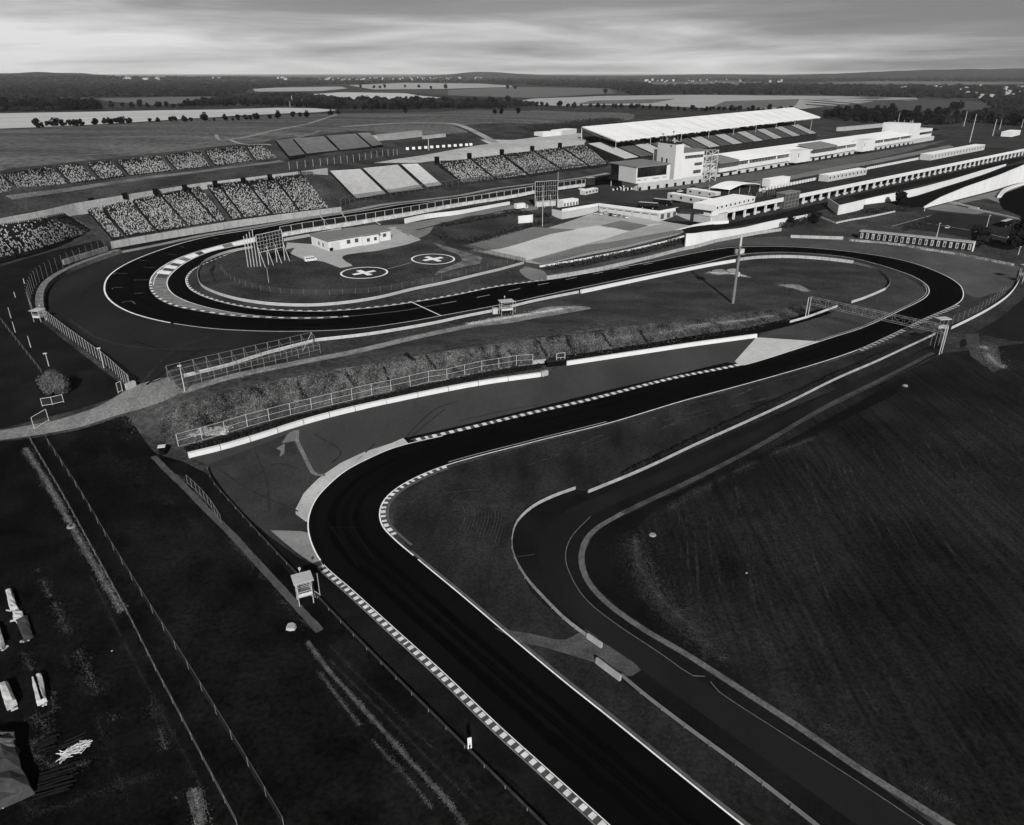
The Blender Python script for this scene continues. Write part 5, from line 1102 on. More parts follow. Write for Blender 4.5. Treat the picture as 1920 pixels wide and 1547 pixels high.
for k in range(9):
    a_, b_ = LP * k / 9 + 1.5, LP * (k + 1) / 9 - 1.0; mb = MB(); pb.bx(mb, a_, b_, -.59, -.45, zB1 + .1, zW1 - .1); mb.obj('window', M_glass, pt_)
    mb = MB(); n_ = int((b_ - a_) / 2.4)
    for i in range(n_): pb.bx(mb, a_ + i * 2.4, a_ + i * 2.4 + rr.uniform(.2, .6), -.44, -.35, zB1 + .1, zW1 - .1)
    pb.bx(mb, a_, b_, -.44, -.36, zW1 - .35, zW1 - .2)
    mb.obj('mullions', M_pale, pt_)
nd = 32
for k in range(nd):
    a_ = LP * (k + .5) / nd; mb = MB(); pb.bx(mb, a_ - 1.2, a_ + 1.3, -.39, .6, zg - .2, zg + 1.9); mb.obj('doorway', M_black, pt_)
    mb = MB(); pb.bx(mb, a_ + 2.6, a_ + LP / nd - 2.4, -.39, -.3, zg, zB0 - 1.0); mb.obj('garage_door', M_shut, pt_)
for (x0, x1, y0, y1, xm) in ((1478, 1505, 282.5, 302, 1488), (1604, 1627, 263, 281, 1612)):
    a_, b_ = pb.s_at(x0, 10), pb.s_at(x1, 10); mb = MB(); pb.bx(mb, a_ + 2, b_, -3, 7, pb.z_at(a_, y1 + 3), pb.z_at(a_, y0)); mb.obj('stair_block', M_white, pt_)
    for d_ in (1, 6.5):
        for s_ in (a_ + 2.5, (a_ + b_) / 2, b_ - .5):
            mb = MB(); mb.bar(pb.pt(s_, d_, zg - .4), pb.pt(s_, d_, pb.z_at(a_, y1)), .3, 4); mb.obj('pillar', M_dwall, pt_)
    mb = MB(); pb.bx(mb, a_ + 4, a_ + 5, 7, 7.1, pb.z_at(a_, y1 - 7), pb.z_at(a_, y0 + 4)); mb.obj('window', M_glass2, pt_)
for (x0, x1) in ((1345, 1380), (1522, 1564)):
    a_, b_ = pb.s_at(x0, 8), pb.s_at(x1, 8); mb = MB(); pb.bx(mb, a_, b_, -2, 2.0, zB1 + .01, zW1 + .2); mb.obj('balcony_room', M_glass2, pt_)
    mb = MB(); pb.bx(mb, a_, b_, .81, 2.1, zB0 + .2, zB1 + .005); mb.obj('balcony_front', M_white, pt_)
    mb = MB(); q = [pb.pt(a_, 2.4, zRo + .05), pb.pt(b_, 2.4, zRo + .05), pb.pt(b_ - 1, -14, zRo + 2.6), pb.pt(a_, -14, zRo + 2.6)]; mb.poly([v + Vector((0, 0, 1)) for v in q]); mb.poly(q[::-1])
    for i in range(4): mb.poly([q[i], q[(i + 1) % 4], q[(i + 1) % 4] + Vector((0, 0, 1)), q[i] + Vector((0, 0, 1))])
    o = mb.obj('roof_deck', M_roofg, pt_); bpy_norm(o)
# end tower
et = thing('end_tower', pb.q, 'smaller white tower with roof antennas at the far end of the pit building', 'building')
a_ = pb.s_at(1715, 12); zE = pb.z_at(a_, 231.5); mb = MB(); pb.bx(mb, a_ - 9, a_ + 9, -32, 1.5, zg + 4.5, zE); mb.obj('tower_block', M_white, et)
b_ = pb.s_at(1746, 12); zE2 = pb.z_at(b_, 240); mb = MB(); pb.bx(mb, a_ + 9.003, b_, -22, 1, zg + 4.5, zE2); mb.obj('side_block', M_white, et)
mb = MB(); pb.bx(mb, a_ + 13, b_ - 1, 1.01, 1.15, zg + 4.5 + (zE2 - zg - 4.5) * .42, zg + 4.5 + (zE2 - zg - 4.5) * .68); mb.obj('window', M_glass, et)
mb = MB(); pb.bx(mb, a_ - 9, b_ + 14, -20, .5, zg - 1, zg + 4.49); mb.obj('ground_floor', M_lightg, et)
for k in range(8): mb = MB(); p = pb.pt(a_ + rr.uniform(-7, 20), rr.uniform(-25, -2), 0); zz_ = zE if k < 6 else zE2; mb.bar((p.x, p.y, zE2 - 2), (p.x, p.y, zE + rr.uniform(1, 4) if k < 6 else zE2 + 1.5), .25, 5); mb.obj('antenna', M_lightg, et)
# ---- small white building by the helicopter pads
sb = Fr(W(617, 471.5), W(735, 450)); sbt = thing('medical_building', sb.p, 'small white flat-roofed building with square windows beside the helicopter pads', 'building')
LBd = sb.L; lf_ = W(585, 459); dd_ = lf_ - sb.p; dd_.z = 0; DB = dd_.length; de = dd_.normalized(); z0_ = sb.z; zT = zat(sb.p.x, sb.p.y, 452)
e_ = sb.e; PB0 = Vector((sb.p.x, sb.p.y, 0))
sm_, sn_ = sb.s_at(678, 2), sb.s_at(708.5, 2)
mb = MB(); quadp(mb, PB0, e_, 0, sm_, de, 0, DB, z0_ - .5, zT); quadp(mb, PB0 + sb.n * 1.0, e_, sm_ + .003, sn_, de, 0, DB, z0_ - .5, zT); quadp(mb, PB0 - sb.n * .8, e_, sn_ + .003, LBd, de, 0, DB * .9, z0_ - .5, zT)
mb.obj('walls', M_white, sbt)
mb = MB(); q = [PB0 - e_ * .6 + sb.n * .7, PB0 + e_ * (sm_ - .5) + sb.n * .7, PB0 + e_ * sm_ + sb.n * 1.7, PB0 + e_ * (sn_ + .4) + sb.n * 1.7, PB0 + e_ * (sn_ + .5) - sb.n * .2, PB0 + e_ * (LBd + .6) - sb.n * .2, PB0 + e_ * (LBd + .6) + de * (DB * .93), PB0 - e_ * .6 + de * (DB + .8)]
mb.prism([(v.x, v.y) for v in q], zT + .003, zT + .45); mb.obj('roof', M_roofg, sbt)
def wnd(x0, x1, y0, y1, d=0., nm='window', m=M_glass2, fr=sb, rt=sbt, fm=M_dwall):
    a_, b_ = fr.s_at(x0, 2), fr.s_at(x1, 2); z1_, zz0 = fr.z_at(a_, y0), fr.z_at(a_, y1); mb = MB(); fr.bx(mb, a_, b_, d + .01, d + .08, zz0, z1_); o = mb.obj(nm, m, rt)
    mb = MB(); mx_ = (a_ + b_) / 2; fr.bx(mb, mx_ - .05, mx_ + .05, d + .08, d + .12, zz0, z1_)
    for zz_ in (zz0, z1_): fr.bx(mb, a_ - .05, b_ + .05, d + .08, d + .12, zz_ - .06, zz_ + .06)
    f_ = mb.obj('window_frame', fm, rt)
for x0, x1, y0, y1, d in ((650.5, 657, 450.5, 457), (665.5, 672, 448, 454.5), (0, 0, 0, 0), ) and ((650.5, 657, 450.5, 457, 0), (665.5, 672, 448, 454.5, 0), (685.5, 691, 447, 452.5, 1.), (699, 704, 444.5, 450, 1.), (720, 726, 439, 444.5, -.8)): wnd(x0, x1, y0, y1, d)
a_, b_ = sb.s_at(621, 2), sb.s_at(637, 2); mb = MB(); sb.bx(mb, a_, b_, .01, .1, z0_ + .1, sb.z_at(a_, 455)); mb.obj('garage_door', M_shut, sbt)
a_, b_ = sb.s_at(709, 2), sb.s_at(712, 2); mb = MB(); sb.bx(mb, a_, b_, -.79, -.7, z0_, z0_ + 2.2); mb.obj('door', M_dwall, sbt)
sf = Fr(sb.p, sb.p + dd_, z0_)
for f_ in (.28, .52): mb = MB(); sf.bx(mb, DB * f_, DB * f_ + 1.1, .01, .08, z0_ + 1.3, z0_ + 2.8); mb.obj('window', M_glass, sbt)
small_box('waste_bin', 'black bin standing at the front corner of the small white building', 'bin', 621, 470.5, (1.5, 1.2, 1.3), .5, M_black, M_dwall)
# ---- display scaffolds seen from behind
def display(label, x0, y0, x1, y1, ztop_px, foot_px, nx, ny, depth=3.):
    p, q = W(x0, foot_px[0]), W(x1, foot_px[1]); fr = Fr(p, q); r = thing('display_scaffold', p, label, 'display board')
    zt0 = fr.z_at(0, ztop_px); zb0 = fr.z_at(0, y1)
    mb = MB(); fr.bx(mb, 0, fr.L, -.5, -.2, zb0, zt0); mb.obj('board', M_black, r)
    for i in range(nx + 1): mb = MB(); a = fr.L * i / nx; mb.bar(fr.pt(a, 0, zb0), fr.pt(a, 0, zt0), .05 if 0 < i < nx else .14); mb.obj('upright', M_steel, r)
    for i in range(ny + 1): mb = MB(); z = zb0 + (zt0 - zb0) * i / ny; mb.bar(fr.pt(0, .1, z), fr.pt(fr.L, .1, z), .13 if i in (0, ny) else .06); mb.obj('crossbar', M_steel, r)
    mb = MB()
    for i in range(nx * 2):
        for k in range(ny): a = fr.L * (i + rr.uniform(.2, .8)) / (nx * 2); z = zb0 + (zt0 - zb0) * (k + rr.uniform(.2, .8)) / ny; fr.bx(mb, a, a + .14, -.19, -.1, z, z + rr.uniform(.2, .7))
    mb.obj('cable_boxes', M_steeld, r)['kind'] = 'stuff'
    for a in (.2, fr.L * .33, fr.L * .66, fr.L - .2):
        mb = MB(); mb.bar(fr.pt(a, 0, fr.z - .4), fr.pt(a, 0, zb0), .17); mb.bar(fr.pt(a, depth, fr.z - .4), fr.pt(a, 0, zb0 + (zt0 - zb0) * .3), .12); mb.obj('leg', M_steel, r)
    return fr, r
fr_, r_ = display('large black display board on a steel scaffold, seen from behind, inside the first corner', 488, 437, 535, 474, 441, (500, 488), 8, 5)
for k in range(4):
    mb = MB(); p = fr_.pt(-.6 - k * .9, -1 - k * .8, fr_.z - .3); mb.bar(p, (p.x, p.y, fr_.z + 15 - k * .8), .16); mb.obj('side_mast', M_lightg, r_)
fr2, r2_ = display('curved black grid screen on a white base beside the truck road', 1003, 338, 1045, 378, 341, (389, 386), 10, 4)
mb = MB(); fr2.bx(mb, 1.5, fr2.L * .95, -3, -.6, fr2.z - .5, fr2.z_at(0, 379)); mb.obj('base_cabin', M_lightg, r2_)
# ---- paddock deck over the lower road
dk = Fr(at(1332, 421, -3), at(1917, 292, -3)); LD = dk.L
zf1 = dk.z_at(0, 397); zf0 = dk.z_at(0, 405.5); zd = zf1 - .9
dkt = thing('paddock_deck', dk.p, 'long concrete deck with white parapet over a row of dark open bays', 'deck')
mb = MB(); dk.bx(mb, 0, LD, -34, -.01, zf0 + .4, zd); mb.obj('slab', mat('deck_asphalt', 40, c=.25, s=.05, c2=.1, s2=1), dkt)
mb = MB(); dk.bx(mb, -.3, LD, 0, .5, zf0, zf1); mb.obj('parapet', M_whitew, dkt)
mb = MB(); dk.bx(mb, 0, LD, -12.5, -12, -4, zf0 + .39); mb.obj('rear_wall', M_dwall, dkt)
sp = (dk.s_at(1447, 0) - dk.s_at(1346, 0)) / 5; nc = int(LD / sp)
for k in range(nc + 1):
    a = k * sp + .5; mb = MB(); dk.bx(mb, a - .4, a + .4, -1.0, .1, -4, zf0 - .003); mb.obj('column', M_whitew, dkt)
for k in range(nc):
    a = k * sp + sp * .3
    if k % 5 != 2: mb = MB(); dk.bx(mb, a, a + sp * .42, -3, -1.5, -3.2, -2.2 + rr.uniform(-.3, .3)); mb.obj('kerb_block', M_lightg, dkt)
    mb = MB(); dk.bx(mb, a - 1.6, a - .6, -2, -1.6, zf0 - 1.3, zf0 - .4); mb.obj('light_box', M_pale, dkt)
lt = Fr(dk.pt(dk.s_at(1466, -1), 1.5, -3), dk.pt(dk.s_at(1492, -1), 1.5, -3)); ltt = thing('lift_tower', lt.p, 'dark glazed lift tower breaking the white parapet of the deck', 'lift tower'); ztl = lt.z_at(0, 364)
mb = MB(); lt.bx(mb, 0, lt.L, -6, 0, -4, ztl); mb.obj('glazing', M_glass2, ltt)
for k in range(5): mb = MB(); z = -3 + (ztl + 3) * k / 4; lt.bx(mb, -.1, lt.L + .1, .0, .2, z - .25, z); mb.obj('floor_band', M_steeld, ltt)
for k in range(5): mb = MB(); a = lt.L * k / 4; lt.bx(mb, a - .12, a + .12, .01, .25, -3.9, ztl); mb.obj('upright', M_steeld, ltt)
mb = MB(); lt.bx(mb, -.2, lt.L + .2, -6.2, .3, ztl + .003, ztl + .4); mb.obj('lid', M_roofg, ltt)
# low garages below the left end of the deck
def gwall(nm, label, A_, B_, ty, doors=0, wins=0, depth=16, m=None):
    fr = Fr(at(*A_), at(*B_)); r = thing(nm, fr.p, label, 'building'); z1 = fr.z_at(0, ty); mb = MB(); fr.bx(mb, 0, fr.L, -depth, 0, fr.z - 1, z1 - .9); mb.obj('walls', m or M_lightg, r)
    mb = MB(); fr.bx(mb, -.1, fr.L + .1, 0, .35, z1 - 1.7, z1); mb.obj('parapet', M_whitew, r); mb = MB(); fr.bx(mb, 0, fr.L, -depth, -.01, z1 - .895, z1 - .8); mb.obj('roof', MATS['deck_asphalt'], r)
    for k in range(doors):
        a = fr.L * (k + .15) / doors; mb = MB(); fr.bx(mb, a, a + fr.L / doors * .72, .01, .1, fr.z, z1 - 2.1); o = mb.obj('garage_door', M_shut, r)
        mb = MB(); fr.bx(mb, a, a + fr.L / doors * .72, .11, .16, z1 - 2.7, z1 - 2.3); mb.obj('door_lintel', M_dwall, r)
    for k in range(wins):
        a = fr.L * (k + .3) / wins; mb = MB(); fr.bx(mb, a, a + fr.L / wins * .5, .01, .1, fr.z + 1.2, z1 - 2.2); mb.obj('window', M_glass2, r)
    return fr
gwall('garage_row', 'row of shuttered garages with parked cars in front, facing the pale forecourt', (1123, 401, -3), (1234, 416, -3), 381, doors=7)
gwall('garage_row', 'low pale building left of the parked cars below the two white trailers', (1053, 412, -3), (1122, 400, -3), 392, wins=0, depth=8)
gwall('garage_row', 'end block with small windows at the inner corner of the forecourt', (1234.5, 416, -3), (1269, 409, -3), 395, wins=3)
gwall('garage_row', 'plain pale wall between the forecourt corner and the open bays', (1269.5, 409, -3), (1331, 421, -3), 389, depth=14)
# ---- retaining walls
wall('ramp_wall', 'large bright white wall in front of the lower paddock road', 'wall', [(1284, 462), (1300, 461), (1340, 452), (1400, 440), (1466, 424), (1512, 410)], [438, 437.5, 433, 425, 410, 402], .8, M_white, smooth=False)
wall('ramp_wall', 'low white wedge wall beside the dark ramp at the forecourt', 'wall', [(1267, 432), (1300, 425), (1332, 421), (1368, 419)], [431, 421.5, 415, 413], .6, M_white, smooth=False)
wall('ramp_wall', 'long pale retaining wall below the right half of the deck', 'wall', [(1619, 384), (1668, 378), (1720, 366), (1780, 347), (1840, 328), (1885, 311)], [374, 363, 352.5, 337, 319, 307.5], .8, M_whitew, smooth=False)
wall('ramp_wall', 'tall pale curved ramp wall on the right edge', 'wall', [(1733, 390), (1760, 383), (1806, 371), (1860, 357), (1900, 345), (1935, 338)], [387, 370, 350, 330.5, 314, 298], .8, M_whitew)
wb = thing('block_building', W(1571, 402), 'small open-topped white block shed below the pale retaining wall', 'building'); wf = Fr(W(1571, 403), W(1618, 392)); z1 = wf.z_at(0, 385); mb = MB(); wf.bx(mb, 0, wf.L, -.5, 0, wf.z - .5, z1); mb.obj('front_wall', M_white, wb)
lq = W(1551, 387); dq = lq - wf.p; dq.z = 0; mb = MB(); quadp(mb, Vector((wf.p.x, wf.p.y, 0)), wf.e, .01, .5, dq.normalized(), .5, dq.length, wf.z - .5, z1 - .003); mb.obj('side_wall', M_whitew, wb)
mb = MB(); quadp(mb, Vector((wf.p.x, wf.p.y, 0)), wf.e, .51, wf.L, dq.normalized(), .51, dq.length, wf.z - .5, z1 - 2.2); mb.obj('shade_fill', M_dwall, wb)  # dark slab stands in for the shade inside the open shed
# ---- stall row by the second corner
sr_ = Fr(W(1609, 447), W(1822, 471)); srt = thing('stall_row', sr_.p, 'long low row of open stalls with a pale flat roof behind the second corner', 'building'); zs1 = sr_.z_at(0, 434); dep = 4.2
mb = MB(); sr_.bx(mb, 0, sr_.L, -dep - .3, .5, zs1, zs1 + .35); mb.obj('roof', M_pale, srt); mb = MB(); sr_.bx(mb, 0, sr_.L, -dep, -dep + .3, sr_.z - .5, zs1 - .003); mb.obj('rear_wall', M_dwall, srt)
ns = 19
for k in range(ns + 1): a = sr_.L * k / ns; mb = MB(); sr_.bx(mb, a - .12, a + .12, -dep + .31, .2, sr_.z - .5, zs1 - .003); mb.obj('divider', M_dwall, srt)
for k in range(ns):
    a = sr_.L * (k + .28) / ns; w = sr_.L / ns * .5; mb = MB(); sr_.bx(mb, a, a + w, -.3, -.15, sr_.z + .2, zs1 - .5); pn = mb.obj('stall_panel', M_pale, srt)
    mb = MB(); sr_.bx(mb, a + w * rr.uniform(.2, .4), a + w * rr.uniform(.55, .8), -.14, -.05, sr_.z + .5 + rr.random() * .4, zs1 - .9 - rr.random() * .4); mb.obj('panel_sign', M_dwall, srt)
mb = MB(); sr_.bx(mb, sr_.L, sr_.L + .5, -dep, .6, sr_.z - .5, zs1 + .35); mb.obj('end_wall', M_whitew, srt)
# ---- truss gantry over the lower straight
gl0, gr0 = W(1512, 597), W(1763, 664); zgl, zgr = zat(gl0.x, gl0.y, 557), zat(gr0.x, gr0.y, 612)
gan = thing('truss_gantry', gl0, 'long steel truss gantry spanning the track below the second corner', 'gantry'); up = Vector((0, 0, 1)); gd = gr0 - gl0; gd.z = 0; gd.normalize(); gn = Vector((-gd.y, gd.x, 0)) * .9
TL, TR = Vector((gl0.x, gl0.y, zgl)), Vector((gr0.x, gr0.y, zgr)); dh = 2.3
for (o_, z_) in ((gn, 0), (-gn, 0), (gn, -dh), (-gn, -dh)):
    mb = MB(); mb.bar(TL + o_ + up * z_, TR + o_ + up * z_, .09, 4); mb.obj('chord', M_steeld, gan)
nb = 14
for k in range(nb + 1):
    p = TL.lerp(TR, k / nb); mb = MB(); th_ = .09 if k in (0, 2, 6, 11, 14) else .05
    mb.bar(p + gn, p + gn - up * dh, th_, 4); mb.bar(p - gn, p - gn - up * dh, th_, 4); mb.bar(p + gn, p - gn, .05, 4); mb.obj('truss_frame', M_steeld, gan)
    if k < nb:
        q = TL.lerp(TR, (k + 1) / nb); mb = MB(); a, b = (p, q) if k % 2 else (q, p); mb.bar(a - gn, b - gn - up * dh, .045, 4); mb.bar(b + gn, a + gn - up * dh, .045, 4); mb.obj('diagonal', M_steeld, gan)
for (p, t) in ((gl0, TL), (gr0, TR)):
    for o_ in (gn, -gn): mb = MB(); mb.bar(p + o_ - up * .3, t + o_, .13, 4); mb.obj('leg', M_steel, gan)
hut = thing('marshal_hut', TR, 'small dark hut with a pale roof beside the right gantry leg', 'hut'); hp = W(1755, 650); hz = TR.z - 2.6
mb = MB(); mb.box((hp.x, hp.y, hz), (3.4, 2.2, .2), .2); mb.obj('floor', M_steeld, hut); mb = MB(); mb.box((hp.x, hp.y, hz + 3.0), (4.0, 2.8, .2), .2); mb.obj('roof', M_lightg, hut)
for (x, y) in ((-1.5, -.9), (1.5, -.9), (1.5, .9), (-1.5, .9)):
    mb = MB(); p = Vector((hp.x + x * math.cos(.2) - y * math.sin(.2), hp.y + x * math.sin(.2) + y * math.cos(.2), 0)); mb.bar((p.x, p.y, hp.z - .3), (p.x, p.y, hz + 3), .08, 4); mb.obj('post', M_steeld, hut)
mb = MB(); mb.box((hp.x, hp.y - .9, hz + .6), (3.2, .15, 1.1), .2); mb.obj('front_panel', M_pale, hut)
# ---- tall camera pole in the infield
tp = W(1374, 569); hp_ = zat(tp.x, tp.y, 440) - tp.z; tpt = thing('tall_mast', tp, 'tall tapered mast with a cabinet ring, standing on the terrace infield', 'mast')
mb = MB(); topv = tp + Vector((.0, 0, hp_ - 4)); mb.bar(tp - up, tp + up * (hp_ - 4), .55, 12, r2=.42); mb.obj('shaft', mat('mast_grey', 88, c=.1, s=.5, c2=.1), tpt, )
mb = MB(); mb.bar(tp + up * (hp_ - 4), tp + up * hp_, .42, 12, r2=.36); mb.obj('mast_top', M_lightg, tpt)
for (dx, dy, w) in ((-1.2, 0, 1.1), (.1, -.9, .9), (1.1, .2, 1.)): mb = MB(); mb.box((tp.x + dx, tp.y + dy, tp.z + hp_ - 5.8), (w, .9, 1.5), .2); mb.obj('cabinet', M_lightg if dx > 0 else M_steeld, tpt)
mb = MB(); mb.box((tp.x, tp.y, tp.z + hp_ - 6.9), (3.4, 2.4, .15), .2); mb.obj('platform', M_steeld, tpt)
mb = MB(); mb.box((tp.x + .6, tp.y - .5, tp.z + 11), (.6, .5, 1.6), .2); mb.obj('junction_box', M_lightg, tpt)
# ---- marshal posts
def marshal(label, px, py, top, w, d, rz, legs=True, ladder=True):
    p = W(px, py); h = zat(p.x, p.y, top) - p.z; r = thing('marshal_post', p, label, 'marshal post'); co_, si = math.cos(rz), math.sin(rz)
    e = lambda x, y, z: Vector((p.x + x * co_ - y * si, p.y + x * si + y * co_, p.z + z)); zf_ = h * .38
    for (x, y) in ((-w / 2, -d / 2), (w / 2, -d / 2), (w / 2, d / 2), (-w / 2, d / 2)): mb = MB(); mb.bar(e(x, y, -.3), e(x, y, h), .07, 4); mb.obj('post', M_steel, r)
    mb = MB(); c_ = e(0, 0, zf_); mb.box(c_, (w + .2, d + .2, .15), rz); mb.obj('platform', M_steeld, r)
    mb = MB(); c_ = e(0, -.15, h + .05); mb.box(c_, (w + .9, d + .9, .12), rz); mb.obj('roof', M_lightg, r)
    for z in (.32, .62, .95):
        mb = MB()
        for a, b in (((-w / 2, -d / 2), (w / 2, -d / 2)), ((w / 2, -d / 2), (w / 2, d / 2)), ((w / 2, d / 2), (-w / 2, d / 2)), ((-w / 2, d / 2), (-w / 2, -d / 2))): mb.bar(e(*a, zf_ + z), e(*b, zf_ + z), .045, 4)
        mb.obj('rail', M_lightg, r)
    mb = MB(); mb.box(e(0, -d / 2 - .06, zf_ + .35), (w * .95, .06, .55), rz); mb.obj('front_panel', M_steel, r)
    mb = MB(); mb.bar(e(w / 2 + .5, .2, -.2), e(w / 2 + .35, .2, h * .95), .06, 4); mb.bar(e(w / 2 + 1.3, 0, .4), e(w / 2 + 1.3, .1, h), .05, 4); mb.bar(e(w / 2 + .5, .2, h * .3), e(w / 2 + 1.3, 0, .6), .05, 4); mb.obj('signal_frame', M_lightg, r)
    mb = MB(); mb.bar(e(-.1, d / 2, h), e(-.1, d / 2 + .1, h + 1.2), .04, 4); mb.box(e(-.1, d / 2 + .1, h + 1.1), (.35, .3, .35), rz); mb.obj('camera_head', M_lightg, r)
    return r
marshal('marshal post with a pale slanted roof beside the left guardrail of the near straight', 573, 1128, 1083, 2.3, 2.0, .45)
marshal('white marshal post with signal frames beside the upper straight guardrail', 949, 590, 564, 4.0, 2.6, .3)
marshal('small white marshal post at the outside of the first corner', 76, 602, 581, 2.6, 2.4, -.2)
marshal('marshal post on the right edge beyond the second corner', 1917, 530, 497, 3.0, 2.5, .2)
small_box('equipment_cabinet', 'pale square cabinet beside the upper straight marshal post', 'cabinet', 928, 588, (1.7, 1.2, 1.8), .2, M_lightg, M_lightg)
sg = thing('distance_board', W(881, 1408), 'white distance board on the left guardrail of the near straight', 'sign'); q = W(881, 1409)
mb = MB(); mb.bar(q - up * .2, q + up * 1.9, .06); mb.obj('post', M_steel, sg)
mb = MB(); mb.box(q + up * 2.0, (.55, .08, .95), .3); mb.obj('upper_board', M_white, sg); mb = MB(); mb.box(q + up * 1.0, (.55, .08, .9), .3); mb.obj('lower_board', M_white, sg)
mb = MB(); mb.box(q + up * 1.0 - Vector((-.02, .06, 0)), (.22, .03, .5), .3); mb.obj('dark_mark', M_black, sg)
# ------------------------------------------------------------------ poles and posts
for lab, x, y, t, r, hd in (
    ('tall lamp post rising through the open end of the cage frame', 347, 735, 686, .12, 'lamp'), ('lamp post standing behind the dense post fence half way down', 195, 690, 653, .1, 'lamp'),
    ('topmost short pole on the left meadow beyond the first corner', 46, 532, 522, .13, None), ('second short pole from the top on the left meadow', 29, 558, 547, .13, None), ('third short pole from the top on the left meadow', 21, 597, 576, .1, None),
    ('fourth short pole from the top on the left meadow', 29, 624, 603, .1, None), ('fifth short pole from the top on the left meadow', 58, 652, 630, .1, None), ('pole standing just behind the round tree', 92, 687, 663, .11, 'lamp'),
    ('thin pole beside the near fence of the helicopter pads', 504, 530, 502, .08, None), ('tall thin mast in front of the curved grid screen', 1017, 425, 347, .15, None), ('thin mast standing between the two white trailers', 1327, 377, 346, .12, None),
    ('lamp post behind the stall row', 1756, 445, 419, .16, 'lamp'), ('lamp post on the parking ground left of the coach', 1847, 437, 404, .16, 'lamp'),
    ('tall floodlight pole beyond the end tower, first from the left', 1807, 237, 209, .35, None), ('tallest floodlight pole beyond the end tower', 1818, 267, 214, .35, None), ('floodlight pole with a light base beyond the end tower', 1861, 255, 224, .35, None), ('thin floodlight pole right of the pole with the light base', 1874, 243, 224, .3, None), ('floodlight pole on the right edge by the far trees', 1915, 240, 223, .3, None),
    ('tall mast behind the end tower', 1683, 233, 211, .35, None), ('lone mast behind the white post row on the hill', 804, 282, 258, .25, None), ('slim lattice mast rising from the left tree belt', 549, 201, 179, .7, None), ('thin pole left of the mast, on the far field edge', 544, 201, 190, .5, None),
    ('lamp post at the right edge below the parking ground', 1909, 478, 463, .15, 'lamp'), ('tall mast behind the main straight fence, left of the glass wing', 1045, 388, 322, .15, None), ('short white post beside the ramp wall tip', 1733, 396, 389, .2, None)):
    pole('lamp_post' if hd else 'pole', lab, x, y, t, r, hd, M_lightg if x < 1700 else M_steel)
# ------------------------------------------------------------------ vehicles
def wheelset(mbs, root, xs, w, r, m=M_black):
    for x in xs:
        for y in (-w / 2, w / 2):
            mb = MB(); mb.bar((x, y - .12, r), (x, y + .12, r), r, 12); wh = mb.obj('wheel', m, root)
            mb = MB(); s_ = -1 if y < 0 else 1; mb.bar((x, y + s_ * .121, r), (x, y + s_ * .14, r), r * .55, 8); mb.obj('rim', M_steel, wh)
def profile(pts, w, m, mb, y0=None):
    n = len(pts); a = -w / 2
    L_ = [(x, a, z) for x, z in pts]; R__ = [(x, -a, z) for x, z in pts]
    mb.poly(L_, m); mb.poly(R__[::-1], m)
    for i in range(n): j = (i + 1) % n; mb.poly([L_[j], L_[i], R__[i], R__[j]], m)
def fin(root, label, cat, loc, rz, name=None):
    root.location = loc; root.rotation_euler = (0, 0, rz); tag(root, label, cat); return root
def car(label, loc, rz, mpaint, hatch=False):
    r = thing('parked_car', (0, 0, 0), label, 'car'); mb = MB(); profile([(-2.1, .35), (2.1, .35), (2.15, .75), (1.3, .92), (-1.75, .98), (-2.15, .85)], 1.75, 0, mb); o = mb.obj('body', mpaint, r); bpy_norm(o)
    mb = MB(); profile([(1.25, .9), (.55, 1.38), (-1.2 if not hatch else -1.6, 1.42), (-1.9, .95)], 1.5, 0, mb); o = mb.obj('window_band', M_glass, r); bpy_norm(o)
    mb = MB(); profile([(.5, 1.385), (.45, 1.43), (-1.15, 1.47), (-1.2, 1.425)], 1.42, 0, mb); o = mb.obj('roof', mpaint, r); bpy_norm(o)
    wheelset(None, r, (-1.3, 1.3), 1.6, .32)
    for y in (-.6, .6): mb = MB(); mb.box((2.13, y, .68), (.08, .35, .16)); mb.obj('headlight', M_lightg, r)
    r.location = loc; r.rotation_euler = (0, 0, rz); return r
def van(label, loc, rz):
    r = thing('white_van', (0, 0, 0), label, 'van'); mb = MB(); profile([(-2.6, .4), (2.5, .4), (2.6, .95), (2.0, 1.25), (1.45, 2.05), (1.2, 2.15), (-2.5, 2.15), (-2.65, 1.9)], 2.0, 0, mb); o = mb.obj('body', M_white, r); bpy_norm(o)
    for y in (-1.012, 1.012):
        for x in (-1.9, -.9, .1, 1.0): mb = MB(); mb.box((x, y, 1.6), (.82, .03, .5)); mb.obj('side_window', M_glass, r)
    mb = MB(); profile([(2.03, 1.27), (1.5, 2.0), (1.53, 2.02), (2.06, 1.29)], 1.7, 0, mb); o = mb.obj('windscreen', M_glass, r); bpy_norm(o)
    for y in (-.7, .7): mb = MB(); mb.box((2.6, y, .85), (.06, .35, .2)); mb.obj('headlight', M_glass2, r)
    wheelset(None, r, (-1.6, 1.7), 1.85, .36); r.location = loc; r.rotation_euler = (0, 0, rz); return r
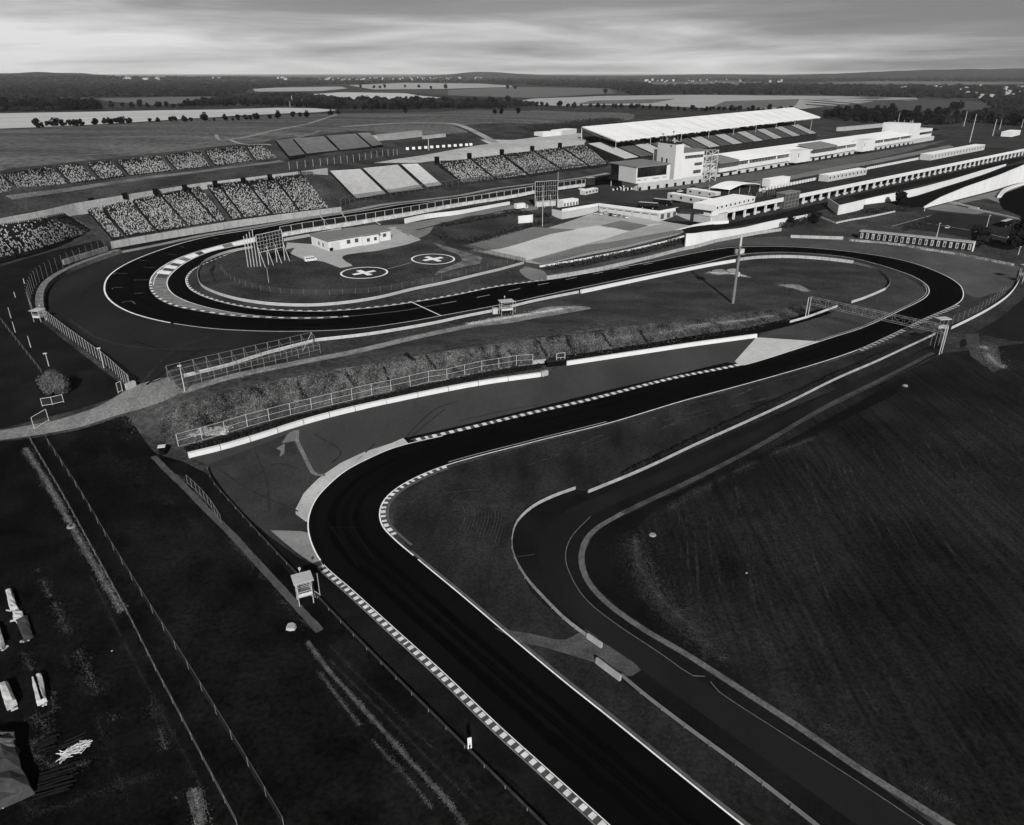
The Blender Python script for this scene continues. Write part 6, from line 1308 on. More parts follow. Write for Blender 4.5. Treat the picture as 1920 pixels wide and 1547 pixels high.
def truck(label, loc, rz, L_=8.):
    r = thing('box_truck', (0, 0, 0), label, 'truck'); mb = MB(); mb.box((-1., 0, 2.3), (L_ - 2.4, 2.5, 2.7)); mb.obj('cargo_box', M_white, r)
    mb = MB(); profile([(L_ / 2 - 2.1, .5), (L_ / 2, .5), (L_ / 2, 1.5), (L_ / 2 - .35, 2.5), (L_ / 2 - 2.1, 2.6)], 2.3, 0, mb); o = mb.obj('cab', M_lightg, r); bpy_norm(o)
    mb = MB(); profile([(L_ / 2 + .02, 1.45), (L_ / 2 - .3, 2.35), (L_ / 2 - .26, 2.36), (L_ / 2 + .06, 1.46)], 2.0, 0, mb); o = mb.obj('windscreen', M_glass, r); bpy_norm(o)
    for y in (-1.16, 1.16): mb = MB(); mb.box((L_ / 2 - 1.2, y, 1.9), (1.0, .04, .7)); mb.obj('side_window', M_glass, r)
    mb = MB(); mb.box((-.6, 0, .75), (L_ - 1.2, 1.2, .3)); mb.obj('chassis', M_dwall, r)
    wheelset(None, r, (-L_ / 2 + 1.6, L_ / 2 - 1.2), 2.1, .48); r.location = loc; r.rotation_euler = (0, 0, rz); return r
def coach(label, loc, rz, L_=11., m=None, roofm=None, name='coach'):
    r = thing(name, (0, 0, 0), label, 'coach'); m = m or M_black; mb = MB(); profile([(-L_ / 2, .4), (L_ / 2, .4), (L_ / 2 + .1, 1.4), (L_ / 2 - .25, 3.2), (-L_ / 2, 3.3)], 2.5, 0, mb); o = mb.obj('body', m, r); bpy_norm(o)
    mb = MB(); mb.box((0, 0, 3.36), (L_ - .3, 2.45, .12)); mb.obj('roof', roofm or M_lightg, r)
    for y in (-1.262, 1.262):
        for k in range(6): mb = MB(); mb.box((-L_ / 2 + 1.2 + k * (L_ - 2.2) / 5.4, y, 2.2), ((L_ - 2) / 6.4, .03, 1.0)); mb.obj('side_window', M_glass, r)
    mb = MB(); mb.box((L_ / 2 + .02, 0, 2.2), (.12, 2.2, 1.3)); mb.obj('windscreen', M_glass2, r)
    wheelset(None, r, (-L_ / 2 + 2.6, L_ / 2 - 2.3), 2.3, .5); r.location = loc; r.rotation_euler = (0, 0, rz); return r
def dirpx(a, b, z=None): p, q = (W(*a), W(*b)) if z is None else (at(*a, z), at(*b, z)); d = q - p; return math.atan2(d.y, d.x)
van('white passenger van on the tarmac beside the small white building', W(583, 490), dirpx((572, 490), (597, 487)))
truck('white box truck parked on the pale truck road left of the grid screen', W(977, 393), dirpx((966, 394), (990, 391)), 8.5)
cr = [('light grey car, first from the left in front of the garages', 1117, 402, M_lightg), ('white car, second from the left in front of the garages', 1127, 402.5, M_white), ('pale car parked close behind the white one at the garage corner', 1136, 400.5, M_shut), ('dark car in the middle of the garage car row', 1145, 404.5, M_dwall), ('grey car right of the dark one in the garage car row', 1153, 405.5, M_steel), ('dark grey car, last but one in the garage car row', 1161, 406.5, M_roofg), ('bright white car at the right end of the garage car row', 1172, 408.5, M_white)]
for i, (lab, x, y, m_) in enumerate(cr): car(lab, W(x, y), dirpx((1120, 408), (1130, 404)) + (.5 if i < 6 else .9), m_, i % 2 == 0)
car('dark open-wheeled buggy beside the pale building at the forecourt corner', W(1055, 408), .6, M_dwall)
coach('black coach with a white roof on the left end of the deck', at(1215, 391, zd), dirpx((1192, 388), (1237, 391.5), zd), 11)
coach('second black coach behind the first one on the deck', at(1242, 384.5, zd), dirpx((1222, 382), (1262, 386), zd), 11, roofm=M_lightg)
coach('dark coach with a pale roof parked under the trees on the right edge', W(1885, 424), dirpx((1870, 428), (1900, 418)), 11.5)
def crate(name, label, cat, a, b, z, depth, ytop, m, roof=None, nwin=0, ndiv=0, group=None, winm=None):
    fr = Fr(at(*a, z) if z is not None else W(*a), at(*b, z) if z is not None else W(*b)); zz0 = fr.z; r = thing(name, fr.p, label, cat, group); z1 = fr.z_at(0, ytop)
    mb = MB(); fr.bx(mb, 0, fr.L, -depth, 0, zz0 - (.5 if z is None else 0), z1); mb.obj('body', m, r); mb = MB(); fr.bx(mb, -.1, fr.L + .1, -depth - .1, .1, z1 + .003, z1 + .15); mb.obj('roof', roof or M_roofw, r)
    for k in range(nwin): a_ = fr.L * (k + .3) / nwin; mb = MB(); fr.bx(mb, a_, a_ + min(1.6, fr.L / nwin * .4), .01, .08, zz0 + (z1 - zz0) * .4, zz0 + (z1 - zz0) * .75); mb.obj('window', winm or M_glass, r)
    for k in range(ndiv - 1): a_ = fr.L * (k + 1) / ndiv; mb = MB(); fr.bx(mb, a_ - .09, a_ + .09, .01, .06, zz0, z1); mb.obj('joint_strip', M_roofg, r)
    return fr
crate('office_trailer', 'long white trailer with small windows behind the black coaches', 'trailer', (1251, 373), (1326, 386), zd, 5, 362, M_lightg, nwin=4)
crate('office_trailer', 'shorter white trailer behind the long one on the paddock', 'trailer', (1287, 363.5), (1340, 371.5), 1.6, 6, 354, M_lightg, nwin=3)
for k in range(9):
    x0, x1 = 1341 + k * 8.3, 1341 + (k + 1) * 8.3 - .9; y0, y1 = 396.5 - (k * 8.3) * .235, 396.5 - ((k + 1) * 8.3 - .9) * .235
    crate('site_container', '%s white container from the left in the row above the parapet' % ORD[k], 'container', (x0, y0), (x1, y1), zd, 14, y0 - 10.5, M_white, nwin=1, group='white containers on the deck')
def tent(label, a, b, z, depth, ytop, eave):
    fr = Fr(at(*a, z), at(*b, z)); r = thing('arched_tent', fr.p, label, 'tent'); zt_, ze = fr.z_at(fr.L / 2, ytop), fr.z_at(0, eave); mb = MB(); n_ = 12
    prof = [(fr.L * i / n_, ze + (zt_ - ze) * math.sin(math.pi * i / n_)) for i in range(n_ + 1)]
    for i in range(n_):
        (s0, z0), (s1, z1) = prof[i], prof[i + 1]; mb.poly([fr.pt(s0, 0, z0), fr.pt(s1, 0, z1), fr.pt(s1, -depth, z1), fr.pt(s0, -depth, z0)]); mb.poly([fr.pt(s0, 0, z0 - .3), fr.pt(s1, 0, z1 - .3), fr.pt(s1, 0, z1), fr.pt(s0, 0, z0)])
    mb.obj('canopy', M_roofw, r)
    for s_ in (0, fr.L * .33, fr.L * .66, fr.L):
        for d_ in (0, -depth): m2 = MB(); m2.bar(fr.pt(s_, d_, z - .2), fr.pt(s_, d_, ze), .12, 5); m2.obj('post', M_steel, r)
    m2 = MB(); fr.bx(m2, .5, fr.L - .5, -depth + .5, -1, z, z + 2.4); m2.obj('stored_goods', M_dwall, r)
tent('white arched tent on the paddock behind the container row', (1366, 368), (1424, 357), zd, 14, 344, 356)
crate('race_trailer', 'white trailer standing on the paddock right of the arched tent', 'trailer', (1443, 351), (1480, 345), zd, 6, 337, M_white)
crate('container_row', 'row of white units with paired windows behind the lift tower', 'container', (1552, 341), (1624, 327.5), zd, 7, 329, M_lightg, nwin=10, ndiv=10)
crate('container_row', 'longest row of white window units on the far half of the deck', 'container', (1744, 301), (1845, 281), zd, 9, 290, M_lightg, nwin=18, ndiv=14, winm=M_glass2)
for lab, (a, b) in (('row of white blocks along the paddock between the tent and the first unit row', ((1425, 359), (1533, 337))), ('row of white blocks along the paddock between the two unit rows', ((1626, 318), (1728, 298)))):
    P = resample([at(*a, zd), at(*b, zd)], 4.2); r = thing('block_row', P[0], lab, 'barrier'); me = None
    for i, p in enumerate(P[:90]):
        if me is None: m2 = MB(); m2.box((0, 0, .9), (2.2, .7, 1.9), .75); o = m2.obj('white_block', M_white, r); me = o.data; o.matrix_parent_inverse = Matrix.Translation(-r.location); o.location = p
        else: kid('white_block', me, r, p)
crate('display_board', 'plain white board standing above the hedges left of the forecourt', 'board', (972, 419), (999, 417), None, .4, 406, M_white)
crate('site_office', 'small white two-storey site office left of the garages', 'cabin', (1056, 394), (1084, 390), None, 5, 377, M_white, nwin=5)
crate('timing_hut', 'small dark kiosk with a pale roof behind the end of the pit fence', 'hut', (1101, 348), (1115, 347), None, 4, 334, M_dwall, M_pale)
crate('service_trailer', 'cluttered white trailer on the paddock left of the glass wing', 'trailer', (1097, 366), (1121, 361), None, 4, 358, M_lightg, nwin=4)
crate('mesh_cage', 'light open cage standing in front of the large white wall', 'cage', (1300, 458), (1328, 453), None, 3, 445, MATS['chain_link'], M_lightg)
crate('hill_shed', 'left white shed with a pale roof at the foot of the wooded hill', 'building', (1018, 257), (1052, 254), None, 12, 249, M_white, M_roofw)
crate('hill_shed', 'right grey shed with a rounded pale roof at the foot of the wooded hill', 'building', (1054, 254), (1081, 250), None, 12, 245, M_shut, M_roofw)
crate('long_shed', 'long pale shed wall on the bare mound behind the faded bank', 'building', (708, 265), (792, 256), None, 6, 254.5, M_pale, M_pale)
crate('long_shed', 'thin pale wall right of the long shed on the bare mound', 'building', (794, 261), (836, 257), None, 1.5, 254.5, M_pale, M_pale)
crate('stand_wall', 'long pale wall at the right end of the main grandstand', 'building', (1570, 246), (1675, 239), None, 2, 239, M_pale, M_pale)
crate('roadside_cabin', 'small white cabin on the right edge beyond the floodlight poles', 'cabin', (1897, 257), (1912, 253), None, 12, 248, M_white, M_roofw)
P = resample([W(764, 281), W(883, 273)], 5.5); r = thing('block_row', P[0], 'row of small white blocks along the pale yard on the hill', 'barrier')
for i, p in enumerate(P):
    m2 = MB(); m2.box((p.x, p.y, p.z + .9), (2.4, .8, 2.0), .1); m2.obj('white_block', M_white, r)
# ------------------------------------------------------------------ builders' yard in the lower left
def pack(name, label, cat, corners, h, m, m2_=None, slit=False, jit=.0):
    P = [W(*c) for c in corners]; r = thing(name, sum(P, Vector()) / 4, label, cat); z = min(p.z for p in P); mb = MB()
    c_ = sum(P, Vector()) / 4; top = [p.lerp(c_, .06) for p in P]
    if len(P) == 4:
        n_ = 6; rws = []
        for k in range(n_ + 1):
            a, b = P[0].lerp(P[3], k / n_), P[1].lerp(P[2], k / n_); jq = .55 if 'heap' in name else .12; j = lambda: random.uniform(-jq, jq)
            rws.append([Vector((a.x + j(), a.y + j(), z - .2)), Vector((a.x + j() * .5, a.y + j() * .5, z + h * .85)), Vector(((a.x * 3 + b.x) / 4, (a.y * 3 + b.y) / 4, z + h + j())), Vector(((a.x + 3 * b.x) / 4, (a.y + 3 * b.y) / 4, z + h + j())), Vector((b.x + j() * .5, b.y + j() * .5, z + h * .85)), Vector((b.x + j(), b.y + j(), z - .2))])
        for k in range(n_):
            for i in range(5): mb.poly([rws[k][i], rws[k][i + 1], rws[k + 1][i + 1], rws[k + 1][i]])
        mb.poly(rws[0]); mb.poly(rws[-1][::-1])
        o = mb.obj('wrapping', m, r); bpy_norm(o)
    b2 = MB(); e_ = (P[1] - P[0]).normalized(); q = P[3].lerp(P[2], .5)
    for k in range(4): b2.box((q.x + random.uniform(-.8, .8), q.y + random.uniform(-.3, .3), z + .1), (random.uniform(.5, 1.2), random.uniform(.2, .5), .2), random.uniform(0, 3))
    b2.obj('loose_sheet', m2_ or m, r)
    if slit: b3 = MB(); a, b = P[0].lerp(P[1], .3), P[3].lerp(P[2], .62); b3.bar((a.x, a.y, z + h * 1.0), (b.x, b.y, z + h * 1.0), .16, 4); b3.obj('slit', M_black, r)
    return r
pack('wrapped_pack', 'pale wrapped pack at the top of the storage yard on the left edge', 'pack', [(12, 1112), (24, 1109), (33, 1143), (20, 1147)], .9, M_tarp)
pack('wrapped_pack', 'small pale pack below the top one, beside the dark sheet', 'pack', [(25, 1152), (43, 1150), (46, 1161), (27, 1166)], .7, M_tarp)
pack('covered_stack', 'dark covered stack with silver scraps on its lower end', 'stack', [(31, 1166), (52, 1158), (62, 1196), (46, 1206)], .7, M_tarpd, M_lightg)
pack('wrapped_pack', 'pale wrapped pack cut by the left edge of the picture', 'pack', [(-22, 1180), (0, 1178), (10, 1210), (-8, 1225)], 1.1, M_tarp)
pack('wrapped_pack', 'largest pale wrapped pack with a torn sheet on its right side', 'pack', [(1, 1292), (17, 1287), (33, 1322), (14, 1334)], 1.2, M_tarp)
pack('wrapped_pack', 'upright pale wrapped pack with a dark slit along its top', 'pack', [(62, 1278), (80, 1270), (89, 1318), (71, 1324)], 1.0, M_tarp, slit=True)
pack('covered_heap', 'large grey tarpaulin heap filling the lower left corner', 'heap', [(-70, 1390), (22, 1385), (62, 1490), (-40, 1530)], 1.6, M_tarpd, M_tarp)
pack('covered_heap', 'smaller grey tarpaulin heap above the large one on the left edge', 'heap', [(-60, 1400), (30, 1388), (36, 1412), (-60, 1440)], 2.0, mat('tarp_grey', 66, c=.2, s=.8), M_tarp)
def lumber(label, a, b, n_, w, m, L_=None, mess=0.03, h=1):
    p, q = W(*a), W(*b); r = thing('timber_stack', p, label, 'timber stack'); d = q - p; d.z = 0; ln = d.length; d.normalize(); nn = Vector((-d.y, d.x, 0)); rr = random.Random(n_)
    for lv in range(h):
        for k in range(n_):
            mb = MB(); s0 = rr.uniform(-.4, .4); a_ = p + nn * (k - n_ / 2) * w + d * s0 + Vector((rr.uniform(-mess, mess) * 8, rr.uniform(-mess, mess) * 8, .12 + lv * .2)); b_ = a_ + (d + nn * rr.uniform(-mess, mess) * 4).normalized() * ln * rr.uniform(.85, 1.05); b_.z = a_.z
            mb.bar(a_, b_, w * .42, 4); mb.obj('plank', m, r)
lumber('dark timber stack right of the large tarpaulin heap', (68, 1478), (143, 1452), 12, .3, M_plank, h=2)
lumber('small dark timber stack above the messy pale pile', (75, 1400), (110, 1388), 7, .28, M_plank, h=2)
lumber('thin dark laths lying right of the small stack', (113, 1400), (160, 1380), 4, .3, mat('lath_wood', 26, c=.3))
hp2 = thing('lath_pile', W(140, 1410), 'messy pile of short pale battens beside the dark laths', 'pile'); rr = random.Random(9)
for k in range(70):
    x, y = 115 + rr.random() * 50, 0; y = 1421 - (x - 115) * .5 + rr.uniform(-8, 8); p = W(x, y); an = rr.gauss(.55, .5); l_ = rr.uniform(.3, .8); mb = MB()
    mb.bar(p + Vector((-math.cos(an) * l_, -math.sin(an) * l_, .1 + rr.random() * .3)), p + Vector((math.cos(an) * l_, math.sin(an) * l_, .1 + rr.random() * .3)), .055, 4); mb.obj('batten', mat('pale_batten', 150, c=.2, s=2), hp2)
k_ = 0
for lab, x, y, sx, m_ in (('flat pale boulder beside the end of the old concrete path', 546, 1177, 1.1, M_pale), ('small stone lying above the mown field in the service road bend', 1224, 1004, .8, M_verge), ('tiny white stone on the mown field', 1400, 1075, .25, M_white), ('small pale scrap on the scrubland right of the two fences', 210, 1221, .2, M_white), ('small pale block above the mown field', 1697, 724, .9, M_verge)):
    p = W(x, y); r = MB(); n_ = 8; ring = [(math.cos(2 * math.pi * i / n_) * sx * random.uniform(.8, 1.1), math.sin(2 * math.pi * i / n_) * sx * random.uniform(.7, 1.), 0) for i in range(n_)]
    r.add([(p.x + a, p.y + b, p.z - .1) for a, b, _ in ring] + [(p.x + a * .75, p.y + b * .75, p.z + sx * .4) for a, b, _ in ring], [tuple(range(2 * n_ - 1, n_ - 1, -1))[::-1]] + [(i, (i + 1) % n_, n_ + (i + 1) % n_, n_ + i) for i in range(n_)])
    tag(r.obj('stone', m_), lab, 'stone')
for lab, x, y in (('round dark manhole mound on the stone strip left of the two fences', 134, 988),):
    p = W(x, y); t = thing('manhole', p, lab, 'manhole'); mb = MB(); mb.bar(p - up * .2, p + up * .35, 1.0, 14, r2=.7); mb.obj('mound', M_conc3, t); mb = MB(); mb.bar(p + up * .3, p + up * .4, .3, 10); mb.obj('cover', M_black, t)
# ------------------------------------------------------------------ vegetation
def leaf_crown(nl, rad, h0, h1, ls, seed, lobes=7, flat=1.):
    rr = random.Random(seed); mb = MB(); L_ = []
    for i in range(lobes):
        a = rr.uniform(0, 6.28); d_ = rr.uniform(.1, .6) * rad; z = h0 + (h1 - h0) * rr.uniform(.25, .8); L_.append((math.cos(a) * d_, math.sin(a) * d_, z, rad * rr.uniform(.42, .68)))
    for i in range(nl):
        cx, cy, cz, r = rr.choice(L_); v = Vector((rr.gauss(0, 1), rr.gauss(0, 1), rr.gauss(0, 1))).normalized() * r * rr.uniform(.72, 1.06)
        c_ = Vector((cx + v.x, cy + v.y, max(h0, cz + v.z * flat))); n_ = (v.normalized() + Vector((rr.uniform(-.7, .7), rr.uniform(-.7, .7), rr.uniform(-.3, .9)))).normalized(); u = n_.orthogonal().normalized(); w = n_.cross(u); t = rr.uniform(0, 6.28); u, w = u * math.cos(t) + w * math.sin(t), w * math.cos(t) - u * math.sin(t); s_ = ls * rr.uniform(.6, 1.3)
        mb.poly([c_ - u * s_ - w * s_ * .5, c_ + u * s_ * .4 - w * s_ * .9, c_ + u * s_ + w * s_ * .3, c_ - u * s_ * .3 + w * s_])
    return mb
def trunk(h, r, n=4, seed=0):
    rr = random.Random(seed); mb = MB(); mb.bar((0, 0, -.5), (0, 0, h), r, 7, r2=r * .5)
    for i in range(n): a = rr.uniform(0, 6.28); mb.bar((0, 0, h * rr.uniform(.5, .9)), (math.cos(a) * h * .4, math.sin(a) * h * .4, h * rr.uniform(1.1, 1.5)), r * .4, 5, r2=r * .12)
    return mb
def make_tree(lab, nl, rad, h, ls, seed, grp=None, name='tree', m=None, lobes=7):
    t = thing(name, (0, 0, 0), lab, 'tree', grp); trunk(h * .45, h * .03, seed=seed).obj('trunk', M_bark, t); leaf_crown(nl, rad, h * .12, h, ls, seed, lobes).obj('crown', m or M_leaf, t); return t
nt1 = make_tree('round bushy tree beside the dirt road, left of the first corner runoff', 6500, 3.5, 6.6, .17, 12, name='round_tree', m=M_leafn, lobes=22); nt1.location = W(106, 742) ; nt1.scale = (.95, .95, 1.0)
TG = 'broad-leaved trees in the belts behind the circuit'; TL_ = 'dark broad-leaved tree in the tree belts on the plain behind the circuit'
protos = [make_tree(TL_, 420, 6.0, 13, 1.0, s, TG, 'belt_tree') for s in (1, 2, 5, 8)]
for t in protos[1:]: pass
used = [False] * 4; nbt = 0
def plant(x, y, sc, lab=None, grp=None, wpt=None):
    global nbt
    p = wpt or W(x, y); i = random.randrange(4); rz = random.uniform(0, 6.28)
    if not used[i]: t = protos[i]; used[i] = True; t.location = p; t.rotation_euler = (0, 0, rz); t.scale = (sc, sc, sc * random.uniform(.8, 1.15)); t['label'] = lab or TL_; t['group'] = grp or TG
    else: t = copy_tree(protos[i], p, rz, (sc * random.uniform(.85, 1.2), sc, sc * random.uniform(.75, 1.15)), lab or TL_, grp or TG)
    nbt += 1; return t
random.seed(21)
def belt(pts, n_, sc, jy=1.5, jx=2., lab=None):
    lab = 'dark leafy tree in the ' + lab
    xs = [p[0] for p in pts]; ys = [p[1] for p in pts]
    for k in range(n_):
        x = xs[0] + (xs[-1] - xs[0]) * (k + random.random()) / n_; y = ipl(x, xs, ys) + random.uniform(-jy, jy); plant(x + random.uniform(-jx, jx), y, sc * random.uniform(.7, 1.25), lab, 'trees of the ' + lab[23:])
belt([(0, 207), (100, 207.5), (190, 206)], 26, 1.5, .6, lab='dense wood edge behind the pale field, far left')
belt([(195, 203), (260, 203), (340, 201)], 10, .95, 1, lab='gappy row right of the dense left wood edge')
belt([(335, 202), (420, 199), (560, 201), (640, 205)], 38, 1.15, 1.5, lab='belt around the lattice mast behind the pale field')
belt([(560, 202), (700, 207), (800, 205), (950, 203)], 44, 1.05, 1.2, lab='thick belt behind the crest of the hill')
belt([(600, 193), (760, 191), (960, 197)], 20, 1.2, 1.2, lab='back of the thick belt below the pale fields')
belt([(950, 200), (1060, 201), (1200, 205), (1320, 209), (1500, 210)], 52, .8, .8, lab='low row behind the roof of the main grandstand')
belt([(1545, 222), (1620, 228), (1700, 232), (1770, 233)], 34, 1.25, 3, lab='front of the wood behind the end tower')
belt([(1560, 211), (1660, 216), (1790, 222), (1850, 228)], 22, 1.2, 2, lab='back of the wood behind the end tower')
belt([(1850, 232), (1920, 236)], 8, 1.1, 2, lab='wood at the right edge behind the floodlight poles')
for (x, y, s) in ((1790, 213, 2.0), (676, 165, 1.6), (702, 166, 1.5), (712, 166, 1.4), (722, 166, 1.5), (760, 165, 1.2), (785, 165, 1.6), (808, 167, 1.4), (835, 167, 1.8), (952, 167, 1.6), (966, 168, 1.4), (1135, 177, 1.5), (928, 214, .5), (941, 214, .5), (972, 214, .5), (760, 213, .5)): plant(x, y, s, 'lone dark tree standing on the open fields of the far plain' if s > .6 else 'small dark bush on the crest of the hillside', 'lone field trees' if s > .6 else 'bushes on the crest')
BL_ = 'low dark bush on the field edge beyond the hillside'; BG_ = 'bushes along the pale field edge'
for k, (x, y) in enumerate([(205, 408), (220, 410), (238, 408), (275, 405), (295, 403), (318, 402), (350, 402), (368, 402), (395, 402), (415, 401), (435, 400), (455, 400), (470, 400), (528, 395), (545, 396), (596, 390), (612, 390), (630, 388), (655, 386), (672, 386), (690, 388), (720, 384), (738, 384), (845, 381), (892, 379), (960, 377), (985, 377), (1040, 376), (1050, 376), (1075, 375), (1150, 375), (1205, 374), (1265, 372), (1308, 370), (1338, 368), (1380, 366), (1410, 365), (1440, 364), (1452, 362), (1520, 361), (1565, 360), (1648, 353), (1690, 351), (1725, 353), (1850, 339), (1860, 338), (1900, 336)]):
    plant(x / 3, y / 3 + 103.2, random.uniform(.24, .5) * (1.3 if k % 5 == 0 else 1), BL_, BG_)
plant(0, 0, .62, 'dark bush hanging over the right end of the large white wall', 'bushes by the lower road', W(1525, 420)); plant(0, 0, .5, 'left dark bush below the lift tower', 'bushes by the lower road', W(1480, 424)); plant(0, 0, .7, 'dark tree under the pale retaining wall left of the ramp', 'bushes by the lower road', W(1686, 385))
plant(0, 0, .8, 'dark tree beside the parking ground right of the stall row', 'dark trees on the right', W(1835, 462)); plant(0, 0, 1.25, 'large dark tree cut by the right edge beside the parking ground', 'dark trees on the right', W(1915, 470))
# hedges
def hedge(label, px, w, h, n_per=34, m=None, name='hedge'):
    P = line(px, step=1.); rr = random.Random(len(label)); mb = MB()
    for p in P:
        for k in range(n_per):
            q = Vector((p.x + rr.uniform(-w, w) * .5, p.y + rr.uniform(-w, w) * .5, 0)); q.z = gz(q.x, q.y) + h * rr.uniform(.0, 1.) ** .6 * (1 + .35 * mnoise.noise(Vector((q.x * .4, q.y * .4, 0)))); s_ = rr.uniform(.2, .42); n_ = Vector((rr.uniform(-1, 1), rr.uniform(-1, 1), rr.uniform(0, 1))).normalized(); u = n_.orthogonal().normalized() * s_; v = n_.cross(u)
            mb.poly([q - u - v * .5, q + u * .4 - v, q + u + v * .3, q - u * .3 + v])
    return tag(mb.obj(name, m or M_bush), label, 'hedge')
hedge('long dark hedge on the slope between the forecourt and the upper straight', [(1030, 506), (1100, 494), (1180, 478), (1250, 462), (1280, 452)], 4.5, 1.6)
hedge('dark hedge on the slope left of the pale forecourt', [(822, 440), (850, 455), (890, 452), (940, 440), (975, 430)], 5.5, 1.8)
hedge('upper dark hedge between the truck road and the forecourt slope', [(830, 424), (870, 418), (915, 410), (945, 406)], 3.5, 1.5)
hedge('short dark hedge beside the plain white board', [(945, 402), (965, 400), (1005, 408), (1030, 404)], 3.5, 2.0)
hedge('dark bushes behind the lower hedge near the tall thin mast', [(985, 428), (1010, 422), (1030, 417)], 3, 1.8)
hedge('dark hedge behind the curved guardrail of the helicopter area', [(400, 500), (395, 515), (400, 527)], .8, .7)
# scrub on the bank: pale dry tufts
def tufts(name, poly_px, n_, s0, s1, m):
    xs = [p[0] for p in poly_px]; ys = [p[1] for p in poly_px]; mb = MB(); rr = random.Random(n_); k = 0
    def ins(x, y):
        c_ = False; j = len(xs) - 1
        for i in range(len(xs)):
            if (ys[i] > y) != (ys[j] > y) and x < (xs[j] - xs[i]) * (y - ys[i]) / (ys[j] - ys[i]) + xs[i]: c_ = not c_
            j = i
        return c_
    while k < n_:
        x, y = rr.uniform(min(xs), max(xs)), rr.uniform(min(ys), max(ys))
        if not ins(x, y): continue
        k += 1; p = W(x, y); s_ = rr.uniform(s0, s1)
        for _ in range(3): a = rr.uniform(0, 6.28); d_ = Vector((math.cos(a), math.sin(a), 0)) * s_ * .35; t = p + Vector((rr.uniform(-.3, .3) * s_, rr.uniform(-.3, .3) * s_, s_)); mb.poly([p - d_, p + d_, t])
    return tag(mb.obj(name, m), kind='stuff')
BP = [(345, 850), (440, 803), (600, 760), (770, 726), (900, 702), (1000, 685), (1200, 656), (1400, 620), (1500, 600), (1490, 580), (1400, 592), (1200, 612), (1000, 638), (900, 650), (770, 674), (600, 702), (440, 733), (350, 760)]
tufts('grass_tufts_pale', BP, 4200, .15, .4, mat('dry_tuft', 96, c=.3, s=.3)); tufts('grass_tufts_dark', BP, 700, .15, .35, mat('dark_tuft', 26, c=.3, s=.3))
tufts('grass_scrub', [(60, 830), (290, 860), (600, 1200), (900, 1547), (0, 1547), (0, 840)], 5200, .06, .2, mat('scrub_tuft', 24, c=.5, s=.2))
tufts('grass_margin', [(1185, 1000), (1230, 975), (1300, 1130), (1500, 1290), (1700, 1420), (1600, 1400), (1350, 1240), (1190, 1110)], 2600, .05, .16, mat('margin_tuft', 50, c=.5, s=.3))
# far woodland masses
def woodland(name, poly_px, n_, k0=.0048):
    xs = [p[0] for p in poly_px]; ys = [p[1] for p in poly_px]; mb = MB(); rr = random.Random(n_ + int(xs[0])); k = 0; t = (1 + 5 ** .5) / 2
    ico = [Vector(v).normalized() for v in ((-1, t, 0), (1, t, 0), (-1, -t, 0), (1, -t, 0), (0, -1, t), (0, 1, t), (0, -1, -t), (0, 1, -t), (t, 0, -1), (t, 0, 1), (-t, 0, -1), (-t, 0, 1))]
    fc = ((0, 11, 5), (0, 5, 1), (0, 1, 7), (0, 7, 10), (0, 10, 11), (1, 5, 9), (5, 11, 4), (11, 10, 2), (10, 7, 6), (7, 1, 8), (3, 9, 4), (3, 4, 2), (3, 2, 6), (3, 6, 8), (3, 8, 9), (4, 9, 5), (2, 4, 11), (6, 2, 10), (8, 6, 7), (9, 8, 1))
    while k < n_:
        x, y = rr.uniform(min(xs), max(xs)), rr.uniform(min(ys), max(ys)); c_ = False; j = len(xs) - 1
        for i in range(len(xs)):
            if (ys[i] > y) != (ys[j] > y) and x < (xs[j] - xs[i]) * (y - ys[i]) / (ys[j] - ys[i]) + xs[i]: c_ = not c_
            j = i
        if not c_: continue
        k += 1; p = W(x, y); R = p.length; s_ = min(R * k0, 26) * rr.uniform(.4, 1.15); h_ = min(s_, 12 * rr.uniform(.7, 1.2))
        mb.add([p + Vector((v.x * s_ * rr.uniform(.7, 1.2), v.y * s_ * rr.uniform(.7, 1.2), h_ * .4 + v.z * h_ * rr.uniform(.6, 1.1))) for v in ico], fc)
    return tag(mb.obj(name, M_wood), kind='stuff')
woodland('woods', [(-40, 152), (280, 150), (480, 152), (655, 152), (655, 158), (520, 163), (465, 168), (455, 176), (400, 180), (190, 182), (-40, 184)], 2600)
woodland('woods', [(-40, 187), (140, 188), (180, 194), (190, 204), (100, 208), (-40, 210)], 500, .0042)
woodland('woods', [(425, 184), (520, 178), (575, 180), (650, 188), (760, 189), (840, 188), (950, 192), (1010, 196), (960, 202), (800, 205), (700, 206), (600, 203), (560, 198), (430, 196), (350, 200), (345, 197)], 1100, .0042)
woodland('woods', [(655, 152), (900, 152), (980, 150), (1160, 152), (1215, 158), (1250, 170), (1235, 178), (1190, 178), (1150, 166), (960, 158), (900, 155), (760, 154), (655, 158)], 1300)
woodland('woods', [(1215, 162), (1400, 158), (1600, 160), (1940, 164), (1960, 182), (1780, 184), (1620, 181), (1540, 178), (1300, 177), (1230, 174)], 1300)
woodland('woods', [(1400, 151), (1640, 149), (1920, 150), (1920, 153), (1640, 152), (1420, 154)], 300)
woodland('woods', [(1840, 186), (1960, 180), (1980, 238), (1900, 236), (1850, 230), (1800, 218), (1860, 208)], 420, .0042)
woodland('woods', [(1560, 214), (1700, 216), (1790, 220), (1840, 230), (1760, 234), (1640, 230), (1540, 220)], 260, .0036)
woodland('woods', [(-40, 144.5), (280, 144), (600, 147), (1000, 147), (1400, 148), (1940, 147), (1940, 149.5), (1400, 151), (1000, 150), (600, 150), (280, 149), (-40, 150)], 900)
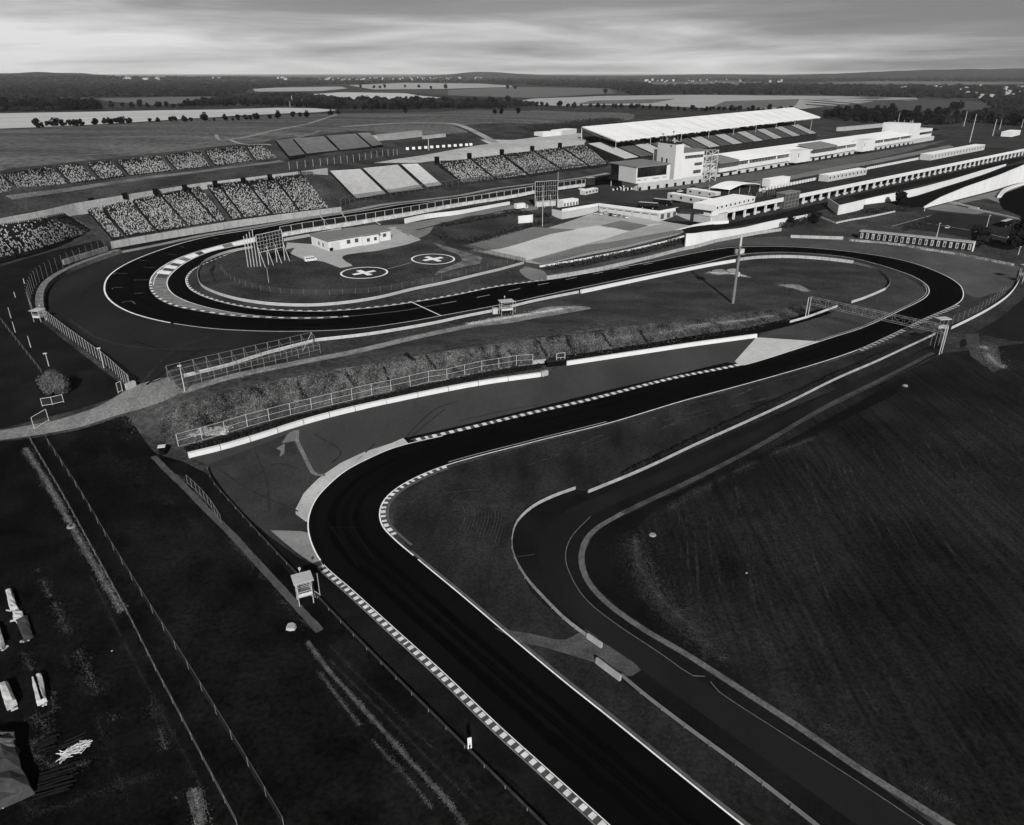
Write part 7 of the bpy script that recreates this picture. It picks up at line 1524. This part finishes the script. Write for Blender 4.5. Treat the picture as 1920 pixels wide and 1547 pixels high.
# villages on the plain
HG = 'white houses of the far villages'; HLb = 'tiny white house in a village on the far plain'
random.seed(5)
def house_proto():
    t = thing('village_house', (0, 0, 0), HLb, 'house', HG); mb = MB(); mb.box((0, 0, 4), (14, 10, 8)); mb.obj('walls', M_pale, t); mb = MB(); mb.v = [(-7.5, -5.5, 8), (7.5, -5.5, 8), (7.5, 5.5, 8), (-7.5, 5.5, 8), (-7.5, 0, 11), (7.5, 0, 11)]; mb.f = [(0, 1, 5, 4), (2, 3, 4, 5), (0, 4, 3), (1, 2, 5), (3, 2, 1, 0)]; mb.m = [0] * 5; mb.obj('roof', M_verge, t); return t
hpro = house_proto(); first = True
for (x0, x1, y0, y1, n_, sc) in ((222, 300, 149, 150.5, 10, 1.5), (400, 412, 147, 148, 3, 1.3), (590, 780, 146, 151, 44, 1.0), (770, 915, 146, 149, 24, 1.0), (1210, 1275, 151, 155, 10, 1.1), (1280, 1480, 150, 157, 26, .9), (1640, 1800, 161, 168, 12, .9), (1800, 1920, 160, 186, 40, .75), (500, 560, 148, 150, 5, 2.0)):
    vl = {222: 'below the left skyline hill', 400: 'right of the left skyline hill', 590: 'left of the middle skyline hill', 770: 'under the middle skyline hill', 1210: 'just above the main grandstand roof', 1280: 'behind the main grandstand', 1640: 'behind the end tower wood', 1800: 'at the far right edge of the plain', 500: 'between the two left villages'}[x0]
    for k in range(n_):
        p = W(random.uniform(x0, x1), random.uniform(y0, y1)); s_ = sc * random.uniform(.6, 1.5); HLb = 'tiny white village house ' + vl; HG = 'village houses ' + vl
        if first: hpro.location = p; hpro.scale = (s_, s_, s_); first = False; hpro['label'] = HLb; hpro['group'] = HG
        else: copy_tree(hpro, p, random.uniform(-.5, .5), (s_, s_, s_ * random.uniform(.8, 1.6)), HLb, HG)
# parking ground on the right
patch('parking_ground', [(1700, 428), (1760, 398), (1850, 405), (1930, 420), (1960, 470), (1870, 458), (1780, 440)], mat('parking_tarmac', 34, c=.2, s=.1), 3, 4)
mark([(1732, 418), (1830, 434), (1900, 450)], .5, mat('dull_line', 130, c=.2), 'parking_line', 5)
mark([(1672, 425), (1715, 413), (1745, 405)], .5, MATS['dull_line'], 'parking_line', 5)
patch('ramp_surface', [(1668, 379), (1720, 368), (1780, 349), (1840, 330), (1885, 313), (1930, 304), (1932, 316), (1860, 340), (1800, 362), (1735, 388), (1700, 390)], mat('ramp_asphalt', 15, c=.15), 3, 4)
patch('access_road', [(1735, 392), (1800, 376), (1870, 358), (1990, 335), (1990, 420), (1900, 390), (1850, 372), (1820, 378), (1790, 385), (1850, 398), (1830, 402), (1760, 395)], mat('right_tarmac', 96, c=.2, s=.06, c2=.1), 2, 4)
wall('low_wall', 'low white barrier wall left of the access road on the right', 'wall', [(1780, 380), (1835, 392)], .9, .6, M_whitew); wall('low_wall', 'low white barrier wall above the coach on the right', 'wall', [(1816, 391), (1870, 403), (1925, 416)], .9, .6, M_whitew)
patch('track_bend', [(1990, 330), (1930, 345), (1885, 362), (1872, 375), (1880, 392), (1920, 408), (1990, 425)], M_track, 4, 4)
wall('tyre_wall', 'white rounded barrier beside the track bend on the right edge', 'barrier', [(1873, 371), (1885, 358), (1920, 346), (1960, 338)], 1.6, 2.2, M_whitew)

# ------------------------------------------------------------------ fine marks on the ground
def speckle(name, px, w, n_, s0, s1, m, jit=1.):
    P = line(px, step=.5); mb = MB(); rr = random.Random(n_ + int(px[0][0]))
    for k in range(n_):
        p = P[int(rr.random() * (len(P) - 1))]; g_ = rr.gauss(0, .45) * w * (1 + .8 * mnoise.noise(Vector((p.x * .3, p.y * .3, 5)))); a = rr.uniform(0, 6.28)
        if mnoise.noise(Vector((p.x * .22, p.y * .22, 9))) < -.75 + .55 * jit: continue
        q = Vector((p.x + math.cos(a) * abs(g_), p.y + math.sin(a) * abs(g_), 0)); q.z = gz(q.x, q.y) + .09; s_ = rr.uniform(s0, s1); t = Vector((0, 0, s_ * .6)); c_ = [q + Vector((math.cos(a + k_ * 2.1), math.sin(a + k_ * 2.1), 0)) * s_ for k_ in range(3)]
        for k_ in range(3): mb.poly([c_[k_], c_[(k_ + 1) % 3], q + t])
    return tag(mb.obj(name, m), kind='stuff')
M_sp = mat('soil_speckle', 62, c=.5, s=.6); M_sp2 = mat('stone_speckle', 96, c=.5, s=.8); M_sp3 = mat('dull_speckle', 36, c=.5, s=.5)
speckle('gravel_stones', [(48, 842), (85, 900), (130, 978), (180, 1065), (230, 1148)], 1.0, 4200, .04, .1, M_sp2, .1)
speckle('gravel_stones', [(364, 1484), (372, 1515), (376, 1550)], 1.3, 1500, .03, .08, M_sp2, .1)
speckle('gravel_soil', [(578, 1205), (620, 1262), (655, 1300), (700, 1350), (745, 1400), (790, 1450), (840, 1505), (880, 1560)], .5, 7000, .04, .11, M_sp, .0)
speckle('gravel_soil', [(600, 1262), (650, 1330), (700, 1390), (760, 1455), (810, 1515)], .5, 2600, .03, .08, M_sp, .5)
speckle('gravel_soil', [(620, 1212), (680, 1275), (760, 1355), (850, 1440), (930, 1525)], 1.0, 2600, .03, .07, M_sp3, .6)
speckle('gravel_soil', [(70, 1070), (110, 1150), (140, 1210), (185, 1300), (225, 1370)], 1.5, 2400, .03, .09, M_sp, 1.3)
speckle('gravel_soil', [(120, 1230), (150, 1280), (180, 1340), (200, 1400), (240, 1500)], 2.0, 2000, .03, .08, M_sp3, 1.)
speckle('gravel_soil', [(285, 1310), (305, 1385), (320, 1440), (330, 1500)], 1.5, 1500, .03, .08, M_sp, 1.2)
speckle('gravel_soil', [(420, 1000), (500, 1090), (560, 1160), (600, 1195)], 1.8, 900, .03, .09, M_sp, 1.2)
speckle('gravel_soil', [(330, 890), (360, 915), (390, 950)], 1.6, 900, .03, .09, M_sp, 1.)
speckle('gravel_soil', [(30, 1500), (80, 1520), (200, 1480), (300, 1450)], 2.2, 1600, .03, .08, M_sp3, .8)
speckle('gravel_soil', [(200, 850), (260, 900), (330, 950), (400, 1020)], 4.5, 1800, .04, .1, M_sp3, 1.)
speckle('gravel_margin', [(1190, 1010), (1193, 1040), (1215, 1090), (1255, 1140), (1300, 1180), (1350, 1230)], 4.2, 8000, .04, .11, mat('margin_speckle', 46, c=.5, s=.5), .9)
speckle('gravel_margin', [(1250, 960), (1340, 905), (1440, 855), (1530, 820)], 2.4, 3600, .04, .12, MATS['margin_speckle'], .9)
speckle('gravel_margin', [(1350, 1230), (1450, 1290), (1560, 1370), (1700, 1460), (1800, 1510)], 2.6, 4000, .03, .09, MATS['margin_speckle'], .9)
speckle('gravel_verge', [(880, 608), (940, 598), (1000, 588), (1070, 577)], 2.2, 5200, .08, .2, mat('bright_gravel_speckle', 120, c=.4, s=.5), .5)
speckle('gravel_verge', [(345, 735), (440, 708), (560, 682), (700, 652), (800, 628)], 1.8, 5200, .07, .18, mat('terrace_speckle', 90, c=.4, s=.5), .5)
speckle('gravel_verge', [(250, 790), (300, 765), (400, 760)], 5, 2200, .08, .2, M_sp, .8)
speckle('gravel_verge', [(1330, 512), (1380, 514), (1400, 520)], 2.4, 900, .1, .25, MATS['bright_gravel_speckle'], .5)
speckle('gravel_verge', [(1465, 535), (1490, 538), (1515, 547)], 2.4, 900, .1, .25, MATS['terrace_speckle'], .5)
speckle('gravel_verge', [(1845, 650), (1860, 675), (1880, 690)], 3.0, 1500, .08, .22, MATS['terrace_speckle'], .8)
M_arc = mat('mown_streak', 44, c=.4, s=.8, c2=.4, s2=3); M_arc2 = mat('field_streak', 31, c=.5, s=.3, c2=.4, s2=2, st=(1, 1, 1)); M_arc3 = mat('field_streak_dark', 17, c=.4, s=.3)
rr = random.Random(77)
for k in range(13):
    d_ = k * 5.2; ribbon('mowing_streak', line([(845 + d_ * 1.3, 935 + d_ * .15), (868 + d_ * 1.25, 950 + d_ * .1), (872 + d_ * 1.2, 972), (862 + d_ * 1.15, 995 + d_ * .4)]), rr.uniform(.12, .3), M_arc, 3, rag=.5)
for k in range(9): d_ = k * 9; ribbon('mowing_streak', line([(770 + d_, 945 - d_ * .1), (790 + d_, 930 - d_ * .1), (830 + d_, 925 - d_ * .1)]), rr.uniform(.12, .3), M_arc, 3, rag=.9)
for k in range(46):
    if k < 4: continue
    x = 1205 + k * 17 + rr.uniform(-6, 6); y0 = 985 - k * 5.2 + rr.uniform(-25, 40); ln = rr.uniform(60, 260); sl = -6 + k * 2.6
    ribbon('mowing_streak', line([(x, y0), (x + sl * .5 * ln / 150, y0 + ln * .5), (x + sl * ln / 150 * 1.2, y0 + ln)]), rr.uniform(.12, .6), M_arc2, 3, rag=.6)
for k in range(16):
    x, y = rr.uniform(830, 1500), 0; y = 905 - (x - 830) * .27 + rr.uniform(-45, 15); ribbon('mowing_streak', line([(x, y), (x + rr.uniform(30, 90), y - rr.uniform(10, 26))]), rr.uniform(.2, .7), M_arc, 3, rag=.9)
# curved tyre marks and sweeps on the run-off areas
M_sw = mat('runoff_sweep', 42, c=.3, s=.5); M_swd = mat('runoff_sweep_dark', 24, c=.3, s=.5)
for k, q in enumerate(([(265, 720), (300, 680), (340, 650), (400, 630)], [(275, 722), (320, 690), (380, 655)], [(285, 718), (330, 700), (420, 668)], [(150, 560), (170, 540), (230, 505)], [(130, 600), (200, 640), (300, 655), (420, 650)], [(250, 640), (330, 660), (430, 655)])): ribbon('tyre_mark', line(q), .7, (M_sw, M_swd)[k % 2], 3, rag=.6)
for k, q in enumerate(([(410, 880), (470, 920), (560, 960)], [(480, 850), (500, 900), (505, 960)], [(470, 900), (520, 870), (560, 880)], [(590, 815), (640, 850), (620, 870)])): ribbon('tyre_mark', line(q), .4, mat('faint_tyre_mark', 38, c=.2), 3.4, rag=.6)
M_seam = mat('asphalt_seam', 17, c=.2); M_rub = mat('rubbered_line', 6, c=.2)
n_ = len(PA)
for f_, w_ in ((.32, 1.6), (.5, 1.1), (.66, 1.3)): ribbon('rubber_line', [PA[i].lerp(PB[i], f_) for i in range(0, n_, 3)], w_, M_rub, 4.5, 1, rag=.25)
for i in (int(n_ * q) for q in (.42, .55, .63, .7, .78, .86, .93)): ribbon('asphalt_seam', [PA[i].lerp(PB[i], t / 8) for t in range(9)], .07, M_seam, 6)
for f_ in (.5,): ribbon('asphalt_seam', [PA[i].lerp(PB[i], f_) for i in range(int(n_ * .62), n_, 3)], .05, M_seam, 6)
guardrail('guardrail', 'pale guardrail on the slope between the white block shed and the stall row', [(1567, 420), (1620, 410), (1678, 398)], 1.0, 4., M_steel, smooth=False)
guardrail('guardrail', 'short slanted guardrail below the lift tower bushes', [(1526, 404), (1567, 420)], 1.0, 4., M_steel, smooth=False)
hedge('dark scrub bushes on the slope below the pale retaining wall', [(1625, 400), (1660, 396), (1700, 396)], 9, 2.2, 40)
hedge('dark overgrown bushes under the lift tower and the white wall end', [(1470, 428), (1500, 420), (1530, 412)], 5, 2.5, 40)
hedge('dark scrub at the parking ground corner behind the stall row', [(1700, 432), (1720, 424), (1745, 412)], 5, 1.6, 20)
hedge('dark vegetation at the foot of the hill behind the two sheds', [(1000, 250), (1050, 244), (1100, 238), (1160, 232)], 16, 6, 60)
for k in range(1, 17):
    f, b_ = RFn.lerp(RFf, k / 17) + Vector((0, 0, .5)), RBn.lerp(RBf, k / 17) + Vector((0, 0, .5)); mb = MB(); mb.bar(f, b_, .09, 4); mb.obj('roof_seam', mat('roof_seam_grey', 168, c=.1, s=.2), ms)
# dark hollows and gullies of the bank
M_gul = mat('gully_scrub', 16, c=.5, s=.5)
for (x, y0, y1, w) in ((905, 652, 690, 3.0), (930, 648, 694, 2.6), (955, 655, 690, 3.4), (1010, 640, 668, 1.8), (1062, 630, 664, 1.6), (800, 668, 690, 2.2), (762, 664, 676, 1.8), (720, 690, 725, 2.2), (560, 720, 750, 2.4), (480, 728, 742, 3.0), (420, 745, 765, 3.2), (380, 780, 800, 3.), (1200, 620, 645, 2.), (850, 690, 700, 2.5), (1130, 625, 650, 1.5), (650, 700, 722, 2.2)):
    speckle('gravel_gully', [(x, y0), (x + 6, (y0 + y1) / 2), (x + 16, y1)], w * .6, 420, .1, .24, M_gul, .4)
speckle('gravel_bank', [(380, 800), (470, 760), (600, 725), (760, 690), (900, 665), (1050, 645), (1200, 630), (1380, 605)], 3.4, 9000, .05, .15, mat('bank_pale_speckle', 92, c=.5, s=.4), 1.1)
speckle('gravel_bank', [(1290, 612), (1340, 606), (1400, 600), (1450, 592)], 2.0, 3000, .05, .16, MATS['bank_pale_speckle'], .5)
# clutter on the paddock deck and in front of the tower
rr = random.Random(31)
cl_ = ((1172, 352, 3, 'dark stacked tyre trolleys left of the white wing'), (1180, 356, 2.4, 'dark equipment cases in front of the white wing corner'), (1160, 356, 2.2, 'low dark cases on the paddock by the glass lounge'), (1402, 372, 3, 'dark scaffolding bundle under the right side of the arched tent'), (1425, 369, 3, 'dark scaffolding bundle right of the arched tent'), (1446, 365, 3, 'dark scaffolding bundle left of the lift tower'), (1325, 378, 2.5, 'dark generator box right of the long trailer'))
for k, (x, y, w, lab) in enumerate(cl_):
    p = at(x, y, zd if x > 1240 else 1.5); t = thing('equipment_stack', p, lab, 'equipment'); n_ = 9
    for j in range(n_):
        mb = MB(); a = Vector((p.x + (j - n_ / 2) * .9, p.y + (j - n_ / 2) * .7 + rr.uniform(-.6, .6), p.z))
        if x > 1380: mb.bar(a, a + Vector((rr.uniform(-.3, .3), 0, rr.uniform(2.4, 4.6))), .14, 4); mb.obj('upright', M_steeld if j % 2 else M_dwall, t)
        else: mb.box((a.x, a.y, a.z + .7), (1.0, .9, rr.uniform(1., 2.)), rr.uniform(0, 1)); mb.obj('case', M_black if j % 3 else M_steel, t)
for k, (lab, x, y, z, m_) in enumerate((('silver car parked left of the white site office', 1045, 398, None, M_lightg), ('white car by the timing hut behind the pit fence', 1090, 356, None, M_white), ('dark car on the paddock below the tower garages', 1300, 352, 1.6, M_dwall), ('white car on the paddock behind the first black coach', 1275, 360, 1.6, M_white), ('small light car beside the arched tent', 1432, 361, zd, M_lightg), ('pale car on the parking ground left of the coach', 1776, 428, None, M_lightg), ('white car at the right end of the parking ground line', 1895, 446, None, M_white), ('dark car at the left end of the parking ground line', 1752, 423, None, M_dwall))):
    car(lab, W(x, y) if z is None else at(x, y, z), rr.uniform(.2, 1.2), m_, k % 2 == 0)
speckle('gravel_debris', [(60, 1345), (90, 1370), (60, 1400), (110, 1440), (170, 1430)], 1.6, 1100, .03, .08, M_sp, .9)
speckle('gravel_debris', [(45, 1225), (60, 1260), (100, 1330), (70, 1350)], 1.2, 700, .03, .09, M_sp, .9)
speckle('gravel_soil', [(170, 1080), (230, 1200), (300, 1330), (380, 1480)], .8, 3000, .03, .07, M_sp3, .5)
speckle('gravel_soil', [(620, 1240), (700, 1320), (800, 1420), (900, 1520)], .5, 3000, .03, .07, M_sp3, .3)
speckle('gravel_soil', [(860, 1170), (930, 1190), (990, 1205), (1060, 1215)], 1.2, 1500, .03, .07, M_sp3, .5)
# stair aisles and gate boxes along the top of the lower bank
for k, x in enumerate((170, 232, 290, 345, 402, 455, 505)):
    p = at(x, ty(x), tz(x) + 1.2); t = thing('vomitory_box', p, '%s small dark gate box from the left on top of the lower speckled bank' % ORD[k], 'gate box'); mb = MB(); mb.box((p.x, p.y + 1.2, p.z + .6), (2.2, 1.8, 2.6), .7); mb.obj('body', M_black, t); mb = MB(); mb.box((p.x, p.y + 1.2, p.z + 2.0), (2.5, 2.1, .15), .7); mb.obj('lid', M_dwall, t)
for k, x in enumerate((819, 880, 941, 998, 1050)):
    p = at(x, ipl(x, (819, 1100), (303, 270)), zt_(x) + 1.); t = thing('vomitory_box', p, '%s dark gate box from the left above the dark seats by the main stand' % ORD[k], 'gate box'); mb = MB(); mb.box((p.x, p.y + 1, p.z + 1), (2.6, 2.2, 4), .7); mb.obj('body', M_black, t); mb = MB(); mb.box((p.x, p.y + 1, p.z + 3.1), (2.9, 2.5, .2), .7); mb.obj('lid', M_dwall, t)

# ------------------------------------------------------------------ the air
hz_ = MB(); hz_.box((0, 29000, 70), (70000, 62000, 164)); hzo = hz_.obj('haze', bpy.data.materials.new('haze_air')); tag(hzo, kind='stuff')
hm = hzo.data.materials[0]; hm.use_nodes = True; hn = hm.node_tree.nodes; hl = hm.node_tree.links
for k in list(hn): hn.remove(k)
ho = hn.new('ShaderNodeOutputMaterial'); hv = hn.new('ShaderNodeVolumePrincipled'); hv.inputs['Color'].default_value = (.8, .8, .8, 1); hv.inputs['Density'].default_value = 1.5e-5; hl.new(hv.outputs[0], ho.inputs['Volume'])
